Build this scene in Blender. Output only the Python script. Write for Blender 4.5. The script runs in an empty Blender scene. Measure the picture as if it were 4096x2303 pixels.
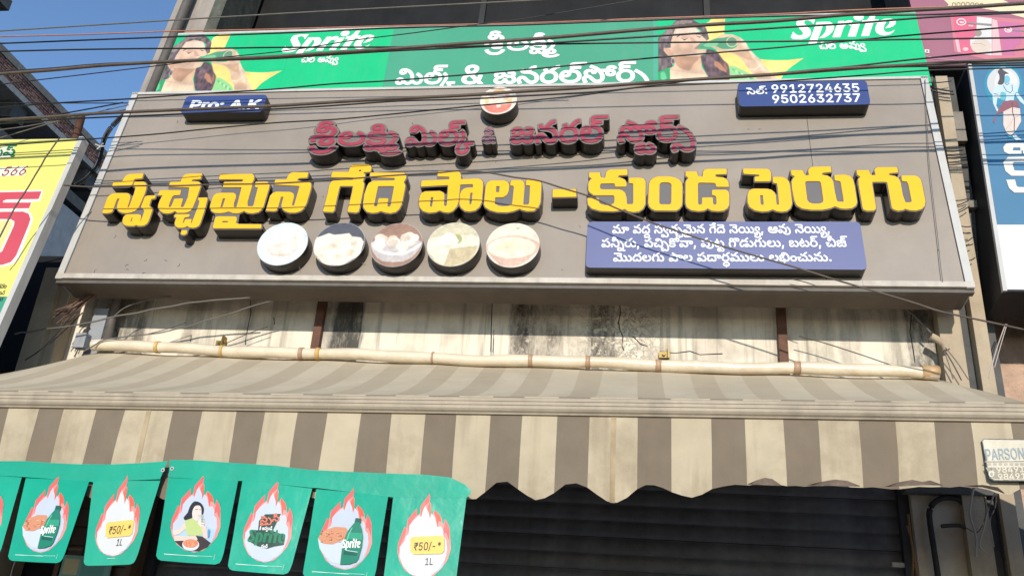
import bpy, math, random
import numpy as np
from mathutils import Vector, Matrix
from mathutils.geometry import tessellate_polygon
random.seed(7); rng = np.random.default_rng(5)
C = bpy.context.scene.collection
SC = bpy.context.scene

# ---------------------------------------------------------------- camera
FP = 3560.0; CXP, CYP = 2048.0, 1151.5            # focal length and centre for a 4096 px wide picture
def unit(v): v = np.array(v, float); return v/np.linalg.norm(v)
XC = unit([25600, 281, -3560]); ZC = np.array([582, -8101, 3560.]); ZC = unit(ZC-XC*(ZC@XC)); YC = np.cross(ZC, XC)
CAM = np.array([0, 0, 1.6])
cam = bpy.data.objects.new('camera', bpy.data.cameras.new('camera')); C.objects.link(cam)
cam.data.sensor_width = 36.0; cam.data.lens = FP/4096*36; cam.data.clip_end = 3000; cam.data.clip_start = 0.05
m = Matrix.Identity(4)
for r_, ax in enumerate((XC, YC, ZC)):
    m[r_][0] = ax[0]; m[r_][1] = -ax[1]; m[r_][2] = -ax[2]; m[r_][3] = CAM[r_]
cam.matrix_world = m
SC.camera = cam
# ---------------------------------------------------------------- sky and sun
SUN_EL, SUN_AZ = math.radians(20), math.radians(6)     # in front of the shop, a little to the right
world = bpy.data.worlds.new('World'); SC.world = world; world.use_nodes = True
wn = world.node_tree.nodes; wl = world.node_tree.links; wn.clear()
sky = wn.new('ShaderNodeTexSky'); sky.sky_type = 'NISHITA'; sky.sun_disc = False
sky.sun_elevation = SUN_EL; sky.sun_rotation = math.pi-SUN_AZ; sky.air_density = 1.0; sky.dust_density = 0.15; sky.ozone_density = 4.0
bg = wn.new('ShaderNodeBackground'); bg.inputs[1].default_value = 0.15
wo = wn.new('ShaderNodeOutputWorld'); wl.new(sky.outputs[0], bg.inputs[0]); wl.new(bg.outputs[0], wo.inputs[0])
sd = bpy.data.lights.new('sun', 'SUN'); sd.energy = 3.1; sd.angle = math.radians(0.53); sd.color = (1, 0.925, 0.81)
sun = bpy.data.objects.new('sun', sd); C.objects.link(sun)
sdir = Vector((math.sin(SUN_AZ)*math.cos(SUN_EL), -math.cos(SUN_AZ)*math.cos(SUN_EL), math.sin(SUN_EL)))
sun.rotation_euler = sdir.to_track_quat('Z', 'Y').to_euler(); sun.location = sdir*30
SC.view_settings.view_transform = 'Standard'; SC.view_settings.look = 'None'
SC.view_settings.exposure = 0.45; SC.view_settings.gamma = 1; SC.view_settings.use_curve_mapping = False

# ---------------------------------------------------------------- geometry helpers
def ray(px, py):
    d = np.array([px-CXP, py-CYP, FP]); return np.array([d@XC, d@YC, d@ZC])
def aty(px, py, y): d = ray(px, py); return CAM+d*(y/d[1])
def atx(px, py, x): d = ray(px, py); return CAM+d*(x/d[0])
class Plane:
    """origin, right, up, and a normal towards the street; u, v, h are metres in it"""
    def __init__(s, o, u=(1, 0, 0), v=(0, .141948, .989874)):
        s.o = np.array(o, float); s.u = unit(u); s.v = unit(v); s.n = np.cross(s.u, s.v)
    def hit(s, px, py, h=0):
        d = ray(px, py); o = s.o+s.n*h; t = ((o-CAM)@s.n)/(d@s.n); q = CAM+d*t-o
        return float(q@s.u), float(q@s.v)
    def pt(s, u, v, h=0): return s.o+s.u*u+s.v*v+s.n*h
    def px(s, px, py, h=0): u, v = s.hit(px, py, h); return s.pt(u, v, h)
BOARD = Plane((0, 4.9, 3.8)); FRONT = Plane((0, 3.74, 2.3), v=(0, 0, 1))

# ---------------------------------------------------------------- materials
def lin(c): return tuple(((x/255)/12.92 if x/255 <= .04045 else ((x/255+.055)/1.055)**2.4) for x in c)
def S(r, g, b, k=.8): return tuple(x*k for x in lin((r, g, b)))
MATS = {}
def mat(name, col, rough=.7, var=.12, scale=6, bump=0.0, bscale=60, streak=0, dirt=0, dirtcol=(.08, .06, .045), spec=.4, metal=0, attr=False, coat=0, trans=0):
    if name in MATS: return MATS[name]
    m = bpy.data.materials.new(name); m.use_nodes = True; MATS[name] = m
    N, L = m.node_tree.nodes, m.node_tree.links; b = N['Principled BSDF']
    tc = N.new('ShaderNodeTexCoord'); src = tc.outputs['Object']
    n1 = N.new('ShaderNodeTexNoise'); n1.inputs['Scale'].default_value = scale; n1.inputs['Detail'].default_value = 7; n1.inputs['Roughness'].default_value = .62
    L.new(src, n1.inputs['Vector'])
    if attr:
        a = N.new('ShaderNodeAttribute'); a.attribute_name = 'Col'; base = a.outputs['Color']
    else:
        rgb = N.new('ShaderNodeRGB'); rgb.outputs[0].default_value = (*col, 1); base = rgb.outputs[0]
    def mix(a_, b_, f, t='MIX'):
        x = N.new('ShaderNodeMix'); x.data_type = 'RGBA'; x.blend_type = t
        if isinstance(f, float): x.inputs[0].default_value = f
        else: L.new(f, x.inputs[0])
        for s_, v in ((6, a_), (7, b_)):
            if isinstance(v, tuple): x.inputs[s_].default_value = (*v[:3], 1)
            else: L.new(v, x.inputs[s_])
        return x.outputs[2]
    def ramp(f, lo, hi, a_=0.0, b_=1.0):
        r = N.new('ShaderNodeMapRange'); r.inputs[1].default_value = lo; r.inputs[2].default_value = hi; r.inputs[3].default_value = a_; r.inputs[4].default_value = b_
        L.new(f, r.inputs[0]); return r.outputs[0]
    v = ramp(n1.outputs['Fac'], .3, .7, 1-var, 1+var*.7)
    vm = N.new('ShaderNodeVectorMath'); vm.operation = 'SCALE'; L.new(base, vm.inputs[0]); L.new(v, vm.inputs[3])
    out = vm.outputs[0]
    if streak:
        mp = N.new('ShaderNodeMapping'); mp.inputs['Scale'].default_value = (1, 1, .07); L.new(src, mp.inputs[0])
        n2 = N.new('ShaderNodeTexNoise'); n2.inputs['Scale'].default_value = 16; n2.inputs['Detail'].default_value = 6; L.new(mp.outputs[0], n2.inputs['Vector'])
        out = mix(out, dirtcol, ramp(n2.outputs['Fac'], .52, .78, 0.0, float(streak)))
    if dirt:
        n3 = N.new('ShaderNodeTexNoise'); n3.inputs['Scale'].default_value = 2.3; n3.inputs['Detail'].default_value = 9; n3.inputs['Roughness'].default_value = .7; L.new(src, n3.inputs['Vector'])
        out = mix(out, dirtcol, ramp(n3.outputs['Fac'], .5, .72, 0.0, float(dirt)))
    L.new(out, b.inputs['Base Color'])
    b.inputs['Roughness'].default_value = rough; b.inputs['Metallic'].default_value = metal
    b.inputs['Specular IOR Level'].default_value = spec; b.inputs['Coat Weight'].default_value = coat
    if bump:
        n4 = N.new('ShaderNodeTexNoise'); n4.inputs['Scale'].default_value = bscale; n4.inputs['Detail'].default_value = 5; L.new(src, n4.inputs['Vector'])
        bp = N.new('ShaderNodeBump'); bp.inputs['Strength'].default_value = 1; bp.inputs['Distance'].default_value = bump; L.new(n4.outputs['Fac'], bp.inputs['Height']); L.new(bp.outputs[0], b.inputs['Normal'])
    m['_b'] = 1
    return m
BOARDM = mat('aluminium_composite_panel', S(179, 166, 151, .66), .36, .12, 1.6, bump=.006, bscale=2.2, streak=.16, dirt=.22, dirtcol=(.2, .17, .14), spec=.5)
FRAMEM = mat('painted_sign_frame', S(205, 203, 198), .5, .08, 5, streak=.25, dirtcol=(.2, .17, .13))
SOFFIT = mat('sign_soffit_sheet', S(140, 125, 112, .5), .7, .2, 4, dirt=.4)
SIDEM = mat('letter_return_black', (.018, .015, .013), .35, .4, 9, dirt=.35, dirtcol=(.05, .035, .02), spec=.5)
PLATEM = mat('grey_acrylic', S(118, 114, 112), .3, .06, 3)
YELLOW = mat('yellow_acrylic', (.85, .46, .016), .28, .05, 5, dirt=.10, dirtcol=(.55, .33, .03), coat=.2)
GREYTOP = mat('weathered_grey_acrylic', S(128, 118, 110), .45, .15, 14, dirt=.25, dirtcol=(.12, .1, .09))
REDM = mat('faded_red_acrylic', S(176, 58, 80, .75), .5, .25, 18, dirt=.45, dirtcol=S(140, 110, 110))
BLUEM = mat('blue_acrylic', S(66, 84, 140), .3, .05, 3)
BLUE2 = mat('faded_blue_acrylic', S(112, 118, 160), .35, .05, 2)
WHITEM = mat('white_vinyl', (.74, .74, .72), .4, .03, 4)
FOODP = mat('printed_food_disc', None, .3, .07, 16, bump=.0008, bscale=60, attr=True, spec=.5, coat=.2, dirt=.07, dirtcol=S(150, 130, 105))
PRINT = mat('printed_vinyl', None, .33, .07, 1.6, attr=True, spec=.5, bump=.012, bscale=2.4, streak=.06, dirtcol=(.3, .28, .24))
PLASTER = mat('cream_plaster', S(238, 222, 195, .82), .9, .1, 5, bump=.002, bscale=90, streak=.3, dirt=.3, dirtcol=(.13, .11, .085))
CONC = mat('weathered_concrete', S(150, 143, 132), .92, .22, 8, bump=.004, bscale=70, streak=.45, dirt=.35, dirtcol=(.1, .085, .07))
CONCD = mat('dark_concrete', S(96, 96, 94), .92, .25, 7, bump=.004, bscale=70, streak=.4)
GREYW = mat('grey_plaster', S(165, 168, 172), .92, .15, 5, bump=.003, streak=.3)
BEIGE = mat('beige_column_paint', S(190, 172, 146), .9, .12, 8, bump=.002, streak=.35, dirtcol=(.14, .11, .08))
DARKP = mat('dark_window_panel', (.012, .012, .012), .45, .5, 3, streak=.2, dirtcol=(.03, .03, .028), spec=.25)
BLACKM = mat('painted_shade_black', (.009, .009, .011), .9, .3, 4)  # near-black colour stands in for deep shade in gaps, openings and holes
PIPEM = mat('dark_grey_pipe', S(104, 98, 92), .6, .2, 12, streak=.3)
RUST = mat('rusty_steel', S(112, 78, 62), .8, .3, 25, bump=.001)
WIRE = mat('black_cable_sheath', (.012, .012, .013), .45, .3, 12)
WIREG = mat('grey_cable_sheath', S(118, 112, 104), .5, .2, 12)
WIREO = mat('orange_cable_sheath', S(196, 130, 100), .5, .2, 12)
WIREB = mat('brown_cable_sheath', S(96, 84, 74), .6, .3, 12)
ALU = mat('dusty_awning_bar', S(186, 171, 148, .76), .6, .16, 9, bump=.001, streak=.3, dirt=.6, dirtcol=(.14, .115, .085))
CLOTHL = mat('awning_cloth_cream', S(222, 205, 174, .64), .9, .10, 7, bump=.0006, bscale=250, streak=.42, dirt=.5, dirtcol=S(150, 126, 98, .6))
CLOTHD = mat('awning_cloth_taupe', S(137, 123, 105, .74), .9, .10, 7, bump=.0006, bscale=250, streak=.12, dirt=.15, dirtcol=S(165, 140, 105))
TOPL = mat('dusty_awning_top_light', S(201, 187, 161), .95, .10, 3, bump=.0008, bscale=120, dirt=.25, dirtcol=S(150, 128, 104))
TOPD = mat('dusty_awning_top_dark', S(186, 171, 145), .95, .05, 5, bump=.0008, bscale=120, dirt=.25, dirtcol=S(150, 128, 104))
FILM = mat('plastic_wrapped_roll', S(238, 222, 194, .8), .3, .12, 9, bump=.004, bscale=22, dirt=.35, dirtcol=S(190, 140, 80), coat=.35)
TAPE = mat('brown_tape', S(190, 156, 126), .5, .15, 20)
SLAT = mat('dark_shutter_steel', S(106, 106, 110, .85), .5, .35, 7, streak=.3, dirtcol=(.09, .075, .06), metal=.1, bump=.003, bscale=9, dirt=.3)
BRICKM = [mat('brick_dusty_red_%s' % k, c, .95, .25, 22, bump=.003, bscale=80) for k, c in zip(('one', 'two', 'three'), (S(150, 110, 98), S(136, 100, 92), S(165, 128, 114)))]
MORTAR = mat('mortar', S(120, 110, 104), .95, .2, 20)
PINKW = mat('pink_rough_wall', S(205, 172, 150), .95, .2, 12, bump=.01, bscale=45, dirt=.3)
SHADEW = mat('pillar_plaster', S(216, 204, 184), .92, .12, 5, bump=.002, dirt=.35, dirtcol=(.16, .14, .12))
ASPH = mat('asphalt', (.05, .05, .05), .95, .25, 8, bump=.004)
PAVE = mat('pavement_concrete', (.26, .25, .23), .95, .2, 4, bump=.003)
WOODM = mat('weathered_wood', S(110, 84, 66), .8, .25, 14, streak=.3)
TILEM = mat('brown_tile', S(96, 80, 68), .5, .2, 16)
CLEARF = mat('pale_plastic_string', S(190, 178, 168), .4, .1, 20)

# ---------------------------------------------------------------- mesh builder
ORG = {}
def tag(o, label=None, cat=None, group=None, kind=None):
    if label: o['label'] = label
    if cat: o['category'] = cat
    if group: o['group'] = group
    if kind: o['kind'] = kind
    return o
def empty(name, loc, label, cat, group=None):
    o = bpy.data.objects.new(name, None); C.objects.link(o); o.location = loc; o.empty_display_size = .1
    ORG[o.name] = np.array(loc, float); return tag(o, label, cat, group)
class MB:
    def __init__(s): s.v = []; s.f = []; s.m = []; s.c = []
    def add(s, pts, faces, mi=0, col=None):
        n = len(s.v); s.v += [tuple(map(float, p)) for p in pts]
        for f in faces: s.f.append([n+i for i in f]); s.m.append(mi); s.c.append(col)
        return s
    def box(s, a, b, mi=0):
        (x0, y0, z0), (x1, y1, z1) = a, b
        return s.add([(x0, y0, z0), (x1, y0, z0), (x1, y1, z0), (x0, y1, z0), (x0, y0, z1), (x1, y0, z1), (x1, y1, z1), (x0, y1, z1)],
                     [(0, 3, 2, 1), (4, 5, 6, 7), (0, 1, 5, 4), (1, 2, 6, 5), (2, 3, 7, 6), (3, 0, 4, 7)], mi)
    def pbox(s, P, u0, u1, v0, v1, h0, h1, mi=0):
        pts = [P.pt(u, v, h) for h in (h0, h1) for u, v in ((u0, v0), (u1, v0), (u1, v1), (u0, v1))]
        return s.add(pts, [(0, 3, 2, 1), (4, 5, 6, 7), (0, 1, 5, 4), (1, 2, 6, 5), (2, 3, 7, 6), (3, 0, 4, 7)], mi)
    def slab(s, pts, d, mi=0):
        """polygon (3-D, convex) given thickness by vector d"""
        n = len(pts); pts = [np.array(p, float) for p in pts]; q = pts+[p+np.array(d) for p in pts]
        return s.add(q, [tuple(range(n)), tuple(range(2*n-1, n-1, -1))]+[(i, (i+1) % n, (i+1) % n+n, i+n) for i in range(n)], mi)
    def tube(s, pts, r, seg=8, mi=0, caps=True):
        P = [np.array(p, float) for p in pts]; n = len(P); R = r if hasattr(r, '__len__') else [r]*n
        q = []
        for i, p in enumerate(P):
            t = unit(P[min(i+1, n-1)]-P[max(i-1, 0)]); a = np.array([0, 0, 1.]) if abs(t[2]) < .9 else np.array([1., 0, 0])
            u = unit(np.cross(t, a)); w = np.cross(t, u)
            q += [p+R[i]*(math.cos(k*2*math.pi/seg)*u+math.sin(k*2*math.pi/seg)*w) for k in range(seg)]
        f = [(i*seg+k, i*seg+(k+1) % seg, (i+1)*seg+(k+1) % seg, (i+1)*seg+k) for i in range(n-1) for k in range(seg)]
        if caps: f += [tuple(range(seg)), tuple(range(n*seg-1, (n-1)*seg-1, -1))]
        return s.add(q, f, mi)
    def build(s, name, mats, parent=None, smooth=False, loc=None):
        if not isinstance(mats, (list, tuple)): mats = [mats]
        me = bpy.data.meshes.new(name)
        if parent is not None: org = ORG[parent.name]
        else:
            a = np.array(s.v); org = np.array([(a[:, 0].min()+a[:, 0].max())/2, (a[:, 1].min()+a[:, 1].max())/2, a[:, 2].min()]) if loc is None else np.array(loc, float)
        me.from_pydata([tuple(np.array(p)-org) for p in s.v], [], s.f)
        for mt in mats: me.materials.append(mt)
        me.polygons.foreach_set('material_index', s.m)
        if any(c is not None for c in s.c):
            at = me.color_attributes.new('Col', 'FLOAT_COLOR', 'CORNER'); buf = []
            for f, c in zip(s.f, s.c): buf += list((*(c or (.5, .5, .5)), 1))*len(f)
            at.data.foreach_set('color', buf)
        if smooth: me.shade_smooth()
        me.validate(); o = bpy.data.objects.new(name, me); C.objects.link(o)
        if parent is not None: o.parent = parent
        else: o.location = org
        ORG[o.name] = org
        return o
def smoothpts(pts, n=3, closed=False):
    """Catmull-Rom through the points"""
    P = [np.array(p, float) for p in pts]; N = len(P); out = []
    for i in range(N if closed else N-1):
        if closed: a, b, c, d = P[i-1], P[i], P[(i+1) % N], P[(i+2) % N]
        else: a, b, c, d = P[max(i-1, 0)], P[i], P[i+1], P[min(i+2, N-1)]
        for k in range(n):
            t = k/n; out.append(.5*((2*b)+(c-a)*t+(2*a-5*b+4*c-d)*t*t+(3*b-a-3*c+d)*t**3))
    if not closed: out.append(P[-1])
    return out

# ---------------------------------------------------------------- signed distance outlines (letters)
def seg_dist(G, poly):
    A = np.array(poly, float); B = np.roll(A, -1, 0); d = B-A; L = (d**2).sum(1)+1e-12
    out = np.full(len(G), 1e18); wind = np.zeros(len(G), int); cross = np.zeros(len(G), int)
    for i in range(len(A)):
        w = G-A[i]; t = np.clip((w@d[i])/L[i], 0, 1); e = w-t[:, None]*d[i]; np.minimum(out, (e**2).sum(1), out=out)
        up = (A[i, 1] <= G[:, 1]) & (B[i, 1] > G[:, 1]); dn = (B[i, 1] <= G[:, 1]) & (A[i, 1] > G[:, 1])
        cr = d[i, 0]*w[:, 1]-d[i, 1]*w[:, 0]
        wind += (up & (cr > 0)).astype(int)-(dn & (cr < 0)).astype(int)
    return np.sqrt(out), wind
def contours(F, x0, y0, st):
    """zero contours of F (inside negative), as closed polylines"""
    ny, nx = F.shape; F = F+1e-9; ins = F < 0
    code = ins[:-1, :-1]*1+ins[:-1, 1:]*2+ins[1:, 1:]*4+ins[1:, :-1]*8
    T = {1: [(3, 0)], 2: [(0, 1)], 3: [(3, 1)], 4: [(1, 2)], 5: [(3, 2), (1, 0)], 6: [(0, 2)], 7: [(3, 2)], 8: [(2, 3)], 9: [(2, 0)], 10: [(0, 3), (2, 1)], 11: [(2, 1)], 12: [(1, 3)], 13: [(1, 0)], 14: [(0, 3)]}
    nxt = {}
    def key(i, j, e): return ((i, j, 0) if e == 0 else (i+1, j, 0) if e == 2 else (i, j, 1) if e == 3 else (i, j+1, 1))
    for i, j in zip(*np.nonzero((code > 0) & (code < 15))):
        for a, b in T[int(code[i, j])]: nxt.setdefault(key(i, j, a), []).append(key(i, j, b))
    def pos(k):
        i, j, o = k
        if o == 0: a, b = F[i, j], F[i, j+1]; t = a/(a-b); return (x0+(j+t)*st, y0+i*st)
        a, b = F[i, j], F[i+1, j]; t = a/(a-b); return (x0+j*st, y0+(i+t)*st)
    res = []
    while nxt:
        k0 = next(iter(nxt)); loop = []; k = k0
        while k in nxt:
            loop.append(pos(k)); l = nxt[k]; k2 = l.pop()
            if not l: del nxt[k]
            k = k2
            if k == k0: break
        if len(loop) > 3: res.append(simp(loop, st*.13))
    return [r for r in res if len(r) > 2]
def simp(P, tol):
    P = np.array(P); n = len(P); far = int(((P-P[0])**2).sum(1).argmax())
    def dp(a):
        keep = [0, len(a)-1]; st = [(0, len(a)-1)]
        while st:
            i, j = st.pop()
            if j <= i+1: continue
            d = a[j]-a[i]; L = np.hypot(*d)+1e-12; w = a[i+1:j]-a[i]; e = np.abs(d[0]*w[:, 1]-d[1]*w[:, 0])/L; k = int(e.argmax())
            if e[k] > tol: keep.append(i+1+k); st += [(i, i+1+k), (i+1+k, j)]
        return a[sorted(keep)]
    if far == 0: return P.tolist()
    return np.vstack([dp(P[:far+1])[:-1], dp(np.vstack([P[far:], P[:1]]))[:-1]]).tolist()
def field(fn, x0, x1, y0, y1, st):
    xs = np.arange(x0, x1+st, st); ys = np.arange(y0, y1+st, st); X, Y = np.meshgrid(xs, ys)
    return contours(fn(np.stack([X.ravel(), Y.ravel()], 1)).reshape(X.shape), x0, y0, st)
def poly_field(outs, holes, off, st, pad=None):
    """outline of a union of polygons minus holes, grown by off"""
    pad = (abs(off)+3*st); A = np.array([p for o in outs for p in o], float)
    def fn(G):
        r = np.full(len(G), 1e9)
        for o in outs:
            d, w = seg_dist(G, o); r = np.minimum(r, np.where(w != 0, -d, d))
        for h in holes:
            d, w = seg_dist(G, h); r = np.maximum(r, np.where(w != 0, d, -d))
        return r-off
    return field(fn, A[:, 0].min()-pad, A[:, 0].max()+pad, A[:, 1].min()-pad, A[:, 1].max()+pad, st)
def glyph_field(polys, off, st):
    A = np.array([p for o in polys for p in o], float); pad = abs(off)+3*st
    def fn(G):
        D = np.full(len(G), 1e9); W = np.zeros(len(G), int)
        for o in polys:
            d, w = seg_dist(G, o); D = np.minimum(D, d); W += w
        return np.where(W != 0, -D, D)-off
    return field(fn, A[:, 0].min()-pad, A[:, 0].max()+pad, A[:, 1].min()-pad, A[:, 1].max()+pad, st)
def pip(p, l):
    x, y = p; c = False
    for i in range(len(l)):
        (x0, y0), (x1, y1) = l[i-1], l[i]
        if (y0 > y) != (y1 > y) and x < (x1-x0)*(y-y0)/(y1-y0)+x0: c = not c
    return c
def extrude(mb, loops, to, h0, h1, mcap=0, mside=0, col=None, back=False):
    """loops in 2-D, to(x, y, h) -> 3-D"""
    loops = [l for l in loops if len(l) > 2]
    depth = [sum(pip(l[0], m_) for m_ in loops if m_ is not l) for l in loops]
    for i, l in enumerate(loops):
        if depth[i] % 2: continue
        grp = [l]+[h for j, h in enumerate(loops) if depth[j] == depth[i]+1 and pip(h[0], l)]
        flat = [p for g in grp for p in g]
        tris = tessellate_polygon([[Vector((p[0], p[1], 0)) for p in g] for g in grp])
        mb.add([to(x, y, h1) for x, y in flat], [tuple(t) for t in tris], mcap, col)
    if h0 != h1:
        for l in loops:
            n = len(l); mb.add([to(x, y, h1) for x, y in l]+[to(x, y, h0) for x, y in l], [(i, (i+1) % n, (i+1) % n+n, i+n) for i in range(n)], mside, col)
def dec(v): return list(zip(v[::2], v[1::2]))
_GL = {}
def glyph(n):
    if n not in _GL: a, cs = GLYPH[n]; _GL[n] = (a, [dec(c) for c in cs])
    return _GL[n]
def words(tokens, track=0):
    """-> list of (x offset, polygons) per word and the whole width"""
    x = 0; out = []; cur = []
    for t in tokens:
        if t == ' ':
            if cur: out.append(cur); cur = []
            x += 300; continue
        a, cs = glyph(t); cur += [[(px+x, py) for px, py in c] for c in cs]; x += a+(track if a else 0)
    if cur: out.append(cur)
    return out, x
_FC = {}
def text(name, parent, tokens, P, p0, p1, hgt, mt, h0, h1, bold=12, st=13, slant=0, track=0, col=None, mb=None, U=540):
    """letters on plane P with the baseline from pixel p0 to pixel p1; hgt pixels = U font units high at p0"""
    W, width = words(tokens, track)
    a = np.array(P.hit(*p0, h1)); b = np.array(P.hit(*p1, h1)); top = np.array(P.hit(p0[0], p0[1]-hgt, h1))
    sx = (b-a)/width; sy = (top-a)[1]/U
    def to(x, y, h): q = a+sx*(x+y*slant); return P.pt(q[0], q[1]+sy*y, h)
    own = mb is None; mb = mb or MB()
    for w in W:
        k = (repr(w), bold, st)
        if k not in _FC: _FC[k] = glyph_field(w, bold, st)
        extrude(mb, _FC[k], to, h0, h1, col=col)
    if own: return mb.build(name, mt, parent)
LK = 1.0
def prt(mb, P, poly, col, h, smooth=0, k=.8):
    """flat printed patch: pixel polygon on plane P at height h"""
    if smooth: poly = [tuple(p) for p in smoothpts(poly, smooth, True)]
    q = [P.hit(x, y, h) for x, y in poly]
    extrude(mb, [q], lambda u, v, hh: P.pt(u, v, hh), h, h, col=S(*col, k))
def vnoise(x, y, sc_, seed=0):
    """smooth value noise, 0..1"""
    r = np.random.default_rng(seed).random((64, 64)); x = x*sc_; y = y*sc_; i = np.floor(x).astype(int); j = np.floor(y).astype(int); fx = x-i; fy = y-j
    fx = fx*fx*(3-2*fx); fy = fy*fy*(3-2*fy); g = lambda a, b: r[a % 64, b % 64]
    return (g(i, j)*(1-fx)+g(i+1, j)*fx)*(1-fy)+(g(i, j+1)*(1-fx)+g(i+1, j+1)*fx)*fy
def shade_layers(X, Y, layers, base):
    """paint soft-edged polygons over a base colour; returns sRGB values per point"""
    G = np.stack([X, Y], 1); col = np.tile(np.array(base, float), (len(X), 1))
    for poly, c, soft in layers:
        A = np.array(poly, float); m_ = 1.5*soft
        sel = (X > A[:, 0].min()-m_) & (X < A[:, 0].max()+m_) & (Y > A[:, 1].min()-m_) & (Y < A[:, 1].max()+m_)
        if not sel.any(): continue
        d, w = seg_dist(G[sel], poly); sd_ = np.where(w != 0, -d, d); a = np.clip(.5-sd_/soft, 0, 1)[:, None]; a = a*a*(3-2*a)
        col[sel] = col[sel]*(1-a)+np.array(c, float)*a
    return col
def srgb_lin(c, k): c = np.clip(c/255, 0, 1); return np.where(c <= .04045, c/12.92, ((c+.055)/1.055)**2.4)*k
def point_mesh(name, pts, faces, cols, mt, parent):
    me = bpy.data.meshes.new(name); org = ORG[parent.name]; me.from_pydata([tuple(p) for p in (np.array(pts)-org)], [], faces); me.materials.append(mt)
    at = me.color_attributes.new('Col', 'FLOAT_COLOR', 'POINT'); at.data.foreach_set('color', np.concatenate([cols, np.ones((len(cols), 1))], 1).ravel())
    o = bpy.data.objects.new(name, me); C.objects.link(o); o.parent = parent; ORG[o.name] = org; return o
def sc(pts, x0, y0, s): return [(x0+x*s, y0+y*s) for x, y in pts]
def arc(cx, cy, rx, ry, n=28, a0=0, a1=360): return [(cx+rx*math.cos(math.radians(a0+(a1-a0)*i/n)), cy+ry*math.sin(math.radians(a0+(a1-a0)*i/n))) for i in range(n)]
def line(pts, w):
    """thin pixel ribbon polygon along a polyline"""
    P = [np.array(p, float) for p in pts]; L = []; R = []
    for i, p in enumerate(P):
        t = unit(P[min(i+1, len(P)-1)]-P[max(i-1, 0)]); n = np.array([-t[1], t[0]])*w/2; L.append(tuple(p+n)); R.append(tuple(p-n))
    return L+R[::-1]
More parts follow.
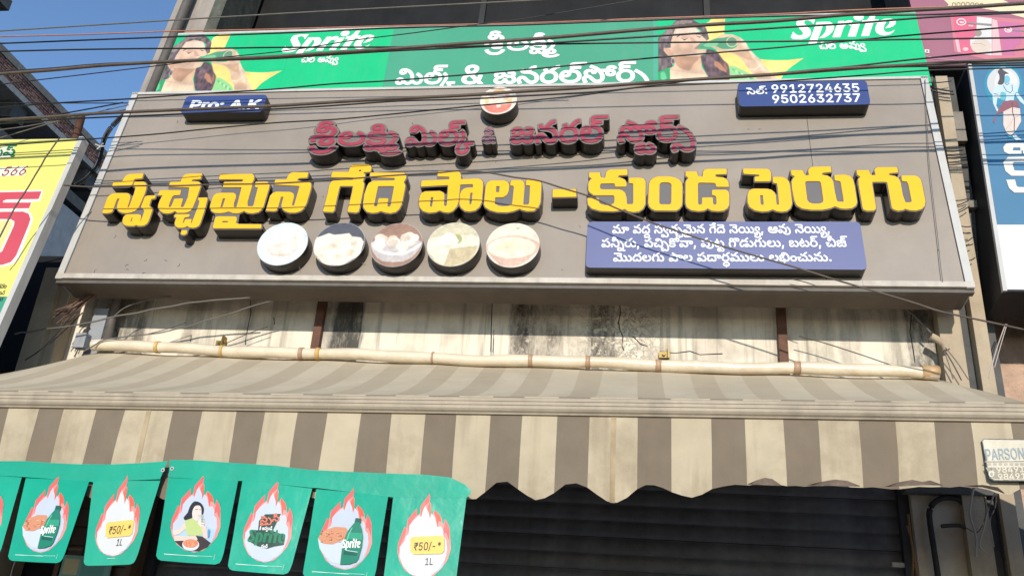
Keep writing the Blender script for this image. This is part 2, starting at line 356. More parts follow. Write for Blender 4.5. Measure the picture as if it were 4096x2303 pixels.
# letter outlines: name: (advance, [[x, y, x, y, ...], ...]) in thousandths of an em
GLYPH = {
'&':(644,[[283,-10,196,2,113,48,79,89,58,137,51,190,56,234,70,272,94,306,161,367,324,489,365,535,376,579,371,611,353,636,326,653,291,659,242,647,210,616,198,570,211,518,293,406,628,0,522,0,177,416,128,490,114,528,110,570,115,615,132,655,158,688,194,713,238,729,288,734,339,729,382,713,417,688,443,656,459,619,462,546,438,489,395,441,223,311,159,249,141,187,158,124,206,82,239,71,319,71,360,85,398,106,461,172,496,266,501,321,585,321,569,203,531,129,478,67,438,33,389,9]]),
"'":(300,[[113,451,103,728,197,728,187,451]]),
'*':(648,[[288,318,294,473,163,390,128,451,266,522,128,594,163,656,294,573,288,728,358,728,352,573,482,656,518,594,380,522,518,451,482,390,352,473,358,318]]),
',':(269,[[53,-175,96,102,196,102,120,-175]]),
'-':(648,[[482,351,482,270,163,270,163,351]]),
'.':(269,[[136,-6,111,-2,90,13,75,34,70,60,75,85,90,106,111,121,136,125,162,121,183,106,202,60,197,34,183,13,162,-2]]),
'/':(360,[[338,762,104,-109,22,-109,257,762]]),
'0':(648,[[324,-10,273,-5,227,10,186,34,122,110,83,221,69,363,83,505,100,565,152,659,187,693,227,718,324,737,421,718,462,693,497,659,549,565,566,505,579,363,566,221,526,110,498,68,463,34,422,10,376,-5],[324,71,373,80,415,106,447,148,482,252,490,363,482,475,447,580,415,622,373,648,324,657,275,648,234,622,201,580,167,475,158,363,167,252,201,148,234,106,275,80]]),
'1':(648,[[110,0,110,78,560,78,560,0],[396,728,396,0,305,0,305,642,124,511,124,611,282,728]]),
'2':(648,[[92,0,92,67,401,406,442,469,456,533,438,599,416,624,389,642,319,657,280,653,220,620,187,559,183,521,94,521,102,582,124,634,159,678,205,710,260,731,321,737,383,731,436,710,481,678,515,637,536,589,543,534,529,457,510,417,453,339,220,82,556,82,556,0]]),
'3':(648,[[310,-10,227,0,139,41,100,79,73,127,61,184,156,184,164,150,181,122,205,100,272,75,353,76,391,87,448,132,463,165,464,243,450,278,426,308,392,332,345,347,226,352,226,426,410,646,97,646,97,728,532,728,532,660,303,396,303,411,399,406,440,392,491,360,529,316,553,263,561,205,552,146,528,94,490,51,440,18,400,2]]),
'4':(648,[[59,148,59,224,349,728,440,728,157,229,589,229,589,148],[402,0,402,454,490,454,490,0]]),
'5':(648,[[315,-10,255,-3,201,15,155,45,120,84,96,131,87,184,177,184,199,126,248,86,315,72,357,77,394,92,448,149,467,231,462,275,447,315,423,348,391,373,353,389,276,392,210,372,185,356,98,367,141,728,524,728,524,646,219,646,194,434,290,473,375,472,419,458,492,407,520,371,554,283,555,188,527,108,503,74,474,45,402,4]]),
'6':(648,[[324,-10,241,4,205,21,158,58,123,106,106,144,93,231,98,284,115,341,161,430,361,728,461,728,218,373,209,373,258,425,308,444,398,440,451,419,495,386,528,342,552,267,552,180,525,104,490,56,407,4],[324,70,364,75,398,90,427,114,462,182,467,224,462,267,427,335,364,373,324,377,285,373,221,335,199,305,185,268,181,226,185,183,199,145,221,114,250,90,285,75]]),
'7':(648,[[139,0,462,646,89,646,89,728,559,728,559,641,236,0]]),
'8':(648,[[324,-10,233,2,143,47,106,88,82,138,74,193,79,238,115,315,178,366,216,378,169,403,132,441,108,489,101,544,108,597,129,643,164,682,208,712,262,731,324,737,384,731,438,712,483,682,517,643,539,597,546,544,539,489,515,441,478,403,432,378,469,366,532,315,555,279,574,193,566,138,542,88,504,47,414,2],[324,71,369,75,438,106,462,131,476,162,481,198,476,236,460,270,436,297,404,319,324,336,280,332,242,319,210,297,186,270,171,236,166,198,170,162,208,106,278,75],[324,414,392,429,419,448,452,503,457,537,440,601,420,624,361,654,324,657,286,654,227,624,207,601,190,537,207,473,227,448,254,429]]),
'9':(648,[[324,737,407,724,443,707,490,670,542,583,555,497,550,443,533,387,487,297,287,0,187,0,430,355,439,355,390,302,340,283,250,288,197,308,153,342,120,386,105,421,96,461,96,547,123,624,158,671,205,707,241,724],[324,658,285,653,250,638,221,614,199,583,181,504,199,424,221,393,285,355,324,350,398,369,427,392,463,460,467,502,463,545,449,583,427,614,398,638,364,653]]),
':':(269,[[136,-6,111,-2,90,13,75,34,70,60,75,85,90,106,111,121,136,125,162,121,183,106,202,60,197,34,183,13,162,-2],[136,389,111,393,90,408,75,429,70,455,75,480,90,501,111,516,136,521,162,516,183,501,202,455,197,429,183,408,162,393]]),
'A':(690,[[25,0,290,728,397,728,665,0,567,0,397,477,334,684,352,684,320,574,124,0],[158,203,158,284,532,284,532,203]]),
'C':(730,[[382,-10,322,-5,267,10,216,35,171,70,133,113,101,164,78,224,64,290,60,363,64,437,78,503,101,563,133,614,171,657,216,692,267,717,322,732,382,737,487,721,575,674,640,599,676,499,583,499,556,564,510,612,451,642,382,651,340,648,264,618,231,593,181,521,153,422,153,305,181,206,204,167,265,109,340,80,382,76,451,86,510,115,536,137,572,194,583,229,676,229,640,129,575,54,487,7]]),
'K':(672,[[151,208,151,307,251,434,522,728,644,728],[88,0,88,728,181,728,181,0],[534,0,271,370,329,442,644,0]]),
'L':(565,[[88,0,88,728,181,728,181,82,518,82,518,0]]),
'N':(753,[[88,0,88,728,197,728,506,242,595,76,582,76,574,193,573,728,666,728,666,0,555,0,273,443,155,649,172,649,179,506,181,0]]),
'O':(765,[[383,-10,323,-5,267,10,217,35,171,70,133,113,102,164,78,224,64,290,60,363,64,437,78,503,102,563,133,614,171,657,217,692,267,717,323,732,383,737,443,732,498,717,549,692,594,657,632,614,663,563,687,503,705,363,687,224,663,164,632,113,594,70,549,35,498,10,443,-5],[383,76,425,80,500,109,561,167,601,252,615,363,601,475,561,561,533,593,464,637,383,651,301,637,232,593,204,560,164,475,150,363,164,252,204,167,265,109,301,91]]),
'P':(639,[[88,0,88,728,390,724,477,697,525,660,558,613,582,538,582,454,558,378,525,331,477,294,391,267,161,263,161,345,333,345,385,350,426,365,456,388,477,419,489,455,489,537,477,573,456,603,426,626,384,641,181,646,181,0]]),
'R':(644,[[88,0,88,728,390,724,477,698,525,664,558,619,578,564,585,503,578,442,558,388,525,344,477,310,391,285,140,282,140,365,333,365,385,369,426,382,456,402,477,429,489,463,489,544,477,578,456,607,425,628,384,642,181,646,181,0],[506,0,330,328,435,328,613,0]]),
'S':(642,[[321,-13,225,-1,184,13,133,43,94,84,68,133,57,190,152,190,161,153,180,123,207,100,241,83,321,70,409,86,445,106,472,132,489,163,495,200,490,232,452,277,388,306,208,362,163,386,126,414,99,448,83,487,77,533,85,590,110,640,149,681,239,726,327,737,415,726,503,682,541,643,566,596,575,544,484,544,469,591,434,626,384,648,324,655,280,651,242,640,187,598,172,569,167,537,173,503,191,476,247,440,444,378,511,342,564,284,580,245,585,198,577,142,554,91,516,48,464,15,422,0]]),
'a':(800,[[390,-12,280,-2,192,26,123,70,85,112,58,161,41,215,36,273,47,360,61,396,90,441,128,474,174,493,225,500,262,496,321,466,353,409,353,335,319,274,289,252,250,239,202,235,155,241,115,258,58,304,82,366,121,327,167,308,232,309,258,322,273,342,278,369,274,395,244,425,220,429,178,419,144,390,122,343,115,271,122,221,142,173,178,130,230,96,275,80,390,67,480,73,554,90,610,120,650,161,674,216,682,285,671,354,638,405,612,420,558,421,538,410,523,389,518,360,524,324,544,296,612,256,612,184,303,184,303,258,522,258,513,251,458,300,444,334,443,404,473,460,538,495,584,500,633,493,676,472,713,439,741,396,759,343,762,236,740,153,708,102,666,60,631,38,548,6]]),
'aa':(798,[[423,-12,299,-2,200,26,126,70,86,112,58,161,42,215,39,319,61,396,90,441,128,474,174,493,225,500,262,496,321,466,340,440,353,409,353,335,319,274,289,252,250,239,202,235,155,241,115,258,58,304,82,366,121,327,167,308,232,309,258,322,273,342,278,369,262,414,220,429,178,419,144,390,122,343,115,280,130,196,150,161,180,130,221,104,274,84,367,69,473,68,556,80,604,95,639,116,660,141,664,190,640,220,536,265,496,293,469,331,460,378,465,414,502,468,568,496,658,495,698,480,750,428,766,360,761,318,746,282,691,225,646,200,576,185,303,184,303,258,611,258,648,282,674,314,683,357,679,384,666,407,643,423,610,428,558,413,540,373,554,334,571,319,695,262,734,224,746,199,747,138,719,76,690,48,648,24,590,4]]),
'anusvara':(507,[[33,208,40,268,60,320,94,365,138,399,192,421,253,428,315,421,369,400,413,366,446,321,467,268,474,208,467,148,447,96,414,51,370,17,335,1,253,-12,171,1,136,17,93,51,60,96,40,149],[115,209,124,154,150,108,193,76,253,66,295,71,330,85,357,107,376,136,392,209,383,264,356,309,312,340,253,350,212,345,178,331,151,309,119,247]]),
'ba':(750,[[533,-12,498,-10,437,10,388,55,365,90,386,90,333,27,275,-4,205,-12,155,-7,114,8,82,30,59,60,46,93,45,168,58,200,107,250,254,321,272,342,278,371,271,400,248,420,203,427,166,423,139,410,123,391,118,365,128,323,53,302,37,355,40,406,53,436,75,461,107,482,150,496,256,495,297,480,326,458,356,400,356,335,326,281,267,242,181,205,148,184,129,161,123,131,128,105,144,84,170,71,245,71,301,99,330,152,336,185,414,185,433,118,473,80,525,67,573,75,606,100,626,139,632,193,626,247,608,294,581,335,546,370,456,423,493,500,570,457,636,399,663,365,702,288,715,199,709,137,692,84,666,43,630,12,585,-6]]),
'bhi_sign':(771,[[539,-12,501,-10,439,10,389,55,366,90,386,90,360,54,305,8,242,-10,155,-7,114,8,82,30,59,60,46,93,45,168,78,227,144,271,226,304,272,342,276,386,262,411,228,425,166,423,139,410,123,391,118,365,128,323,53,302,36,375,53,436,107,482,150,496,256,495,297,480,326,458,346,430,360,370,345,306,326,281,267,242,181,205,148,184,129,161,123,131,128,105,144,84,170,71,207,67,276,82,301,99,318,123,336,185,414,185,433,118,451,95,498,70,567,72,600,88,624,113,640,148,650,192,649,301,617,415,557,517,476,592,425,617,366,631,317,628,293,616,278,598,277,554,305,525,355,524,375,535,388,554,393,584,383,628,359,662,430,673,454,626,463,575,454,525,429,486,387,460,330,452,288,457,254,471,229,492,202,545,204,611,244,668,276,686,359,701,411,697,508,663,591,601,627,560,659,516,707,414,733,303,736,246,734,196,714,110,686,58,647,20,598,-4],[329,-125,336,16,411,16,419,-125]]),
'ca':(760,[[543,-12,505,-10,446,11,421,30,375,89,395,91,348,28,292,-4,228,-12,183,-7,144,8,111,31,86,62,71,101,66,144,86,215,113,248,151,274,139,258,25,258,25,332,259,332,259,261,208,244,173,218,154,186,147,149,153,116,170,90,197,73,233,67,278,75,312,100,336,137,346,185,423,185,429,148,461,95,509,70,562,70,610,91,638,147,637,245,620,290,596,330,526,388,441,420,397,426,434,500,494,487,594,441,666,373,710,289,725,194,719,130,701,78,673,39,636,10,592,-6],[387,425,332,436,306,452,262,514,245,564,328,591,357,518,373,504,412,503,452,532,544,644,603,698,669,722,710,725,716,648,658,637,635,625,493,468,442,436]]),
'ca_under':(406,[[224,-337,166,-326,144,-313,94,-258,113,-255,48,-318,12,-332,-32,-337,-83,-329,-125,-304,-154,-266,-163,-214,-146,-158,-94,-112,-102,-131,-198,-131,-198,-62,1,-62,1,-127,-40,-141,-67,-160,-87,-209,-82,-234,-68,-252,-24,-266,12,-260,38,-242,65,-183,138,-183,144,-209,166,-246,182,-258,222,-266,274,-250,295,-228,310,-196,321,-152,321,-40,312,13,276,116,222,212,152,297,71,371,-18,430,22,500,156,403,279,267,344,157,388,34,403,-101,398,-171,382,-229,356,-276,321,-310,277,-330]]),
'cha_under':(406,[[224,-337,166,-326,144,-313,94,-258,113,-255,48,-318,12,-332,-32,-337,-83,-329,-125,-304,-154,-266,-163,-214,-146,-158,-94,-112,-102,-131,-198,-131,-198,-62,1,-62,1,-127,-40,-141,-67,-160,-87,-209,-82,-234,-68,-252,-24,-266,12,-260,38,-242,65,-183,138,-183,144,-209,166,-246,182,-258,222,-266,274,-250,295,-228,310,-196,321,-152,321,-40,312,13,276,116,222,212,152,297,71,371,-18,430,22,500,156,403,279,267,344,157,388,34,403,-101,398,-171,382,-229,356,-276,321,-310,277,-330],[60,-407,65,-313,134,-313,139,-407]]),
'ci_sign':(766,[[540,-12,503,-10,444,11,420,30,375,89,395,91,348,28,321,8,262,-10,183,-7,144,8,111,31,86,62,71,101,71,179,86,215,113,248,151,274,139,258,25,258,25,332,259,332,259,261,208,244,173,218,154,186,147,149,153,116,170,90,197,73,233,67,278,75,312,100,336,137,346,185,423,185,430,148,462,95,510,70,536,67,590,78,613,95,631,123,643,166,645,269,626,354,568,473,513,540,430,602,327,632,277,628,253,616,238,598,236,554,265,525,315,524,335,535,348,554,353,584,343,628,319,662,391,673,414,626,423,575,414,525,388,486,346,460,290,452,248,457,214,471,189,492,162,545,164,611,204,668,237,686,323,701,375,697,426,685,522,637,606,563,672,467,696,412,715,354,730,228,728,176,708,92,680,46,643,14,596,-6]]),
'cii_sign':(766,[[540,-12,503,-10,444,11,420,30,375,89,395,91,348,28,321,8,262,-10,183,-7,144,8,111,31,86,62,71,101,71,179,86,215,113,248,151,274,139,258,25,258,25,332,259,332,259,261,208,244,173,218,154,186,147,149,153,116,170,90,197,73,233,67,278,75,312,100,336,137,346,185,423,185,430,148,462,95,510,70,536,67,590,78,613,95,631,123,643,166,645,269,626,354,568,473,513,540,430,602,327,632,277,628,253,616,238,598,236,554,265,525,315,524,335,535,348,554,353,584,343,628,319,662,391,673,414,626,423,575,414,525,388,486,346,460,290,452,248,457,214,471,189,492,162,545,164,611,204,668,237,686,323,701,375,697,426,685,522,637,606,563,672,467,696,412,715,354,730,228,728,176,708,92,680,46,643,14,596,-6],[340,853,394,847,436,828,466,797,487,757,411,737,387,774,359,786,316,784,294,773,279,756,276,717,298,682,323,663,249,635,210,685,199,740,204,773,239,823,268,840]]),
'da':(706,[[504,-12,469,-10,411,11,386,30,343,90,362,92,315,26,260,-4,230,-10,152,-6,113,13,80,44,55,86,40,138,39,257,52,309,74,356,141,433,185,462,293,496,420,496,527,462,606,397,655,308,671,200,666,137,650,84,626,43,592,12,552,-6],[496,67,534,75,563,98,582,140,588,202,582,263,564,317,533,362,490,396,454,412,364,425,259,413,222,398,177,364,144,320,125,267,118,205,124,141,142,98,172,75,210,67,251,75,282,100,304,137,314,185,392,185,403,132,428,96,460,74],[323,425,268,436,242,452,198,514,181,564,264,591,293,518,309,504,348,503,388,532,480,644,539,698,605,722,646,725,652,648,594,637,571,625,429,468,378,436]]),
'da_under':(0,[[-156,-386,-223,-372,-249,-350,-272,-313,-253,-313,-305,-370,-336,-382,-411,-381,-440,-366,-463,-344,-488,-283,-484,-193,-462,-148,-426,-111,-380,-84,-326,-67,-264,-61,-178,-72,-142,-85,-97,-114,-64,-152,-44,-197,-40,-283,-48,-316,-86,-366,-116,-381],[-167,-322,-142,-317,-124,-302,-108,-250,-118,-199,-148,-160,-179,-140,-264,-125,-312,-129,-351,-140,-381,-159,-410,-198,-420,-248,-416,-278,-404,-302,-385,-317,-360,-322,-320,-306,-306,-286,-298,-254,-229,-254,-207,-308]]),
'daa_sign':(1040,[[509,-12,474,-10,416,11,392,30,348,90,367,92,320,26,265,-4,235,-10,157,-6,118,13,85,44,60,86,45,138,44,259,80,358,111,396,194,454,245,472,362,486,478,472,528,454,608,396,637,358,659,312,672,259,671,137,656,84,631,43,598,12,557,-6],[501,67,539,75,568,98,587,140,593,202,587,263,568,317,538,362,494,396,459,412,369,425,264,413,228,398,182,364,150,320,130,267,123,205,129,141,148,98,177,75,215,67,256,75,288,100,309,137,319,185,397,185,408,132,432,96,465,74],[884,220,820,231,778,260,754,301,747,344,756,399,780,443,868,450,832,402,820,353,824,326,838,304,859,291,888,286,918,291,938,304,952,350,946,386,926,408,896,421,42,425,42,500,813,500,938,485,978,462,1012,418,1025,353,1016,297,987,255,942,229]]),
'dda':(740,[[546,-12,495,-9,416,14,365,56,346,84,362,91,315,26,288,7,230,-10,152,-6,113,12,80,43,55,84,40,135,40,255,54,310,78,359,110,401,150,436,198,464,315,496,383,500,434,498,525,479,642,424,593,358,526,395,457,418,377,425,278,413,237,398,186,366,148,321,121,243,124,137,142,97,172,74,210,67,252,75,284,100,304,137,314,185,392,185,410,116,432,91,463,76,524,64,586,67,611,80,626,101,626,156,612,174,565,188,518,174,504,154,499,124,509,79,533,46,467,35,441,83,429,141,439,192,468,231,512,256,569,265,643,248,672,228,706,170,711,135,698,70,684,44,639,8,580,-10],[344,425,288,436,263,452,220,514,202,564,285,591,314,518,330,504,369,503,409,532,501,644,560,698,626,722,667,725,673,648,614,637,592,625,450,468,400,436]]),
'ddi_sign':(740,[[546,-12,495,-9,416,14,365,56,346,84,362,91,315,26,288,7,230,-10,152,-6,113,12,80,43,55,84,40,135,40,255,54,310,78,359,110,401,150,436,198,464,315,496,383,500,434,498,525,479,642,424,593,358,526,395,457,418,377,425,278,413,237,398,186,366,148,321,121,243,124,137,142,97,172,74,210,67,252,75,284,100,304,137,314,185,392,185,410,116,432,91,463,76,524,64,586,67,611,80,626,101,626,156,612,174,565,188,518,174,504,154,499,124,509,79,533,46,467,35,441,83,429,141,439,192,468,231,512,256,569,265,643,248,672,228,706,170,711,135,698,70,684,44,639,8,580,-10],[367,432,300,440,238,458,265,522,363,501,416,508,437,519,464,561,460,642,438,676,405,700,365,708,338,705,304,681,302,645,332,621,395,623,425,638,472,690,507,646,456,586,398,559,326,558,269,579,234,626,229,659,238,705,266,742,309,765,365,773,415,767,458,749,492,721,532,642,537,595,532,542,516,500,490,470,414,436]]),
'de_sign':(706,[[504,-12,469,-10,411,11,386,30,343,90,362,92,315,26,260,-4,230,-10,152,-6,113,13,80,44,55,86,40,138,39,257,52,309,74,356,141,433,185,462,293,496,420,496,527,462,606,397,655,308,671,200,666,137,650,84,626,43,592,12,552,-6],[496,67,534,75,563,98,582,140,588,202,582,263,564,317,533,362,490,396,454,412,364,425,259,413,222,398,177,364,144,320,125,267,118,205,124,141,142,98,172,75,210,67,251,75,282,100,304,137,314,185,392,185,403,132,428,96,460,74],[612,553,600,496,573,460,548,444,479,427,373,425,373,500,468,501,503,508,522,522,529,564,514,592,469,607,95,608,95,683,433,683,520,675,549,664,589,630,602,610]]),
'dha_under':(0,[[-156,-386,-223,-372,-249,-350,-272,-313,-253,-313,-305,-370,-336,-382,-411,-381,-440,-366,-463,-344,-488,-283,-484,-193,-462,-148,-426,-111,-380,-84,-326,-67,-264,-61,-178,-72,-142,-85,-97,-114,-64,-152,-44,-197,-40,-283,-48,-316,-86,-366,-116,-381],[-167,-322,-142,-317,-124,-302,-108,-250,-118,-199,-148,-160,-179,-140,-264,-125,-312,-129,-351,-140,-381,-159,-410,-198,-420,-248,-416,-278,-404,-302,-385,-317,-360,-322,-320,-306,-306,-286,-298,-254,-229,-254,-207,-308],[-300,-467,-294,-372,-231,-372,-227,-467]]),
'e':(583,[[307,-12,211,4,135,50,105,83,65,166,51,269,64,372,104,456,167,517,206,537,296,553,382,538,422,520,459,492,490,455,514,408,532,328,534,280,534,243,110,243,110,317,487,317,446,290,442,341,408,423,379,451,342,469,296,475,251,469,212,450,181,423,144,347,140,255,145,199,161,152,186,115,219,88,260,72,307,66,390,87,428,125,440,150,525,127,508,88,449,27,360,-7]]),
'ga':(583,[[294,500,344,497,428,470,477,435,514,386,540,304,543,255,540,196,518,99,465,-8,382,29,435,119,457,197,456,292,444,335,423,372,390,400,346,419,289,425,242,420,201,404,168,378,144,343,128,299,123,246,133,163,170,76,201,29,118,-8,78,67,50,152,40,245,53,332,91,408,154,465,241,496],[264,425,208,436,183,452,140,514,122,564,205,591,234,518,250,504,289,503,329,532,421,644,480,698,546,722,587,725,593,648,534,637,512,625,370,468,320,436]]),
'gee_sign':(583,[[294,500,344,497,428,470,477,435,514,386,540,304,543,255,540,196,518,99,465,-8,382,29,435,119,457,197,456,292,444,335,423,372,390,400,346,419,289,425,242,420,201,404,168,378,144,343,128,299,123,246,133,163,170,76,201,29,118,-8,78,67,50,152,40,245,53,332,91,408,154,465,241,496],[513,553,502,496,474,460,449,444,380,427,264,425,264,500,404,508,428,531,430,564,422,584,404,599,370,607,69,608,69,683,334,683,420,675,450,664,490,630,510,584],[407,832,461,826,502,806,533,776,554,736,478,716,464,742,442,760,408,766,361,752,346,735,343,696,365,661,390,642,316,614,293,639,269,690,271,752,284,780,306,802,369,829]]),
'go_sign':(796,[[294,500,344,497,428,470,477,435,514,386,540,304,543,255,540,196,518,99,465,-8,382,29,435,119,457,197,456,292,444,335,423,372,390,400,346,419,289,425,242,420,201,404,168,378,144,343,128,299,123,246,133,163,170,76,201,29,118,-8,78,67,50,152,40,245,53,332,91,408,154,465,241,496],[675,420,612,431,569,460,546,500,538,544,548,599,571,643,659,650,622,602,611,553,615,526,628,504,679,486,709,491,728,504,743,550,737,586,718,608,687,621,521,625,478,618,449,599,430,569,420,532,342,532,330,572,308,602,280,619,233,625,200,621,176,608,157,564,164,530,190,508,268,500,268,425,192,429,120,462,96,490,80,525,75,567,86,620,118,663,167,691,230,700,270,698,326,682,371,640,389,606,374,611,389,638,430,678,456,690,530,700,704,692,739,680,788,643,813,588,816,553,806,497,778,455,733,429]]),
'i':(242,[[77,0,77,546,165,546,165,0],[122,635,79,652,65,671,61,693,65,716,79,735,122,751,165,735,179,716,183,693,179,671,165,652]]),
'ja':(731,[[530,-12,462,-2,434,12,387,56,366,89,386,90,333,27,275,-4,205,-12,155,-7,114,8,82,30,59,60,46,93,45,168,58,200,107,250,254,321,272,342,278,371,271,400,248,420,203,427,166,423,139,410,123,391,118,365,128,323,53,302,37,355,40,406,53,436,75,461,107,482,150,496,256,495,297,480,326,458,356,400,356,335,326,281,267,242,181,205,148,184,129,161,123,131,128,105,144,84,170,71,245,71,301,99,330,152,336,185,414,185,425,132,450,96,485,74,527,67,568,72,596,87,612,111,618,142,611,184,593,221,667,252,699,167,696,92,681,56,656,27,623,6,581,-8],[673,377,663,328,632,288,600,268,512,252,461,256,377,284,345,306,299,357,335,414,370,376,415,348,465,332,538,328,573,340,584,350,592,376,587,400,571,414,521,425,460,419,450,491,504,499,564,497,628,474,652,451,668,419]]),
'ja_stop':(731,[[530,-12,462,-2,434,12,387,56,366,89,386,90,333,27,275,-4,205,-12,155,-7,114,8,82,30,59,60,46,93,45,168,58,200,107,250,254,321,272,342,278,371,271,400,248,420,203,427,166,423,139,410,123,391,118,365,128,323,53,302,37,355,40,406,53,436,75,461,107,482,150,496,256,495,297,480,326,458,356,400,356,335,326,281,267,242,181,205,148,184,129,161,123,131,128,105,144,84,170,71,245,71,301,99,330,152,336,185,414,185,425,132,450,96,485,74,527,67,568,72,596,87,612,111,618,142,611,184,593,221,667,252,699,167,696,92,681,56,656,27,623,6,581,-8],[673,377,663,328,634,288,602,268,562,256,512,252,461,256,377,284,345,306,299,357,335,414,370,376,415,348,465,332,539,328,574,340,590,362,587,400,570,415,427,432,375,456,348,490,337,540,341,570,373,617,400,637,399,619,369,639,334,692,332,749,339,771,367,805,400,824,482,837,811,838,811,763,459,761,425,748,414,729,413,705,424,685,460,670,644,668,644,593,460,590,424,566,421,535,446,505,581,494,628,473,660,436]]),
'ka_under':(483,[[159,-337,94,-330,43,-308,6,-276,-19,-236,-33,-190,-38,-143,-24,-50,73,147,100,225,98,313,85,354,58,395,11,437,64,500,109,460,163,382,176,344,184,271,170,182,72,-19,45,-99,41,-140,49,-193,72,-233,109,-258,159,-266,197,-262,250,-232,265,-208,277,-149,272,-107,255,-64,228,-24,190,8,205,73,474,73,474,0,274,0,285,10,315,-22,338,-63,356,-147,350,-205,331,-252,300,-289,260,-316,213,-332]]),
'kassi_sign':(522,[[264,-12,203,-8,148,6,102,28,64,59,35,98,18,146,104,169,115,140,154,95,220,70,314,69,350,76,377,88,405,120,406,160,398,176,364,200,142,230,108,242,62,276,40,325,43,396,61,430,91,460,167,492,252,500,362,488,403,470,436,444,463,408,484,360,398,338,387,365,353,404,294,423,207,423,148,406,132,392,120,358,126,334,142,316,176,303,392,275,446,247,480,201,491,142,485,96,466,58,434,27,390,6],[236,432,168,440,107,458,134,522,232,501,284,508,306,519,332,561,336,600,329,642,306,676,274,700,234,708,206,705,173,681,171,645,202,621,264,623,294,638,341,690,376,646,324,586,267,559,195,558,138,579,116,599,103,626,98,659,107,705,134,742,178,765,234,773,284,767,326,749,360,721,386,684,401,642,406,595,401,542,385,500,358,470,324,449,283,436],[375,-202,334,-196,301,-178,253,-114,269,-114,221,-180,189,-196,147,-202,93,-192,52,-163,27,-118,19,-61,24,-7,94,-15,94,-85,106,-110,125,-126,152,-131,181,-125,204,-108,219,-82,227,-46,295,-46,320,-108,343,-125,373,-131,398,-126,417,-110,432,-55,428,-15,497,-5,503,-61,495,-116,470,-162,429,-192],[510,-264,456,-252,436,-236,412,-187,409,-153,483,-89,477,-148,488,-180,520,-193,557,-186,577,-250]]),
'kassii_sign':(522,[[264,-12,203,-8,148,6,102,28,64,59,35,98,18,146,104,169,115,140,154,95,220,70,314,69,350,76,377,88,405,120,406,160,398,176,364,200,142,230,108,242,62,276,40,325,43,396,61,430,91,460,167,492,252,500,362,488,403,470,436,444,463,408,484,360,398,338,387,365,353,404,294,423,207,423,148,406,132,392,120,358,126,334,142,316,176,303,392,275,446,247,480,201,491,142,485,96,466,58,434,27,390,6],[236,432,168,440,107,458,134,522,232,501,272,505,305,518,328,544,335,587,328,630,306,660,272,679,207,684,174,665,174,629,187,617,229,608,264,613,292,628,341,675,365,618,314,573,261,553,172,556,132,572,106,601,98,643,102,672,136,718,197,744,236,747,288,742,331,726,364,700,387,667,401,628,406,583,395,519,362,472,329,450,287,436],[267,869,321,863,362,845,393,816,415,777,339,757,313,792,292,801,239,801,202,774,198,738,217,704,154,676,128,735,136,804,165,840,210,862],[375,-202,334,-196,301,-178,253,-114,269,-114,221,-180,189,-196,147,-202,93,-192,52,-163,27,-118,19,-61,24,-7,94,-15,94,-85,106,-110,125,-126,152,-131,181,-125,204,-108,219,-82,227,-46,295,-46,320,-108,343,-125,373,-131,398,-126,417,-110,432,-55,428,-15,497,-5,503,-61,495,-116,470,-162,429,-192],[510,-264,456,-252,436,-236,412,-187,409,-153,483,-89,477,-148,488,-180,520,-193,557,-186,577,-250]]),
'ki_sign':(522,[[264,-12,203,-8,148,6,102,28,64,59,35,98,18,146,104,169,115,140,154,95,220,70,314,69,350,76,377,88,405,120,406,160,398,176,364,200,142,230,108,242,62,276,40,325,43,396,61,430,91,460,167,492,252,500,362,488,403,470,436,444,463,408,484,360,398,338,387,365,353,404,294,423,207,423,148,406,132,392,120,358,126,334,142,316,176,303,392,275,446,247,480,201,491,142,485,96,466,58,434,27,390,6],[236,432,168,440,107,458,134,522,232,501,284,508,306,519,332,561,336,600,329,642,306,676,274,700,234,708,206,705,173,681,171,645,202,621,264,623,294,638,341,690,376,646,324,586,267,559,195,558,138,579,116,599,103,626,98,659,107,705,134,742,178,765,234,773,284,767,326,749,360,721,386,684,401,642,406,595,401,542,385,500,358,470,324,449,283,436]]),
'koo_sign':(772,[[264,-12,203,-8,148,6,102,28,64,59,35,98,18,146,104,169,115,140,154,95,220,70,314,69,350,76,377,88,405,120,406,160,398,176,364,200,142,230,108,242,62,276,40,325,43,396,61,430,91,460,167,492,252,500,362,488,403,470,436,444,463,408,484,360,398,338,387,365,353,404,294,423,207,423,148,406,132,392,120,358,126,334,142,316,176,303,392,275,446,247,480,201,491,142,485,96,466,58,434,27,390,6],[650,420,586,431,544,460,520,500,513,544,522,599,546,643,634,650,598,602,586,553,590,526,604,504,625,491,654,486,684,491,704,504,718,550,712,586,692,608,662,621,496,625,454,618,424,599,405,569,395,532,317,532,305,572,283,602,255,619,208,625,175,621,151,608,132,564,140,530,165,508,243,500,243,425,167,429,95,462,70,490,55,525,50,567,61,620,92,663,142,691,205,700,245,698,301,682,346,640,364,606,349,611,364,638,404,678,432,690,505,700,679,692,714,680,763,643,788,588,791,553,782,497,753,455,708,429],[677,850,731,844,772,824,803,794,824,754,748,734,734,760,710,778,678,784,631,770,616,753,613,714,635,679,660,660,586,632,563,657,539,708,541,770,554,798,576,820,639,847]]),
'la':(709,[[356,-12,231,4,180,24,100,84,51,168,35,269,46,358,90,440,129,473,174,493,225,500,294,484,321,466,353,409,353,335,340,302,319,274,288,252,249,239,169,238,114,258,58,304,81,366,120,327,166,308,232,309,258,322,273,342,278,369,262,414,220,429,177,419,143,390,121,344,114,284,118,227,147,157,205,102,246,83,353,67,421,72,479,87,527,113,563,148,584,192,591,245,583,300,558,349,533,378,457,423,497,500,592,440,627,400,653,355,669,305,670,202,641,116,615,80,538,22,486,3]]),
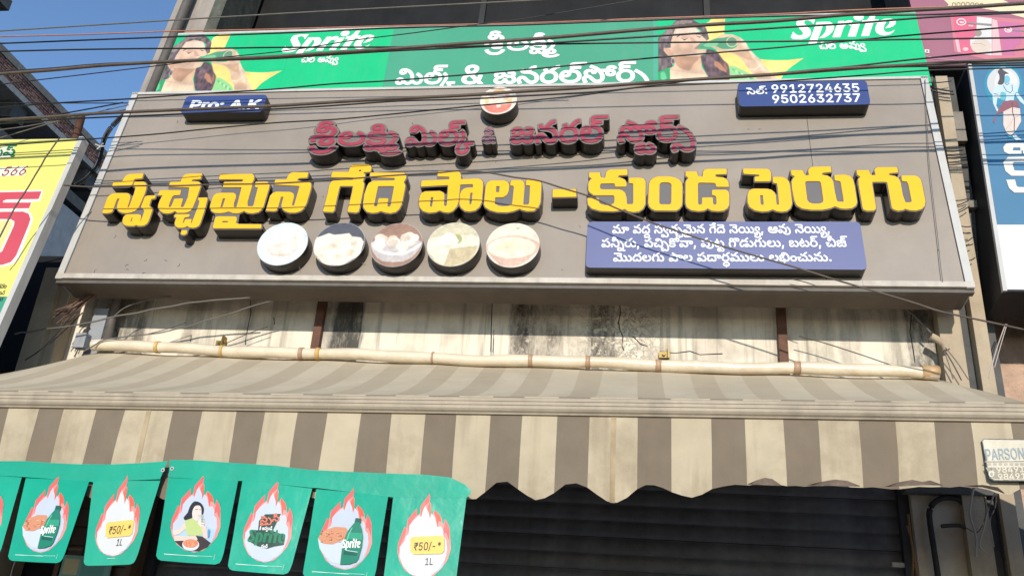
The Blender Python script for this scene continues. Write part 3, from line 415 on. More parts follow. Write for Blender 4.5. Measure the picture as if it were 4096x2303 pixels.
'la_stop':(709,[[356,-12,231,4,180,24,100,84,51,168,39,216,35,269,46,358,90,440,129,473,174,493,225,500,294,484,321,466,353,409,353,335,319,274,288,252,249,239,169,238,114,258,58,304,81,366,120,327,166,308,232,309,258,322,273,342,278,369,274,395,244,425,220,429,177,419,143,390,121,344,114,284,118,227,147,157,205,102,296,71,420,72,478,87,526,112,562,147,584,194,591,253,582,314,557,366,520,408,476,436,508,500,537,500,615,426,660,343,674,250,660,159,616,81,540,23,427,-8],[340,540,356,595,403,637,402,619,350,664,336,692,332,724,342,771,385,815,425,830,485,837,814,838,814,763,462,761,421,740,415,717,420,694,448,674,647,668,647,593,462,590,427,566,424,535,439,511,462,502,523,500,535,425,453,428,383,452,360,474,345,504]]),
'ma':(1058,[[239,425,184,436,158,452,114,514,97,564,180,591,209,518,225,504,264,503,304,532,396,644,455,698,521,722,562,725,568,648,510,637,487,625,345,468,294,436],[481,-12,438,-8,366,28,246,166,200,202,172,207,126,189,112,167,112,108,126,84,150,68,211,68,236,83,275,141,328,81,266,14,211,-9,127,-6,90,10,62,35,33,102,34,179,48,214,99,264,133,278,170,282,234,270,262,254,396,105,438,76,486,67,532,75,566,99,586,138,593,192,587,246,570,292,542,332,506,366,410,410,353,421,243,425,326,500,460,476,564,423,604,387,658,299,676,194,671,138,655,88,628,46,590,14,541,-5],[828,-12,746,3,710,22,621,111,661,176,744,94,804,70,835,67,880,75,913,100,933,139,940,193,934,247,916,294,854,370,764,423,801,500,841,481,913,430,971,365,1010,288,1023,199,1017,138,1001,86,973,44,935,13,886,-6]]),
'ma_under':(259,[[110,-386,23,-375,-14,-362,-62,-331,-97,-290,-119,-238,-126,-176,-119,-121,-99,-72,-67,-29,-24,4,27,28,104,41,192,26,250,-20,266,-55,271,-98,262,-143,236,-182,194,-207,139,-216,71,-201,44,-182,24,-156,12,-123,8,-83,15,-44,37,13,124,162,137,194,148,261,140,312,114,356,87,382,7,428,43,500,147,437,208,353,223,308,228,263,216,190,182,114,90,-38,79,-81,94,-132,113,-145,140,-149,182,-134,198,-95,192,-62,173,-40,145,-27,76,-25,21,-43,-24,-81,-40,-108,-53,-176,-42,-234,-11,-278,21,-298,61,-310,169,-309,224,-294,272,-269,313,-233,376,-278,297,-341,252,-361,205,-375]]),
'maa_sign':(1379,[[481,-12,438,-8,366,28,246,166,200,202,172,207,126,189,112,167,112,108,126,84,150,68,211,68,236,83,275,141,328,81,266,14,211,-9,127,-6,90,10,62,35,33,102,34,179,48,214,99,264,133,278,170,282,234,270,262,254,396,105,438,76,486,67,532,75,566,99,586,138,593,192,587,246,570,292,542,332,506,366,410,410,353,421,243,425,326,500,460,476,564,423,604,387,658,299,676,194,671,138,655,88,628,46,590,14,541,-5],[827,-12,745,3,710,22,677,47,620,111,660,176,742,94,770,79,832,67,878,75,912,99,932,138,939,189,933,241,916,288,852,366,764,425,800,500,849,471,869,446,910,418,978,343,1002,298,1017,248,1022,194,1016,135,1000,85,972,44,934,13,885,-6],[1223,220,1160,231,1117,260,1094,301,1086,344,1096,399,1119,443,1207,450,1170,402,1159,353,1163,326,1176,304,1227,286,1257,291,1276,304,1287,325,1285,386,1266,408,1235,421,1194,425,790,425,800,500,1192,499,1253,492,1298,475,1336,443,1361,388,1364,353,1354,297,1326,255,1281,229],[239,425,184,436,158,452,114,514,97,564,180,591,209,518,225,504,264,503,304,532,396,644,455,698,521,722,562,725,568,648,510,637,487,625,345,468,294,436]]),
'mai_sign':(1058,[[481,-12,438,-8,366,28,223,189,172,207,126,189,112,167,107,136,126,84,150,68,211,68,236,83,275,141,328,81,288,33,266,14,211,-9,127,-6,90,10,62,35,44,66,29,138,34,179,48,214,99,264,133,278,170,282,234,270,262,254,396,105,438,76,487,67,533,75,566,99,586,138,593,192,586,252,565,302,533,344,448,405,402,425,296,425,296,500,337,500,459,474,533,438,567,416,624,359,663,286,676,194,671,138,655,88,628,46,590,14,541,-5],[828,-12,746,3,710,22,621,111,661,176,744,94,804,70,835,67,880,75,913,100,933,139,940,193,934,247,916,294,854,370,764,423,801,500,841,481,913,430,971,365,1010,288,1023,199,1017,138,1001,86,973,44,935,13,886,-6],[631,553,620,496,592,460,567,444,498,427,325,425,325,500,487,501,534,515,546,531,549,552,533,592,488,607,69,608,69,683,452,683,538,675,568,664,608,630,628,584],[183,-61,225,-65,282,-97,299,-121,312,-173,303,-221,280,-261,196,-267,232,-226,243,-184,226,-142,179,-127,133,-142,118,-180,124,-210,144,-229,174,-240,743,-243,743,-318,225,-317,161,-310,114,-294,76,-264,52,-215,49,-181,58,-132,86,-94,129,-69]]),
'mi_sign':(1058,[[481,-12,438,-8,366,28,223,189,172,207,126,189,112,167,107,136,126,84,150,68,211,68,236,83,275,141,328,81,288,33,266,14,211,-9,127,-6,90,10,62,35,44,66,29,138,34,179,48,214,99,264,133,278,204,279,262,254,396,105,438,76,487,67,519,71,546,82,581,133,593,225,583,313,534,440,483,514,419,574,383,597,295,629,223,628,199,616,184,598,182,554,211,525,261,524,280,535,294,554,296,607,265,662,336,673,360,626,369,575,360,525,334,486,292,460,235,452,193,457,160,471,135,492,108,545,110,611,150,668,183,686,269,701,321,697,372,685,468,637,552,563,618,467,642,411,661,351,676,223,666,128,653,90,625,45,586,13,538,-6],[828,-12,746,3,710,22,621,111,661,176,744,94,804,70,835,67,880,75,913,100,933,139,940,193,934,247,916,294,854,370,764,423,801,500,841,481,913,430,971,365,1010,288,1023,199,1017,138,1001,86,973,44,935,13,886,-6]]),
'mo_sign':(1404,[[481,-12,438,-8,366,28,223,189,172,207,126,189,112,167,107,136,126,84,150,68,211,68,236,83,275,141,328,81,288,33,266,14,211,-9,127,-6,90,10,62,35,44,66,29,138,34,179,48,214,99,264,133,278,170,282,234,270,262,254,396,105,438,76,487,67,533,75,566,99,586,138,593,192,586,252,565,302,533,344,448,405,402,425,296,425,296,500,337,500,459,474,533,438,567,416,624,359,663,286,676,194,671,138,655,88,628,46,590,14,541,-5],[828,-12,746,3,710,22,621,111,661,176,744,94,804,70,835,67,880,75,913,100,933,139,940,193,934,247,916,294,854,370,764,423,801,500,841,481,913,430,971,365,1010,288,1023,199,1017,138,1001,86,973,44,935,13,886,-6],[1174,-12,1092,3,1056,22,967,111,1007,176,1090,94,1150,70,1181,67,1226,75,1259,100,1279,139,1286,193,1280,247,1262,294,1200,370,1110,423,1147,500,1187,481,1259,430,1317,365,1356,288,1369,199,1363,138,1347,86,1319,44,1281,13,1232,-6],[631,553,620,496,592,460,567,444,498,427,325,425,325,500,487,501,534,515,546,531,549,552,533,592,488,607,69,608,69,683,452,683,538,675,568,664,608,630,628,584]]),
'na':(702,[[472,-12,428,-8,356,23,206,193,180,207,143,204,126,190,111,143,123,77,159,14,78,-13,42,60,29,143,46,216,94,267,165,286,201,283,256,256,380,112,426,78,478,67,524,75,557,100,577,140,584,194,578,247,561,293,534,333,497,366,401,410,344,421,238,425,316,500,387,492,506,452,554,423,594,387,626,346,649,299,667,194,662,136,645,86,618,44,580,14,532,-6],[236,425,180,436,155,452,112,514,94,564,177,591,206,518,222,504,261,503,301,532,393,644,452,698,518,722,559,725,565,648,506,637,484,625,342,468,292,436]]),
'na_under':(346,[[329,-337,302,-335,253,-315,88,-156,36,-119,10,-111,-49,-113,-75,-127,-93,-150,-99,-182,-92,-219,-70,-245,-35,-261,10,-266,94,-252,131,-234,163,-210,212,-142,238,-49,238,63,229,117,193,217,166,264,89,352,-18,430,22,500,111,438,185,367,244,286,286,198,312,106,320,10,310,-88,279,-175,227,-248,183,-285,93,-327,6,-337,-90,-318,-126,-296,-154,-265,-172,-227,-178,-182,-173,-144,-160,-110,-137,-80,-106,-57,-66,-42,24,-41,97,-73,264,-233,301,-258,349,-264,395,-230,442,-282,390,-324]]),
'ne_sign':(702,[[473,-12,429,-8,357,23,292,88,206,193,180,207,143,204,126,190,111,143,123,77,159,14,78,-13,42,60,29,143,46,216,94,267,165,286,201,283,256,256,380,112,426,78,478,67,523,75,556,99,577,138,584,192,577,252,556,302,524,344,439,405,393,425,287,425,287,500,335,500,450,474,524,438,558,416,615,359,654,286,667,194,662,136,645,86,618,44,580,14,532,-6],[627,553,616,496,588,460,563,444,494,427,321,425,321,500,483,501,530,515,542,531,545,552,529,592,484,607,65,608,65,683,448,683,534,675,564,664,604,630,624,584]]),
'nii_sign':(702,[[472,-12,428,-8,356,23,206,193,180,207,143,204,126,190,111,143,123,77,159,14,78,-13,42,60,29,143,46,216,94,267,127,281,201,283,256,256,382,110,426,77,476,67,509,71,557,105,572,136,583,227,573,314,524,441,473,514,409,574,373,597,285,629,213,628,189,616,174,598,173,554,201,525,251,524,271,535,284,554,289,584,279,628,255,662,327,673,350,626,360,575,351,525,324,486,282,460,226,452,184,457,150,471,125,492,98,545,100,611,140,668,173,686,259,701,311,697,362,685,458,637,542,563,608,467,632,412,651,354,666,228,664,177,644,92,617,46,579,14,531,-6],[276,853,330,847,372,828,402,797,423,757,347,737,323,774,295,786,252,784,230,773,215,756,212,717,234,682,259,663,185,635,146,685,135,740,140,773,175,823,204,840]]),
'o':(600,[[299,-12,208,4,135,50,82,122,54,216,51,270,65,374,106,458,169,518,252,549,299,553,391,537,465,491,518,419,535,374,549,270,535,167,518,122,465,50,391,4],[299,67,350,74,390,95,421,128,443,170,460,270,443,370,421,412,390,446,350,467,299,474,250,467,209,446,179,413,157,371,140,270,157,170,179,128,209,95,250,74]]),
'p':(612,[[77,-204,77,546,162,546,162,458,172,458,218,516,282,548,330,553,414,538,483,493,532,421,548,376,562,271,549,166,532,121,483,49,451,23,374,-8,284,-7,247,6,219,25,172,84,165,84,165,-204],[317,67,364,74,403,94,433,127,455,169,472,272,468,326,455,375,434,416,404,447,365,467,317,474,271,468,233,449,203,418,181,378,168,329,164,272,168,215,203,124,234,93,272,73]]),
'pa':(711,[[485,-12,440,-8,367,28,305,91,246,166,200,202,172,207,126,189,112,167,112,108,126,84,150,68,211,68,236,83,275,141,328,81,288,33,240,0,175,-12,127,-6,90,10,62,35,44,66,29,138,34,179,48,214,70,242,133,278,170,282,234,270,262,254,396,105,439,76,490,67,534,75,566,100,586,139,593,193,587,247,570,294,543,335,507,370,417,423,455,500,495,481,567,430,625,365,663,287,676,198,670,137,654,85,626,44,588,13,541,-6],[197,425,142,436,116,452,72,514,55,564,138,591,167,518,183,504,222,503,262,532,354,644,413,698,479,722,520,725,526,648,468,637,445,625,303,468,252,436]]),
'pa_under':(406,[[215,-337,150,-327,124,-314,71,-265,12,-195,-30,-165,-73,-165,-90,-176,-105,-215,-92,-254,-50,-270,-21,-265,2,-250,37,-200,82,-259,48,-299,6,-327,-53,-337,-92,-333,-124,-320,-166,-274,-176,-244,-180,-212,-171,-165,-144,-127,-105,-102,-57,-93,-2,-103,23,-116,158,-247,195,-264,247,-261,274,-248,311,-191,321,-148,321,-40,312,13,276,116,222,212,152,297,71,371,-18,430,22,500,156,403,279,267,344,157,388,34,403,-101,394,-188,382,-226,356,-273,320,-308,273,-330]]),
'paa_sign':(1031,[[485,-12,440,-8,367,28,305,91,246,166,200,202,172,207,126,189,112,167,112,108,126,84,150,68,211,68,236,83,275,141,328,81,266,14,211,-9,127,-6,90,10,62,35,33,102,34,179,48,214,99,264,133,278,170,282,234,270,262,254,396,105,439,76,490,67,534,75,566,98,586,140,590,244,567,329,548,369,497,445,489,469,452,505,332,591,244,636,280,712,424,632,524,548,582,481,654,335,674,245,676,198,670,137,654,85,626,44,588,13,541,-6],[875,220,812,231,769,260,746,301,738,344,748,399,771,443,859,450,822,402,811,353,815,326,828,304,879,286,909,291,928,304,943,350,937,386,918,408,887,421,97,425,97,500,804,500,929,485,969,462,1003,418,1016,353,1006,297,978,255,933,229]]),
'pu_sign':(998,[[484,-9,429,-1,375,24,307,88,246,166,200,202,172,207,126,189,112,167,112,108,126,84,150,68,211,68,236,83,275,141,328,81,288,33,240,0,175,-12,127,-6,90,10,62,35,44,66,29,138,34,179,48,214,70,242,133,278,170,282,234,270,262,254,396,105,439,76,490,67,534,75,566,100,586,139,593,193,587,247,570,294,543,334,507,369,417,423,455,500,495,481,567,430,625,365,663,287,676,198,670,137,654,86,626,45,587,15,540,-3],[695,-146,612,-137,537,-110,465,-64,351,43,458,42,490,9,560,-40,640,-64,741,-62,788,-46,826,-19,856,19,874,68,880,127,870,214,816,323,757,380,682,423,719,500,767,475,850,411,911,331,950,236,963,131,949,25,906,-57,838,-114,795,-132],[197,425,142,436,116,452,72,514,55,564,138,591,167,518,183,504,222,503,262,532,354,644,413,698,479,722,520,725,526,648,468,637,445,625,303,468,252,436]]),
'r':(376,[[77,0,77,546,162,546,162,462,168,462,189,499,222,529,263,547,354,552,354,464,264,465,204,433,183,407,169,377,165,342,165,0]]),
'ra':(593,[[35,236,39,286,68,374,123,441,201,485,296,500,392,486,470,443,525,376,543,334,558,237,544,146,526,106,471,42,393,2,296,-12,200,2,122,42,92,71,49,145],[118,248,123,197,138,154,163,117,198,89,242,73,296,67,351,73,396,90,430,116,455,152,470,194,475,242,470,291,456,334,431,372,396,400,352,419,296,425,240,419,196,400,161,372,137,336],[265,425,210,436,184,452,140,514,123,564,206,591,235,518,251,504,290,503,330,532,422,644,481,698,547,722,588,725,594,648,536,637,513,625,371,468,320,436]]),
'ra_stop':(593,[[35,236,39,286,68,374,123,441,201,485,296,500,392,486,470,443,525,376,543,334,558,237,544,146,526,106,471,42,393,2,296,-12,200,2,122,42,92,71,49,145],[118,248,123,197,138,154,163,117,198,89,242,73,296,67,351,73,396,90,430,116,455,152,470,194,475,242,470,291,456,334,431,372,396,400,352,419,296,425,240,419,196,400,161,372,137,336],[108,540,124,595,171,637,170,619,118,664,104,692,100,724,110,771,153,815,193,830,253,837,582,838,582,763,230,761,189,740,183,717,188,694,216,674,415,668,415,593,230,590,195,566,192,535,207,511,246,500,303,500,303,425,221,428,151,452,128,474,113,504]]),
'ra_under':(420,[[168,500,220,493,264,473,301,442,331,401,369,300,381,187,378,121,356,-2,314,-114,286,-166,182,-308,54,-430,1,-369,109,-270,206,-147,256,-50,275,4,298,121,294,266,272,346,253,380,230,407,200,425,164,431,136,427,113,414,98,394,96,345,105,328,134,310,204,310,237,326,293,372,327,304,284,274,200,240,156,236,98,245,54,272,25,314,15,369,20,405,34,436,57,463,88,483,125,496]]),
'sa':(702,[[472,-12,428,-8,356,23,206,193,164,209,126,190,111,143,123,77,159,14,78,-13,42,60,29,143,33,182,67,245,127,281,165,286,201,283,256,256,380,112,425,78,480,67,524,75,557,100,577,139,584,193,578,247,561,294,534,335,498,370,408,423,446,500,486,481,558,430,616,365,654,287,667,198,661,137,644,86,617,44,579,13,531,-6],[197,425,142,436,116,452,72,514,55,564,138,591,167,518,183,504,222,503,262,532,354,644,413,698,479,722,520,725,526,648,468,637,445,625,303,468,252,436]]),
'sa_under':(406,[[212,-337,150,-327,122,-314,70,-268,-11,-178,-30,-167,-70,-167,-93,-195,-94,-244,-61,-318,-133,-344,-171,-251,-174,-214,-166,-164,-142,-126,-104,-101,-52,-93,20,-113,70,-155,139,-230,197,-264,249,-261,274,-248,311,-191,321,-148,321,-40,312,13,276,116,222,212,152,297,71,371,-18,430,22,500,156,403,279,267,344,157,388,34,403,-101,394,-188,382,-226,356,-273,319,-308,271,-330]]),
'sai_sign':(702,[[472,-12,428,-8,356,23,206,193,164,209,126,190,111,143,123,77,159,14,78,-13,42,60,29,143,33,182,67,245,127,281,165,286,201,283,256,256,380,112,425,78,480,67,524,75,557,100,577,139,584,193,578,247,561,294,534,335,498,370,408,423,446,500,486,481,558,430,616,365,654,287,667,198,661,137,644,86,617,44,579,13,531,-6],[199,-61,241,-65,298,-97,315,-121,328,-173,319,-221,296,-261,212,-267,248,-226,259,-184,242,-142,195,-127,168,-131,149,-142,138,-160,140,-210,160,-229,231,-243,637,-243,637,-318,241,-317,177,-310,130,-294,92,-264,68,-215,65,-181,74,-132,102,-94,145,-69],[393,553,382,496,354,460,329,444,260,427,144,425,144,500,284,508,308,531,310,564,302,584,284,599,250,607,-15,608,-15,683,214,683,300,675,330,664,370,630,390,584]]),
'se_sign':(702,[[472,-12,428,-8,356,23,206,193,164,209,126,190,111,143,123,77,159,14,78,-13,42,60,29,143,33,182,67,245,127,281,165,286,201,283,256,256,380,112,425,78,480,67,524,75,557,100,577,139,584,193,578,247,561,294,534,335,498,370,408,423,446,500,486,481,558,430,616,365,654,287,667,198,661,137,644,86,617,44,579,13,531,-6],[393,553,382,496,354,460,329,444,260,427,144,425,144,500,284,508,308,531,310,564,302,584,284,599,250,607,-15,608,-15,683,214,683,300,675,330,664,370,630,390,584]]),
'sha_ra_under':(0,[[-233,-283,-294,-277,-348,-260,-396,-231,-460,-158,-501,-75,-429,-43,-407,-96,-350,-168,-315,-188,-233,-204,-189,-200,-116,-168,-86,-138,-38,-43,34,-74,-5,-157,-69,-231,-117,-260,-172,-277]]),
'shii_sign':(550,[[361,-12,311,-7,272,7,244,29,212,87,212,153,244,210,345,294,414,368,433,410,435,497,402,555,374,576,338,590,257,603,208,599,184,587,169,569,164,546,178,507,196,496,246,495,266,506,279,525,281,578,250,633,321,644,352,572,345,495,319,456,277,431,220,423,145,441,103,486,90,542,95,580,110,612,134,638,210,668,315,668,412,639,450,614,502,550,516,510,520,466,514,408,494,357,447,295,314,181,292,143,293,101,304,82,327,68,395,67,419,80,433,102,438,130,431,173,410,210,376,241,332,265,281,280,170,280,136,264,117,239,111,207,127,141,51,119,36,165,29,213,46,283,70,313,105,337,154,353,217,358,322,344,371,325,462,264,494,224,514,177,520,125,509,68,478,24,446,4],[271,824,325,818,366,798,397,768,418,728,342,708,328,734,306,752,272,758,225,744,210,727,207,688,229,653,254,634,180,606,157,631,133,682,135,744,148,772,170,794,233,821]]),
'sii_sign':(702,[[472,-12,428,-8,356,23,206,193,164,209,126,190,111,143,123,77,159,14,78,-13,42,60,29,143,33,182,67,245,127,281,165,286,201,283,256,256,380,112,425,78,480,67,524,75,557,100,577,139,584,193,578,247,561,294,534,335,498,370,408,423,446,500,486,481,558,430,616,365,654,287,667,198,661,137,644,86,617,44,579,13,531,-6],[214,432,146,440,85,458,112,522,210,501,250,505,283,518,306,544,313,587,306,630,284,660,250,679,185,684,152,665,152,629,165,617,207,608,242,613,270,628,319,675,343,618,292,573,239,553,150,556,110,572,84,601,76,643,80,672,114,718,175,744,214,747,266,742,309,726,342,700,365,667,379,628,384,583,373,519,340,472,307,450,265,436],[245,869,299,863,340,845,371,816,393,777,317,757,291,792,270,801,217,801,180,774,176,738,195,704,132,676,106,735,114,804,143,840,188,862]]),
'soo_sign':(1018,[[862,249,798,260,756,289,732,329,725,373,734,428,758,472,846,479,810,430,798,382,802,355,816,334,837,320,866,315,896,320,916,334,930,379,924,415,904,438,874,450,500,454,458,448,428,428,409,399,399,361,321,361,309,401,287,430,259,448,228,454,190,450,168,438,154,418,150,379,162,345,84,323,68,380,72,436,108,492,174,525,251,527,305,511,350,469,368,435,353,440,386,489,436,519,469,526,782,529,891,521,926,510,975,472,1000,418,1003,382,994,326,965,284,920,258],[888,679,942,673,984,654,1014,624,1036,583,960,563,946,590,908,612,865,610,843,599,828,582,825,543,847,508,872,489,798,461,775,486,751,537,753,599,766,627,816,666],[472,-12,428,-8,356,23,206,193,180,207,143,204,126,190,111,143,123,77,159,14,78,-13,42,60,29,143,46,216,94,267,127,281,201,283,256,256,380,112,425,78,450,70,480,67,524,75,556,99,577,140,584,197,580,248,552,346,498,434,464,474,456,496,356,574,235,636,271,712,420,630,470,593,560,505,622,390,656,298,667,198,661,137,644,86,617,44,579,13,531,-6]]),
'ssa_stop':(713,[[485,-12,440,-8,367,28,305,91,246,166,200,202,172,207,126,189,112,167,112,108,126,84,150,68,211,68,236,83,275,141,328,81,288,33,240,0,175,-12,127,-6,90,10,62,35,44,66,29,138,34,179,48,214,70,242,133,278,170,282,234,270,262,254,396,105,439,76,490,67,534,75,566,100,586,139,593,192,587,246,570,294,543,334,507,369,417,423,455,500,495,481,567,430,625,365,663,287,676,198,670,137,654,85,626,44,588,13,541,-6],[652,-125,612,-121,579,-108,554,-87,526,-31,522,14,529,49,618,50,607,8,620,-32,641,-45,673,-45,722,-18,769,-80,716,-114],[100,540,116,595,163,637,162,619,110,664,96,692,92,724,102,771,145,815,185,830,245,837,574,838,574,763,222,761,181,740,175,717,180,694,208,674,407,668,407,593,222,590,187,566,184,535,199,511,238,500,295,500,295,425,213,428,143,452,120,474,105,504]]),
't':(327,[[292,546,292,471,10,471,10,546],[92,676,180,676,183,110,195,88,214,76,244,71,289,77,307,3,242,-7,179,3,131,31,102,75,92,135]]),
'tta':(772,[[555,-12,520,-10,459,10,410,55,387,90,408,91,358,26,300,-4,236,-12,191,-8,118,27,68,91,42,180,39,232,56,352,104,436,170,484,245,500,285,496,346,466,378,409,378,335,366,302,345,274,315,252,276,239,195,238,112,273,76,304,100,366,124,340,166,316,222,305,257,309,282,322,298,342,299,395,287,414,244,429,211,424,180,407,135,344,122,297,121,194,143,120,166,92,197,73,238,67,274,71,325,99,342,123,358,185,436,185,455,118,473,95,520,70,595,75,628,100,648,139,654,193,648,247,630,294,568,370,478,423,515,500,555,481,627,430,685,365,724,288,737,199,731,137,714,84,688,43,652,12,607,-6],[282,624,275,478,199,478,192,624]]),
'tta_under':(0,[[-167,-386,-236,-370,-289,-315,-269,-313,-306,-358,-346,-380,-393,-386,-436,-381,-472,-364,-499,-340,-519,-308,-535,-230,-530,-179,-513,-138,-488,-104,-456,-80,-384,-61,-343,-67,-312,-84,-293,-112,-287,-147,-294,-184,-315,-214,-350,-234,-399,-241,-433,-237,-490,-212,-508,-197,-492,-147,-462,-172,-406,-186,-363,-176,-352,-165,-352,-138,-372,-121,-420,-126,-445,-145,-462,-177,-468,-229,-453,-292,-439,-308,-391,-322,-358,-317,-335,-304,-313,-254,-246,-254,-238,-284,-222,-306,-201,-318,-145,-317,-124,-304,-108,-251,-116,-208,-141,-174,-229,-123,-195,-61,-115,-106,-58,-170,-42,-209,-37,-252,-46,-309,-72,-351,-113,-377]]),
'u_sign':(346,[[116,-12,34,3,-2,22,-91,111,-51,176,32,94,92,70,123,67,168,75,201,100,221,139,228,193,222,247,204,294,142,370,52,423,89,500,129,481,201,430,259,365,298,288,311,199,305,138,289,86,261,44,223,13,174,-6]]),
'va':(711,[[481,-12,438,-8,366,28,246,166,200,202,172,207,126,189,112,167,112,108,126,84,150,68,211,68,236,83,275,141,328,81,266,14,211,-9,127,-6,90,10,62,35,33,102,34,179,48,214,99,264,133,278,170,282,234,270,262,254,396,105,438,76,486,67,532,75,566,99,586,138,593,192,587,246,570,292,542,332,506,366,410,410,353,421,243,425,326,500,460,476,564,423,604,387,658,299,676,194,671,138,655,88,628,46,590,14,541,-5],[239,425,184,436,158,452,114,514,97,564,180,591,209,518,225,504,264,503,304,532,396,644,455,698,521,722,562,725,568,648,510,637,487,625,345,468,294,436]]),
'va_under':(458,[[279,-337,217,-327,188,-314,130,-265,49,-175,29,-165,-14,-165,-43,-192,-44,-236,-33,-254,-16,-266,9,-270,38,-265,60,-250,95,-200,140,-259,106,-299,66,-327,5,-337,-34,-333,-66,-320,-108,-274,-122,-212,-106,-151,-86,-127,-61,-108,1,-93,58,-103,82,-116,198,-231,238,-258,284,-266,314,-262,338,-252,368,-212,377,-159,373,-120,362,-82,340,-44,274,28,101,176,70,212,34,290,36,377,53,416,81,450,119,477,166,494,222,500,309,486,342,470,388,423,402,395,413,333,410,297,386,233,368,206,305,245,331,303,330,354,306,398,256,424,220,428,174,421,138,402,116,371,109,333,114,300,155,238,314,104,412,-2,446,-76,458,-157,453,-208,438,-252,412,-288,378,-314,333,-331]]),
'vaa_sign':(1048,[[481,-12,438,-8,366,28,223,189,172,207,126,189,112,167,107,136,126,84,150,68,211,68,236,83,275,141,328,81,266,14,211,-9,127,-6,90,10,62,35,33,102,34,179,48,214,99,264,133,278,204,279,262,254,289,230,417,87,461,69,533,75,566,99,586,138,593,192,585,255,562,306,527,349,483,382,379,427,529,438,604,383,657,300,676,194,671,138,655,88,628,46,590,14,541,-5],[892,220,828,231,786,260,762,301,755,344,764,399,788,443,876,450,840,402,828,353,832,326,846,304,867,291,896,286,926,291,946,304,960,350,954,386,934,408,904,421,97,425,97,500,821,500,946,485,986,462,1020,418,1033,353,1024,297,995,255,950,229]]),
'vu_sign':(998,[[483,-9,413,4,363,33,223,189,172,207,126,189,112,167,107,136,126,84,150,68,211,68,236,83,275,141,328,81,288,33,266,14,211,-9,127,-6,90,10,62,35,44,66,29,138,34,179,48,214,99,264,133,278,170,282,234,270,262,254,396,105,438,76,486,67,532,75,566,99,586,138,593,192,587,246,570,292,542,332,506,366,410,410,353,421,243,425,326,500,460,476,564,423,604,387,658,299,676,194,671,138,655,90,629,48,592,16,543,-3],[695,-146,612,-137,537,-110,465,-64,351,43,458,42,490,9,560,-40,640,-64,741,-62,788,-46,826,-19,856,19,874,68,880,127,870,214,816,323,757,380,682,423,719,500,767,475,850,411,911,331,950,236,963,131,949,25,906,-57,838,-114,795,-132],[239,425,184,436,158,452,114,514,97,564,180,591,209,518,225,504,264,503,304,532,396,644,455,698,521,722,562,725,568,648,510,637,487,625,345,468,294,436]]),
'ya_under':(458,[[174,-386,82,-376,20,-348,-16,-308,-27,-260,-22,-225,-6,-194,27,-166,117,-122,154,-93,158,-73,146,-44,99,-31,55,-42,40,-72,47,-105,-23,-121,-38,-61,-30,-25,-6,7,36,30,100,37,145,33,180,20,222,-22,235,-72,228,-114,205,-146,56,-234,51,-257,59,-280,82,-298,120,-310,174,-314,275,-299,316,-279,349,-250,370,-210,377,-159,373,-120,362,-82,340,-44,275,28,102,176,70,212,34,290,36,377,53,417,81,451,119,478,166,494,222,500,309,486,342,470,388,423,402,395,413,333,410,297,386,233,368,206,305,245,331,303,330,354,306,398,256,424,220,428,174,421,138,402,116,371,109,333,114,300,155,238,385,34,432,-38,455,-115,458,-158,453,-211,438,-258,414,-296,380,-328,339,-354,290,-372]]),
'yi_sign':(1286,[[35,236,39,286,68,374,123,441,201,485,296,500,392,486,470,443,525,376,543,334,558,237,544,146,526,106,471,42,393,2,296,-12,200,2,122,42,92,71,49,145],[118,245,123,196,138,153,163,117,198,89,242,73,296,67,351,72,396,89,430,115,455,150,470,193,475,240,456,331,431,368,396,396,352,415,296,421,240,415,196,396,161,368,137,332],[709,-12,627,3,592,22,559,47,502,111,542,176,626,94,654,79,716,67,761,75,794,100,814,139,821,193,815,247,798,294,734,370,645,423,682,500,722,481,794,430,852,365,891,288,904,199,898,138,882,86,854,44,816,13,767,-6],[1056,-12,974,3,938,22,849,111,889,176,972,94,1032,70,1063,67,1108,75,1141,100,1161,139,1168,193,1162,247,1144,294,1082,370,992,423,1029,500,1069,481,1141,430,1199,365,1238,288,1251,199,1245,138,1229,86,1201,44,1163,13,1114,-6]]),
'₹':(542,[[514,555,489,471,28,471,53,555],[296,0,38,316,36,378,211,382,249,392,280,410,303,436,317,468,321,507,312,564,283,608,253,628,213,640,28,644,53,728,219,724,307,699,356,665,390,621,411,568,417,508,411,453,393,403,361,360,315,326,276,311,173,298,411,6,411,0],[514,728,489,643,125,646,149,728]]),
}
# ================================================================ SETTING
mb = MB(); mb.add([(-300, -300, 0), (300, -300, 0), (300, 300, 0), (-300, 300, 0)], [(0, 1, 2, 3)])
tag(mb.build('road', ASPH, loc=(0, 0, 0)), kind='structure')
mb = MB(); mb.box((-30, 2.2, 0.004), (30, 12, 0.14)); tag(mb.build('pavement', PAVE, loc=(0, 5, 0)), kind='structure')

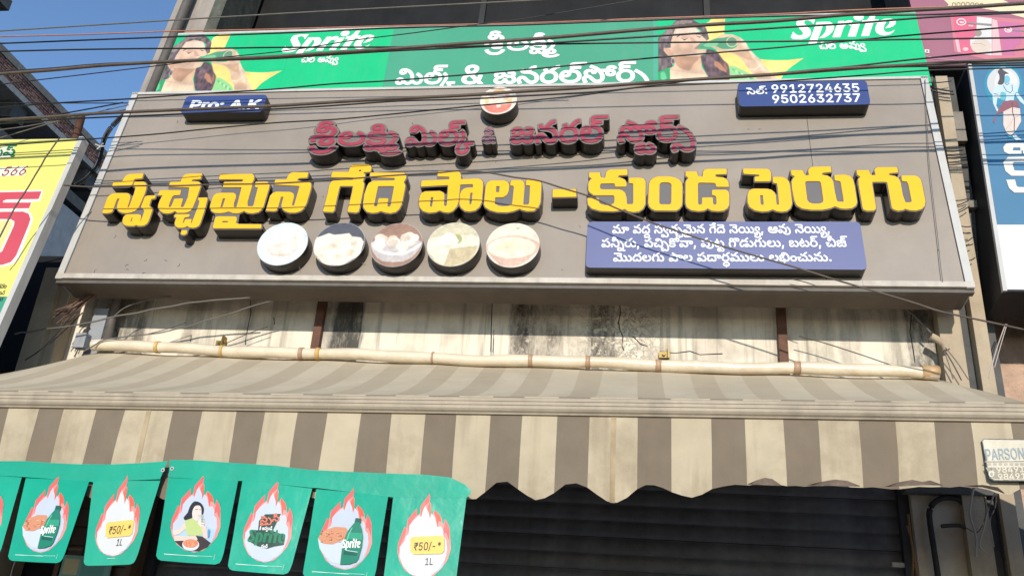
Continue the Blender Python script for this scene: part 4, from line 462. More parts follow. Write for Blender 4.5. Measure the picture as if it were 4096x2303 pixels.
# ---- stained wall material with stains at their own places (metres along the wall)
def stained_wall():
    m = bpy.data.materials.new('stained_cream_plaster'); m.use_nodes = True; N, L = m.node_tree.nodes, m.node_tree.links; b = N['Principled BSDF']
    tc = N.new('ShaderNodeTexCoord'); sp = N.new('ShaderNodeSeparateXYZ'); L.new(tc.outputs['Object'], sp.inputs[0])
    def math_(op, *a):
        n = N.new('ShaderNodeMath'); n.operation = op
        for i, x in enumerate(a):
            if isinstance(x, (int, float)): n.inputs[i].default_value = x
            else: L.new(x, n.inputs[i])
        return n.outputs[0]
    def noise(scale, detail=6, sz=1.0, rough=.6):
        mp = N.new('ShaderNodeMapping'); mp.inputs['Scale'].default_value = (1, 1, sz); L.new(tc.outputs['Object'], mp.inputs[0])
        n = N.new('ShaderNodeTexNoise'); n.inputs['Scale'].default_value = scale; n.inputs['Detail'].default_value = detail; n.inputs['Roughness'].default_value = rough; L.new(mp.outputs[0], n.inputs['Vector']); return n.outputs['Fac']
    def mr(x, lo, hi, a=0.0, c=1.0):
        r = N.new('ShaderNodeMapRange'); r.interpolation_type = 'SMOOTHSTEP'
        for i, v in enumerate((lo, hi, a, c)): r.inputs[i+1].default_value = v
        L.new(x, r.inputs[0]); return r.outputs[0]
    def mix(a, c, f):
        x = N.new('ShaderNodeMix'); x.data_type = 'RGBA'; L.new(f, x.inputs[0])
        for s_, v in ((6, a), (7, c)):
            if isinstance(v, tuple): x.inputs[s_].default_value = (*v[:3], 1)
            else: L.new(v, x.inputs[s_])
        return x.outputs[2]
    fine = noise(26, 8, 1, .7); coarse = noise(3.2, 6); strk = noise(13, 5, .06); blot = noise(14, 9, .35, .8)
    col = mix(S(244, 232, 212, .86), S(214, 203, 184, .8), mr(coarse, .4, .7))
    col = mix(col, S(150, 142, 126, .8), math_('MULTIPLY', mr(strk, .5, .66), .6))
    wob = math_('ADD', math_('MULTIPLY', math_('SUBTRACT', noise(4, 6, .3), .5), .16), math_('MULTIPLY', math_('SUBTRACT', noise(40, 5, .05), .5), .10))
    x = math_('ADD', sp.outputs[0], wob)
    for xc, hw, st, c, bl in ((-1.90, .085, .93, (.035, .033, .03), .4), (-2.01, .05, .6, (.1, .095, .085), .5), (-.60, .14, .85, (.12, .095, .075), .55), (-.74, .05, .8, (.05, .042, .036), .5),
                              (-.20, .05, .9, (.06, .05, .04), .5), (1.74, .10, .9, (.03, .03, .028), .5), (1.55, .05, .4, (.16, .15, .12), .5), (1.12, .07, .5, (.2, .19, .14), .52), (1.30, .05, .5, (.2, .18, .15), .52),
                              (-3.45, .12, .75, (.05, .045, .04), .48), (-2.98, .05, .5, (.1, .08, .06), .5), (-2.6, .05, .45, (.2, .17, .13), .5), (.45, .07, .3, (.2, .16, .13), .5)):
        d = math_('ABSOLUTE', math_('SUBTRACT', x, xc)); mk = mr(d, hw, hw+.035, 1.0, 0.0)
        col = mix(col, c, math_('MULTIPLY', math_('MULTIPLY', mk, st), mr(blot, bl-.16, bl+.12, .25, 1.0)))
    # flaked patches where the render has come off
    fl = math_('MULTIPLY', mr(math_('ABSOLUTE', math_('SUBTRACT', x, -.1)), .08, .34, 1.0, 0.0), mr(fine, .5, .56))
    col = mix(col, S(224, 213, 192, .8), fl)
    fl2 = math_('MULTIPLY', mr(math_('ABSOLUTE', math_('SUBTRACT', x, -.58)), .12, .3, 1.0, 0.0), mr(fine, .55, .6))
    col = mix(col, S(205, 190, 170, .8), fl2)
    L.new(col, b.inputs['Base Color']); b.inputs['Roughness'].default_value = .92
    bp = N.new('ShaderNodeBump'); bp.inputs['Distance'].default_value = .006; L.new(math_('ADD', math_('MULTIPLY', fine, .6), math_('MULTIPLY', fl, .6)), bp.inputs['Height']); L.new(bp.outputs[0], b.inputs['Normal'])
    return m
WALLM = stained_wall()
shop = empty('shop_building', (0, 5.32, 0), 'pale grey-brown shop front building that carries the wide grey signboard and green banner', 'building')
MB().box((-3.86, 5.32, 2.92), (1.80, 5.52, 4.15)).build('wall', WALLM, shop)
MB().box((-3.86, 5.33, 4.153), (1.95, 5.9, 5.4)).build('wall', CONC, shop)
UP = Plane(BOARD.o+BOARD.n*-.25)
MB().pbox(UP, -3.93, -3.80, .9, 4.6, -.5, 0).pbox(UP, -3.797, -3.60, .9, 4.6, -.5, -.03).build('pilaster', mat('pilaster_paint', S(168, 158, 148), .9, .12, 6, bump=.002, streak=.35, dirt=.2, dirtcol=(.12, .1, .085)), shop)
MB().pbox(UP, -3.597, -3.49, .9, 4.6, -.5, -.02).build('stained_strip', mat('mossy_concrete', S(110, 112, 100, .6), .95, .4, 10, bump=.004, streak=.7, dirt=.6, dirtcol=(.02, .022, .018)), shop)
MB().pbox(UP, -3.6, 1.9, .45, 1.55, -.5, -.06).build('upper_wall', CONC, shop)
wp = MB(); wp.pbox(UP, -3.8, 2.6, 1.553, 4.6, -.62, -.55); wp.build('window_panel', DARKP, shop)
for u_ in (-1.4, .55): MB().pbox(UP, u_, u_+.05, 1.553, 4.6, -.547, -.51).build('mullion', mat('dark_mullion', (.02, .02, .02), .6, .3, 5), shop)
MB().pbox(UP, -3.93, 2.3, 4.1, 4.25, -.6, .1).build('floor_slab', CONC, shop)
MB().pbox(UP, 2.023, 2.07, 1.55, 4.6, -.5, -.04).build('post', PIPEM, shop)
dp = MB(); dp.tube([UP.pt(-3.80, v, .04) for v in (1.3, 2.3, 3.4, 4.6)], .038, 12); o = dp.build('downpipe', PIPEM, None, True)
tag(o, 'dark grey vertical downpipe between the concrete pilaster and the green banner', 'pipe')
# columns beside the wall
lc = MB(); lc.box((-4.06, 5.15, .14), (-3.93, 5.5, 4.0)); lc.box((-3.927, 5.2, .14), (-3.86, 5.5, 4.0)); lc.build('column', BEIGE, shop)
rc = MB(); rc.box((1.803, 5.24, .14), (1.93, 5.6, 5.5)); rc.box((1.985, 5.2, .14), (2.06, 5.6, 5.5)); rc.build('column', BEIGE, shop)
MB().box((1.933, 5.27, .14), (1.982, 5.6, 5.5)).build('column_groove', CONCD, shop)
MB().box((2.063, 5.35, .14), (2.16, 5.7, 5.6)).build('concrete_jamb', CONCD, shop)
for z0, z1 in ((5.05, 5.28), (4.55, 4.6)): MB().box((2.061, 5.30, z0), (2.162, 5.347, z1)).build('mortar_patch', CONC, shop)
# black sheets whose colour stands in for the dark space left and right
MB().box((-9, 5.9, .14), (-3.6, 6.1, 4.45)).build('dark_gap_backing', BLACKM, shop)
nb = empty('neighbour_building', (4.0, 5.6, 0), 'pinkish rough plastered neighbour building at the right edge of the picture', 'building')
MB().box((2.165, 5.62, .14), (7.5, 5.9, 3.93)).build('wall', PINKW, nb)
MB().box((2.165, 6.3, 3.933), (7.5, 6.5, 7.5)).build('dark_opening', BLACKM, nb)  # solid black slab, painted as the unlit void above the pink wall
MB().box((2.50, 5.4, .14), (2.63, 5.617, 3.9)).build('column', CONC, nb)
MB().box((2.165, 5.5, 5.9), (7.5, 6.298, 6.05)).build('slab', CONCD, nb)

# ---- dark band and plaster behind the left sign: unfinished house far left
XS = -11.0; SIDE = Plane((XS, 0, 0), u=(0, 1, 0), v=(0, 0, 1))
def zx(px, py): return atx(px, py, XS)[2]
zc1, zc0, zb0, zs0 = zx(0, 175), zx(0, 212), zx(0, 300), zx(0, 330)
zw = zx(237, 800); zbm1, zbm0 = zx(262, 745), zx(245, 780)
house = empty('unfinished_house', (XS, 14, 0), 'unfinished house far left with dusty brick parapet and bare concrete slab', 'building')
y0h, y1h = 9.2, 19.5
MB().box((XS-.28, y0h, zc0+.002), (XS+.03, y1h, zc1)).build('coping', CONC, house)
MB().box((XS-.24, y0h, zb0), (XS-.012, y1h, zc0)).build('mortar_bed', MORTAR, house)
MB().box((XS-9, y0h, zs0), (XS+.05, y1h, zb0-.002)).build('slab', mat('pale_slab_edge', S(178, 176, 172), .95, .2, 6, bump=.004, streak=.4), house)
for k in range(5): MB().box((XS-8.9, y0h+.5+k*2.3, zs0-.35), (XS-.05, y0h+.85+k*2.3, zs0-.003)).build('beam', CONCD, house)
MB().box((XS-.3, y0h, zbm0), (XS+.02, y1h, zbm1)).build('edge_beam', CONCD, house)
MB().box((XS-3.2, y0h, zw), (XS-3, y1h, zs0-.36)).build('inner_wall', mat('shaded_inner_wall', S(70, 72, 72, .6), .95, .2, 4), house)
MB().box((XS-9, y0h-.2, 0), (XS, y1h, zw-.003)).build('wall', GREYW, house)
rows = 7; bh = (zc0-zb0)/rows; bmesh_ = []
for k in range(3):
    b_ = MB(); bl = .205
    x1 = .012; q = []
    for zz in (0, 1):
        for xx, yy in ((-.1, .004), (x1, .004), (x1, bl-.012), (-.1, bl-.012)): q.append((xx+rng.normal(0, .002), yy+rng.normal(0, .003), (.004 if not zz else bh-.006)+rng.normal(0, .0015)))
    b_.add(q, [(0, 3, 2, 1), (4, 5, 6, 7), (0, 1, 5, 4), (1, 2, 6, 5), (2, 3, 7, 6), (3, 0, 4, 7)])
    me = bpy.data.meshes.new('brick'); me.from_pydata(b_.v, [], b_.f); me.materials.append(BRICKM[k]); bmesh_.append(me)
for r_ in range(rows):
    for k in range(34):
        yb = 10.6+k*.205+(r_ % 2)*.1
        o = bpy.data.objects.new('brick', bmesh_[int(rng.integers(3))]); C.objects.link(o); o.parent = house
        o.location = (rng.normal(0, .003), yb-14, zb0+r_*bh); o.rotation_euler = (0, 0, rng.normal(0, .012))
cs = MB(); cs.box((-9, 2.5, 7.075), (-5.92, 6.0, 7.19)); tag(cs.build('balcony_slab', CONCD), 'dark underside of a concrete balcony slab in the top left corner', 'balcony')
po = MB(); a_, b_ = aty(298, 600, 4.95), aty(326, 467, 4.95); po.tube([(a_[0], 4.95, 4.4), tuple(b_)], .028, 10); tag(po.build('rusty_pole', RUST, None, True), 'rusty brown steel pole rising behind the yellow signboard', 'pole')

ck = mat('crack_shadow', (.03, .026, .022), 1, .3, 30)
for pts in ([(1003, 1192), (1001, 1225), (1004, 1250), (995, 1290), (989, 1325), (984, 1345), (982, 1378)], [(765, 1340), (764, 1352), (762, 1366)], [(2478, 1210), (2482, 1250), (2474, 1290), (2480, 1320), (2492, 1345), (2488, 1380), (2496, 1402)], [(2530, 1345), (2550, 1362), (2562, 1376), (2590, 1384)], [(2640, 1405), (2700, 1412), (2760, 1404), (2800, 1418), (2890, 1414)], [(3645, 1260), (3640, 1330), (3652, 1395), (3660, 1450)], [(450, 1300), (470, 1330), (462, 1352)], [(1095, 1270), (1098, 1285), (1098, 1297)]):
    MB().tube([aty(x, y, 5.319) for x, y in pts], [.0035-.0012*(i % 2) for i in range(len(pts))], 5).build('crack', ck, shop)
# ================================================================ MAIN SIGN
sign = empty('shop_sign', (0, 5.0, 3.8), 'wide grey signboard with yellow and red raised Telugu letters over the awning', 'signboard')
bu0, bu1 = -3.765, 1.903; bv1 = BOARD.hit(2000, 345)[1]
box = MB(); box.pbox(BOARD, bu0, bu1, 0, bv1, -.24, -.012); box.build('cabinet', SOFFIT, sign)
seam = BOARD.hit(3238, 560)[0]
fw = .045
for a, b in ((bu0+fw, seam-.0015), (seam+.0015, bu1-fw)): MB().pbox(BOARD, a, b, .041, bv1-.02, -.010, 0).build('panel', BOARDM, sign)
MB().pbox(BOARD, bu0-.004, bu0+fw-.004, 0, bv1, -.24, .010).build('frame_side', FRAMEM, sign)
MB().pbox(BOARD, bu1-fw+.004, bu1+.004, 0, bv1, -.24, .010).build('frame_side', FRAMEM, sign)
for k, (a, b) in enumerate(zip((bu0-.006, -2.95, .02, 1.3), (-2.951, .019, 1.299, bu1+.006))): MB().pbox(BOARD, a, b, .004, .040, -.05, .011+.001*(k % 2)).build('frame_bottom', mat('bottom_frame_sheet', S(206, 197, 184, .8), .5, .2, 9, streak=.3, dirt=.45, dirtcol=S(130, 114, 96)), sign)
MB().pbox(BOARD, bu0-.004, bu1+.004, -.022, .0035, -.05, -.010).build('drip_edge', PIPEM, sign)
MB().pbox(BOARD, bu0-.006, bu1+.006, bv1-.018, bv1+.004, -.24, .010).build('frame_top', FRAMEM, sign)
for k in range(2):
    x_ = (-2.078, .898)[k]; MB().box((x_-.027, 5.27, 3.0), (x_+.027, 5.314, 3.86)).build('strut', RUST, sign)

# ---- yellow letters: outlines read off their front faces
R1 = (400, 680, .1934); R2 = (820, 680, .1934); R3 = (1260, 640, .17953); R4 = (1640, 660, .17081); R5 = (2060, 660, .17081); R6 = (2480, 660, .18634); R7 = (2940, 650, .17857); R8 = (3360, 650, .17264)
YL = [
(R1, [[(285,258),(470,250),(500,195),(530,150),(570,115),(640,97),(905,85),(875,185),(720,195),(700,230),(690,280),(665,320),(610,345),(560,352),(265,352)],
  [(725,258),(900,255),(945,275),(968,320),(960,400),(930,500),(830,730),(800,790),(740,850),(660,885),(560,900),(470,895),(400,860),(362,810),(365,760),(385,690),(420,600),(365,600),(345,640),(300,760),(265,860),(240,885),(170,900),(70,900),(60,890),(90,800),(130,680),(160,600),(200,545),(260,505),(350,490),(560,492),(605,510),(630,550),(630,600),(600,700),(570,780),(590,790),(615,770),(720,490),(750,370),(700,350)],
  [(985,545),(1160,540),(1140,600),(1080,605),(1060,620),(1020,750),(1090,820),(1060,920),(1010,1060),(975,1120),(920,1155),(840,1165),(790,1160),(755,1140),(710,1165),(630,1165),(560,1160),(510,1140),(480,1100),(480,1040),(500,980),(540,940),(600,930),(800,930),(845,945),(855,980),(830,1080),(850,1075),(900,950),(930,850),(860,775),(930,590),(950,560)]],
  [[(660,990),(690,985),(660,1085),(630,1085)]],
  [[(620,880),(850,780),(930,560),(960,600),(920,840),(910,950),(560,950)], [(365,600),(420,600),(360,790),(310,790)], [(630,540),(700,560),(600,790),(570,780)], [(860,650),(930,560),(900,790),(830,790)]]),
(R1, [[(1460,262),(1680,258),(1700,200),(1725,150),(1770,110),(1840,92),(2115,88),(2085,195),(1930,205),(1905,220),(1890,250),(2040,255),(2080,290),(2085,350),(2060,430),(1980,650),(1920,790),(1880,850),(1820,885),(1740,895),(1610,895),(1560,850),(1500,890),(1400,908),(1310,895),(1250,850),(1215,790),(1220,720),(1250,640),(1285,570),(1320,535),(1210,530),(1245,440),(1290,430),(1680,430),(1660,525),(1540,530),(1500,560),(1470,620),(1420,770),(1440,785),(1480,775),(1545,610),(1720,605),(1670,775),(1695,787),(1740,775),(1830,570),(1860,370),(1440,352)],
  [(2045,588),(2220,585),(2225,620),(2170,830),(2080,1100),(2050,1160),(2000,1190),(1930,1205),(1860,1195),(1810,1160),(1770,1190),(1700,1205),(1620,1200),(1575,1170),(1555,1120),(1570,1050),(1600,985),(1545,985),(1565,930),(1860,930),(1845,980),(1770,985),(1740,1010),(1715,1105),(1745,1110),(1775,1030),(1900,1030),(1880,1110),(1905,1118),(2050,740),(2070,640),(2040,635)],
  [(1700,1265),(1740,1258),(1800,1262),(1805,1290),(1790,1330),(1750,1350),(1700,1345),(1680,1320)]], [],
  [[(1435,360),(1860,370),(1740,780),(1420,780),(1460,540),(1440,430)], [(2010,590),(2070,640),(1900,1118),(1870,1000),(1540,940),(1610,890),(1850,870)], [(1710,1190),(1850,1180),(1800,1275),(1700,1275)], [(1715,1110),(1750,980),(1800,1000),(1900,1118)]]),
(R2, [[(325,98),(985,95),(1022,140),(1010,220),(975,280),(985,310),(960,400),(880,680),(885,765),(985,768),(1010,750),(1105,370),(1045,358),(1055,260),(1300,258),(1335,300),(1330,370),(1250,640),(1210,770),(1170,830),(1110,880),(1000,905),(890,895),(805,850),(760,885),(680,905),(590,902),(530,880),(490,865),(420,890),(320,900),(210,895),(150,860),(115,800),(120,740),(160,600),(200,530),(250,500),(320,487),(590,487),(635,510),(645,570),(600,700),(597,780),(640,792),(665,770),(770,365),(380,365),(405,262),(790,255),(800,203),(295,203)],
  [(245,980),(290,972),(630,975),(660,995),(660,1030),(640,1110),(700,1132),(1168,1135),(1165,1215),(190,1215),(175,1190),(200,1080),(220,1000)]],
  [[(370,597),(433,595),(370,788),(318,788)], [(365,1062),(490,1062),(480,1100),(352,1100)]],
  [[(370,365),(770,365),(660,790),(600,790),(640,500),(350,490)], [(985,300),(1050,300),(1105,370),(1000,768),(885,768)], [(230,890),(480,870),(700,890),(660,1115),(630,985),(220,1000)]]),
(R2, [[(1465,215),(1690,215),(1715,160),(1740,110),(1780,75),(1830,62),(2140,65),(2115,170),(1960,175),(1925,195),(1900,235),(2150,258),(2190,290),(2200,340),(2180,440),(2100,700),(2050,800),(1980,860),(1880,890),(1760,892),(1660,860),(1600,800),(1590,740),(1635,560),(1575,560),(1510,790),(1480,850),(1430,860),(1270,850),(1330,640),(1360,540),(1410,490),(1480,465),(1770,468),(1830,500),(1845,560),(1800,720),(1815,765),(1850,750),(1970,340),(1435,310)]], [],
  [[(1430,310),(1970,340),(1850,765),(1800,740),(1840,500),(1770,468),(1420,490)], [(1575,560),(1635,560),(1590,760),(1510,790)]]),
(R3, [[(400,280),(765,285),(780,210),(810,150),(860,115),(1190,113),(1240,140),(1260,190),(1235,275),(1060,285),(1115,330),(1110,400),(1065,485),(1095,540),(1090,610),(990,1100),(970,1160),(920,1185),(745,1165),(735,1150),(840,720),(860,590),(560,590),(540,640),(430,1140),(400,1170),(200,1160),(190,1140),(290,770),(330,570),(370,500),(430,465),(860,460),(870,400),(375,395),(370,380)]], [[(985,228),(1042,228),(1040,272),(970,275)]], []),
(R3, [[(1245,300),(1990,302),(2030,345),(2030,420),(1975,510),(2010,570),(2005,640),(1930,1000),(1880,1100),(1800,1170),(1690,1195),(1570,1180),(1475,1145),(1390,1180),(1270,1190),(1160,1160),(1095,1080),(1080,1000),(1110,780),(1170,600),(1210,530),(1300,480),(1785,472),(1785,410),(1275,400),(1230,385)]],
  [[(1420,592),(1750,590),(1770,615),(1750,720),(1690,1040),(1660,1060),(1610,1055),(1635,870),(1430,868),(1390,1050),(1330,1055),(1315,1030),(1400,610)]], [[(1275,395),(1785,405),(1785,480),(1280,490)]]),
(R4, [[(665,165),(1110,155),(1165,190),(1190,250),(1187,350),(1590,335),(1660,355),(1705,410),(1710,500),(1680,880),(1620,1000),(1530,1075),(1400,1100),(1290,1085),(1200,1010),(1165,930),(1185,700),(1210,620),(1270,570),(1340,550),(1485,545),(1485,480),(1460,458),(1175,470),(1140,850),(1100,980),(1000,1090),(900,1125),(790,1110),(700,1070),(600,1115),(450,1130),(310,1090),(235,1000),(215,900),(240,740),(280,670),(360,635),(700,625),(780,660),(805,720),(795,960),(830,990),(870,960),(905,480),(265,515),(280,385),(930,355),(930,285),(655,280)]],
  [[(490,762),(557,762),(525,995),(490,1000),(465,975)], [(1410,660),(1475,660),(1447,940),(1385,938)]],
  [[(655,280),(930,285),(930,365),(655,365)], [(805,700),(890,700),(870,960),(830,990),(795,960)], [(1165,470),(1485,458),(1485,555),(1200,650),(1165,930),(1135,930)]]),
(R4, [[(1900,380),(2210,380),(2290,415),(2320,480),(2310,620),(2270,710),(2180,765),(1990,770),(1985,930),(2080,975),(2200,985),(2330,970),(2400,930),(2440,540),(2430,500),(2355,490),(2370,375),(2579,370),(2639,390),(2674,440),(2681,520),(2649,930),(2674,950),(2779,945),(2799,900),(2821,500),(2799,488),(2719,485),(2734,365),(2979,365),(3039,390),(3074,440),(3071,560),(3049,900),(2999,1010),(2899,1085),(2749,1090),(2619,1060),(2574,1030),(2429,1090),(2280,1120),(2050,1115),(1880,1070),(1770,1000),(1740,930),(1780,520),(1810,430)]],
  [[(2018,502),(2108,505),(2095,655),(2012,655)]], [[(2345,480),(2440,500),(2400,960),(1985,960),(1990,770),(2200,765),(2320,600)], [(2670,490),(2825,480),(2795,950),(2649,950)]]),
(R5, [[(890,590),(1430,580),(1430,755),(885,765)]], [], []),
(R5, [[(1740,195),(1990,195),(1995,280),(2020,318),(2120,320),(2135,200),(2180,140),(2250,125),(2628,122),(2628,245),(2430,255),(2395,305),(2480,320),(2568,360),(2606,436),(2600,518),(2350,520),(2345,460),(2320,440),(2010,445),(1985,490),(1990,570),(2030,590),(2440,590),(2502,611),(2568,655),(2606,764),(2617,927),(2633,936),(2759,933),(2775,894),(2775,458),(2742,436),(2672,436),(2677,318),(2928,316),(3015,338),(3053,404),(3053,567),(3048,927),(2993,1036),(2895,1102),(2775,1113),(2644,1091),(2568,1036),(2480,1075),(2300,1095),(2000,1085),(1800,1030),(1710,930),(1700,790),(1960,795),(1965,900),(2000,930),(2110,960),(2240,955),(2310,920),(2335,880),(2335,760),(2310,720),(1850,720),(1760,660),(1725,600),(1725,450),(1760,370),(1810,340),(1740,290)]], [],
  [[(1985,440),(2345,440),(2350,510),(2600,508),(2680,430),(2780,430),(2765,940),(2617,935),(2606,764),(2440,600),(1985,600)], [(1860,710),(2340,710),(2340,880),(2240,965),(2110,965),(1960,910),(1960,760)]]),
(R6, [[(760,275),(850,262),(1060,262),(1180,285),(1270,330),(1320,390),(1335,470),(1330,820),(1320,880),(1270,950),(1200,990),(760,985),(690,960),(630,900),(610,820),(625,430),(650,360),(700,305)]],
  [[(870,390),(920,382),(1040,383),(1090,405),(1110,440),(1105,830),(1070,862),(870,862),(838,830),(842,430)]], []),
(R6, [[(1410,155),(1648,158),(1660,230),(1690,265),(1778,268),(1785,170),(1810,120),(1870,102),(2285,100),(2280,208),(2070,212),(2040,215),(2040,270),(2200,280),(2270,310),(2320,370),(2330,480),(2070,480),(2060,420),(2030,395),(1700,388),(1665,415),(1670,840),(1695,872),(1740,870),(1765,840),(1765,715),(1985,712),(1990,840),(2020,872),(2060,868),(2075,840),(2070,700),(2040,665),(1980,655),(1980,550),(2270,548),(2320,580),(2340,660),(2338,860),(2300,940),(2220,990),(2100,1000),(1970,990),(1880,940),(1800,990),(1680,1000),(1530,980),(1440,920),(1410,840),(1410,400),(1430,340),(1480,290),(1415,250)]], [],
  [[(1660,388),(2070,395),(2075,475),(2320,475),(2320,555),(1985,555),(2080,670),(2075,875),(1670,875)]]),
(R7, [[(180,158),(720,160),(775,190),(800,250),(800,400),(770,435),(445,435),(445,338),(530,335),(555,310),(535,285),(195,265)]], [], []),
(R7, [[(845,342),(1060,340),(1140,375),(1200,440),(1225,540),(1270,930),(1230,1040),(1150,1100),(1040,1115),(920,1095),(840,1060),(740,1100),(600,1110),(440,1080),(330,1010),(285,900),(285,740),(310,660),(370,615),(440,605),(720,607),(810,630),(880,690),(905,750),(925,960),(990,965),(960,600),(945,480),(855,465)]], [[(552,742),(625,742),(645,940),(630,970),(590,968),(565,930)]], []),
(R7, [[(1250,190),(1515,190),(1530,250),(1560,305),(1660,305),(1640,190),(1670,135),(1730,115),(2135,108),(2150,225),(1945,245),(1935,295),(2070,310),(2150,370),(2190,440),(2230,680),(2270,860),(2295,895),(2430,900),(2435,860),(2370,460),(2340,425),(2240,415),(2225,300),(2478,290),(2565,319),(2632,387),(2671,541),(2724,899),(2700,976),(2613,1034),(2478,1049),(2360,1040),(2230,990),(2130,1035),(1950,1070),(1700,1070),(1500,1040),(1380,970),(1330,860),(1280,600),(1270,440),(1310,360),(1355,325),(1270,295)]],
  [[(1600,428),(1880,430),(1920,455),(1940,560),(1980,860),(1965,910),(1880,940),(1740,940),(1650,910),(1610,850),(1560,460)]], [[(2150,370),(2240,370),(2240,415),(2350,425),(2440,900),(2280,900),(2190,440)]]),
(R8, [[(380,195),(665,195),(680,260),(720,310),(830,315),(795,200),(820,150),(880,128),(1315,125),(1335,245),(1135,262),(1115,310),(1270,330),(1350,390),(1390,470),(1440,760),(1500,930),(1530,945),(1640,940),(1660,910),(1580,510),(1550,455),(1435,440),(1420,322),(1720,320),(1800,345),(1860,410),(1890,520),(1970,920),(1950,1020),(1880,1090),(1750,1125),(1600,1115),(1500,1080),(1460,1110),(1340,1130),(1240,1100),(1200,1060),(1170,900),(1095,480),(1070,460),(740,460),(735,520),(820,1030),(820,1090),(770,1125),(620,1130),(540,1100),(520,1040),(430,520),(425,400),(475,350),(400,300)]], [],
  [[(1370,400),(1430,400),(1440,440),(1560,455),(1665,930),(1500,950),(1390,470)]]),
]
LH = .105
def uvpoly(poly, R, h): return [BOARD.hit(R[0]+x*R[2], R[1]+y*R[2], h) for x, y in poly]
for R, outs, holes, greys in YL:
    O_ = [uvpoly(p, R, LH) for p in outs]; H_ = [uvpoly(p, R, LH) for p in holes]; G_ = [uvpoly(p, R, LH) for p in greys]
    body = MB(); loops = poly_field(O_+G_, [], .0075, .006); extrude(body, loops, BOARD.pt, .0005, LH, 1, 0)
    if loops:
        L_ = body.build('letter', [SIDEM, PLATEM], sign)
        face = MB(); extrude(face, poly_field(O_, H_, .001, .0055), BOARD.pt, LH+.0006, LH+.006, 0, 0); face.build('letter_face', YELLOW, L_)
# ---- red letters on dark bodies
def area(l): return sum(l[i-1][0]*l[i][1]-l[i][0]*l[i-1][1] for i in range(len(l)))
def red(tokens, p0, p1, hgt, body_m=GREYTOP, face_m=REDM, grow=62):
    W, width = words(tokens); h = .112
    a = np.array(BOARD.hit(*p0, h)); b = np.array(BOARD.hit(*p1, h)); top = np.array(BOARD.hit(p0[0], p0[1]-hgt, h)); sx = (b-a)/width; sy = (top-a)[1]/540
    def to(x, y, hh): q = a+sx*x; return BOARD.pt(q[0], q[1]+sy*y, hh)
    for w in W:
        big = glyph_field(w, grow, 16); sg = max(big, key=lambda l: abs(area(l))); big = [l for l in big if area(l)*area(sg) > 0]
        mb = MB(); extrude(mb, big, to, .0005, h, 1, 0); o = mb.build('letter', [SIDEM, body_m], sign)
        mb = MB(); extrude(mb, glyph_field(w, 13, 12), to, h+.0006, h+.004); mb.build('letter_face', face_m, o)
red(['shii_sign', 'sha_ra_under'], (1232, 583), (1338, 581), 62)
red(['la', 'kassi_sign', 'ma_under'], (1343, 582), (1588, 579), 56)
red(['mi_sign', 'la_stop', 'ka_under'], (1618, 583), (1892, 578), 60)
red(['&'], (1925, 573), (1980, 572), 45, face_m=mat('grey_red_acrylic', S(150, 100, 108), .5, .2, 20))
red(['ja', 'na', 'ra', 'la_stop'], (2038, 574), (2412, 568), 66)
red(['soo_sign', 'tta_under', 'ra_stop', 'sa_under'], (2470, 570), (2778, 562), 64)

# ---- discs with food pictures
def disc(cx, cy, r, art, label=None, dep=.10):
    u, v = BOARD.hit(cx, cy, dep); mb = MB(); loop = [(u+r*math.cos(a), v+r*math.sin(a)) for a in np.linspace(0, 2*math.pi, 49)[:-1]]
    extrude(mb, [loop], BOARD.pt, .0005, dep, 1, 0); o = mb.build('picture_disc', [SIDEM, FRAMEM], sign)
    L_ = []
    def pg(poly, col, sm=0, soft=.035):
        L_.append(([tuple(p) for p in smoothpts(poly, sm, True)] if sm else poly, col, soft))
    art(pg)
    nr, na = 46, 132; R_, A_ = np.meshgrid(np.linspace(0.001, .985, nr), np.linspace(0, 2*math.pi, na, endpoint=False)); X, Y = (R_*np.cos(A_)).ravel(), (R_*np.sin(A_)).ravel()
    cl = shade_layers(X, Y, L_, (230, 220, 205)); cl *= (1+.10*(vnoise(X+3, Y+3, 5, 1)-.5)+.10*(vnoise(X+3, Y+3, 13, 2)-.5))[:, None]
    pts = [BOARD.pt(u+x*r, v+y*r, dep+.0016) for x, y in zip(X, Y)]
    fs = [(i*nr+j, i*nr+j+1, ((i+1) % na)*nr+j+1, ((i+1) % na)*nr+j) for i in range(na) for j in range(nr-1)]
    point_mesh('picture', pts, fs, srgb_lin(cl, .8), FOODP, o)
full = [(math.cos(a), math.sin(a)) for a in np.linspace(0, 2*math.pi, 41)[:-1]]
def ell(cx, cy, rx, ry, n=20): return [(cx+rx*math.cos(2*math.pi*i/n), cy+ry*math.sin(2*math.pi*i/n)) for i in range(n)]
def art1(p):
    p(full, (226, 238, 240)); p(ell(.02, -.08, .86, .8), (236, 243, 243)); p([(-.6, -.05), (-.45, .55), (.1, .68), (.5, .45), (.62, -.2), (.4, -.5), (-.3, -.5)], (247, 232, 214), 3)
    p([(-.55, .0), (-.42, .5), (.1, .62), (.42, .42), (.2, .1)], (253, 243, 228), 3); p([(-.6, -.1), (-.3, -.44), (.4, -.44), (.6, -.14), (.42, -.55), (-.3, -.56)], (228, 208, 188), 2)
def art2(p):
    p(full, (92, 92, 98)); p([(-1, .28), (-.85, .33), (-.5, .5), (-.28, .42), (.0, .45), (.3, .5), (.45, .35), (.8, .3), (.95, .1), (.9, -.5), (.3, -.98), (-.4, -.95), (-.95, -.4)], (248, 236, 214))
    for k in range(14):
        x, y = rng.uniform(-.7, .6), rng.uniform(-.6, .3); s_ = .16; r_ = rng.uniform(0, 1.5)
        p([(x+s_*math.cos(r_+j*math.pi/2), y+s_*.8*math.sin(r_+j*math.pi/2)) for j in range(4)], [(255, 246, 228), (240, 224, 198), (232, 212, 184)][k % 3])
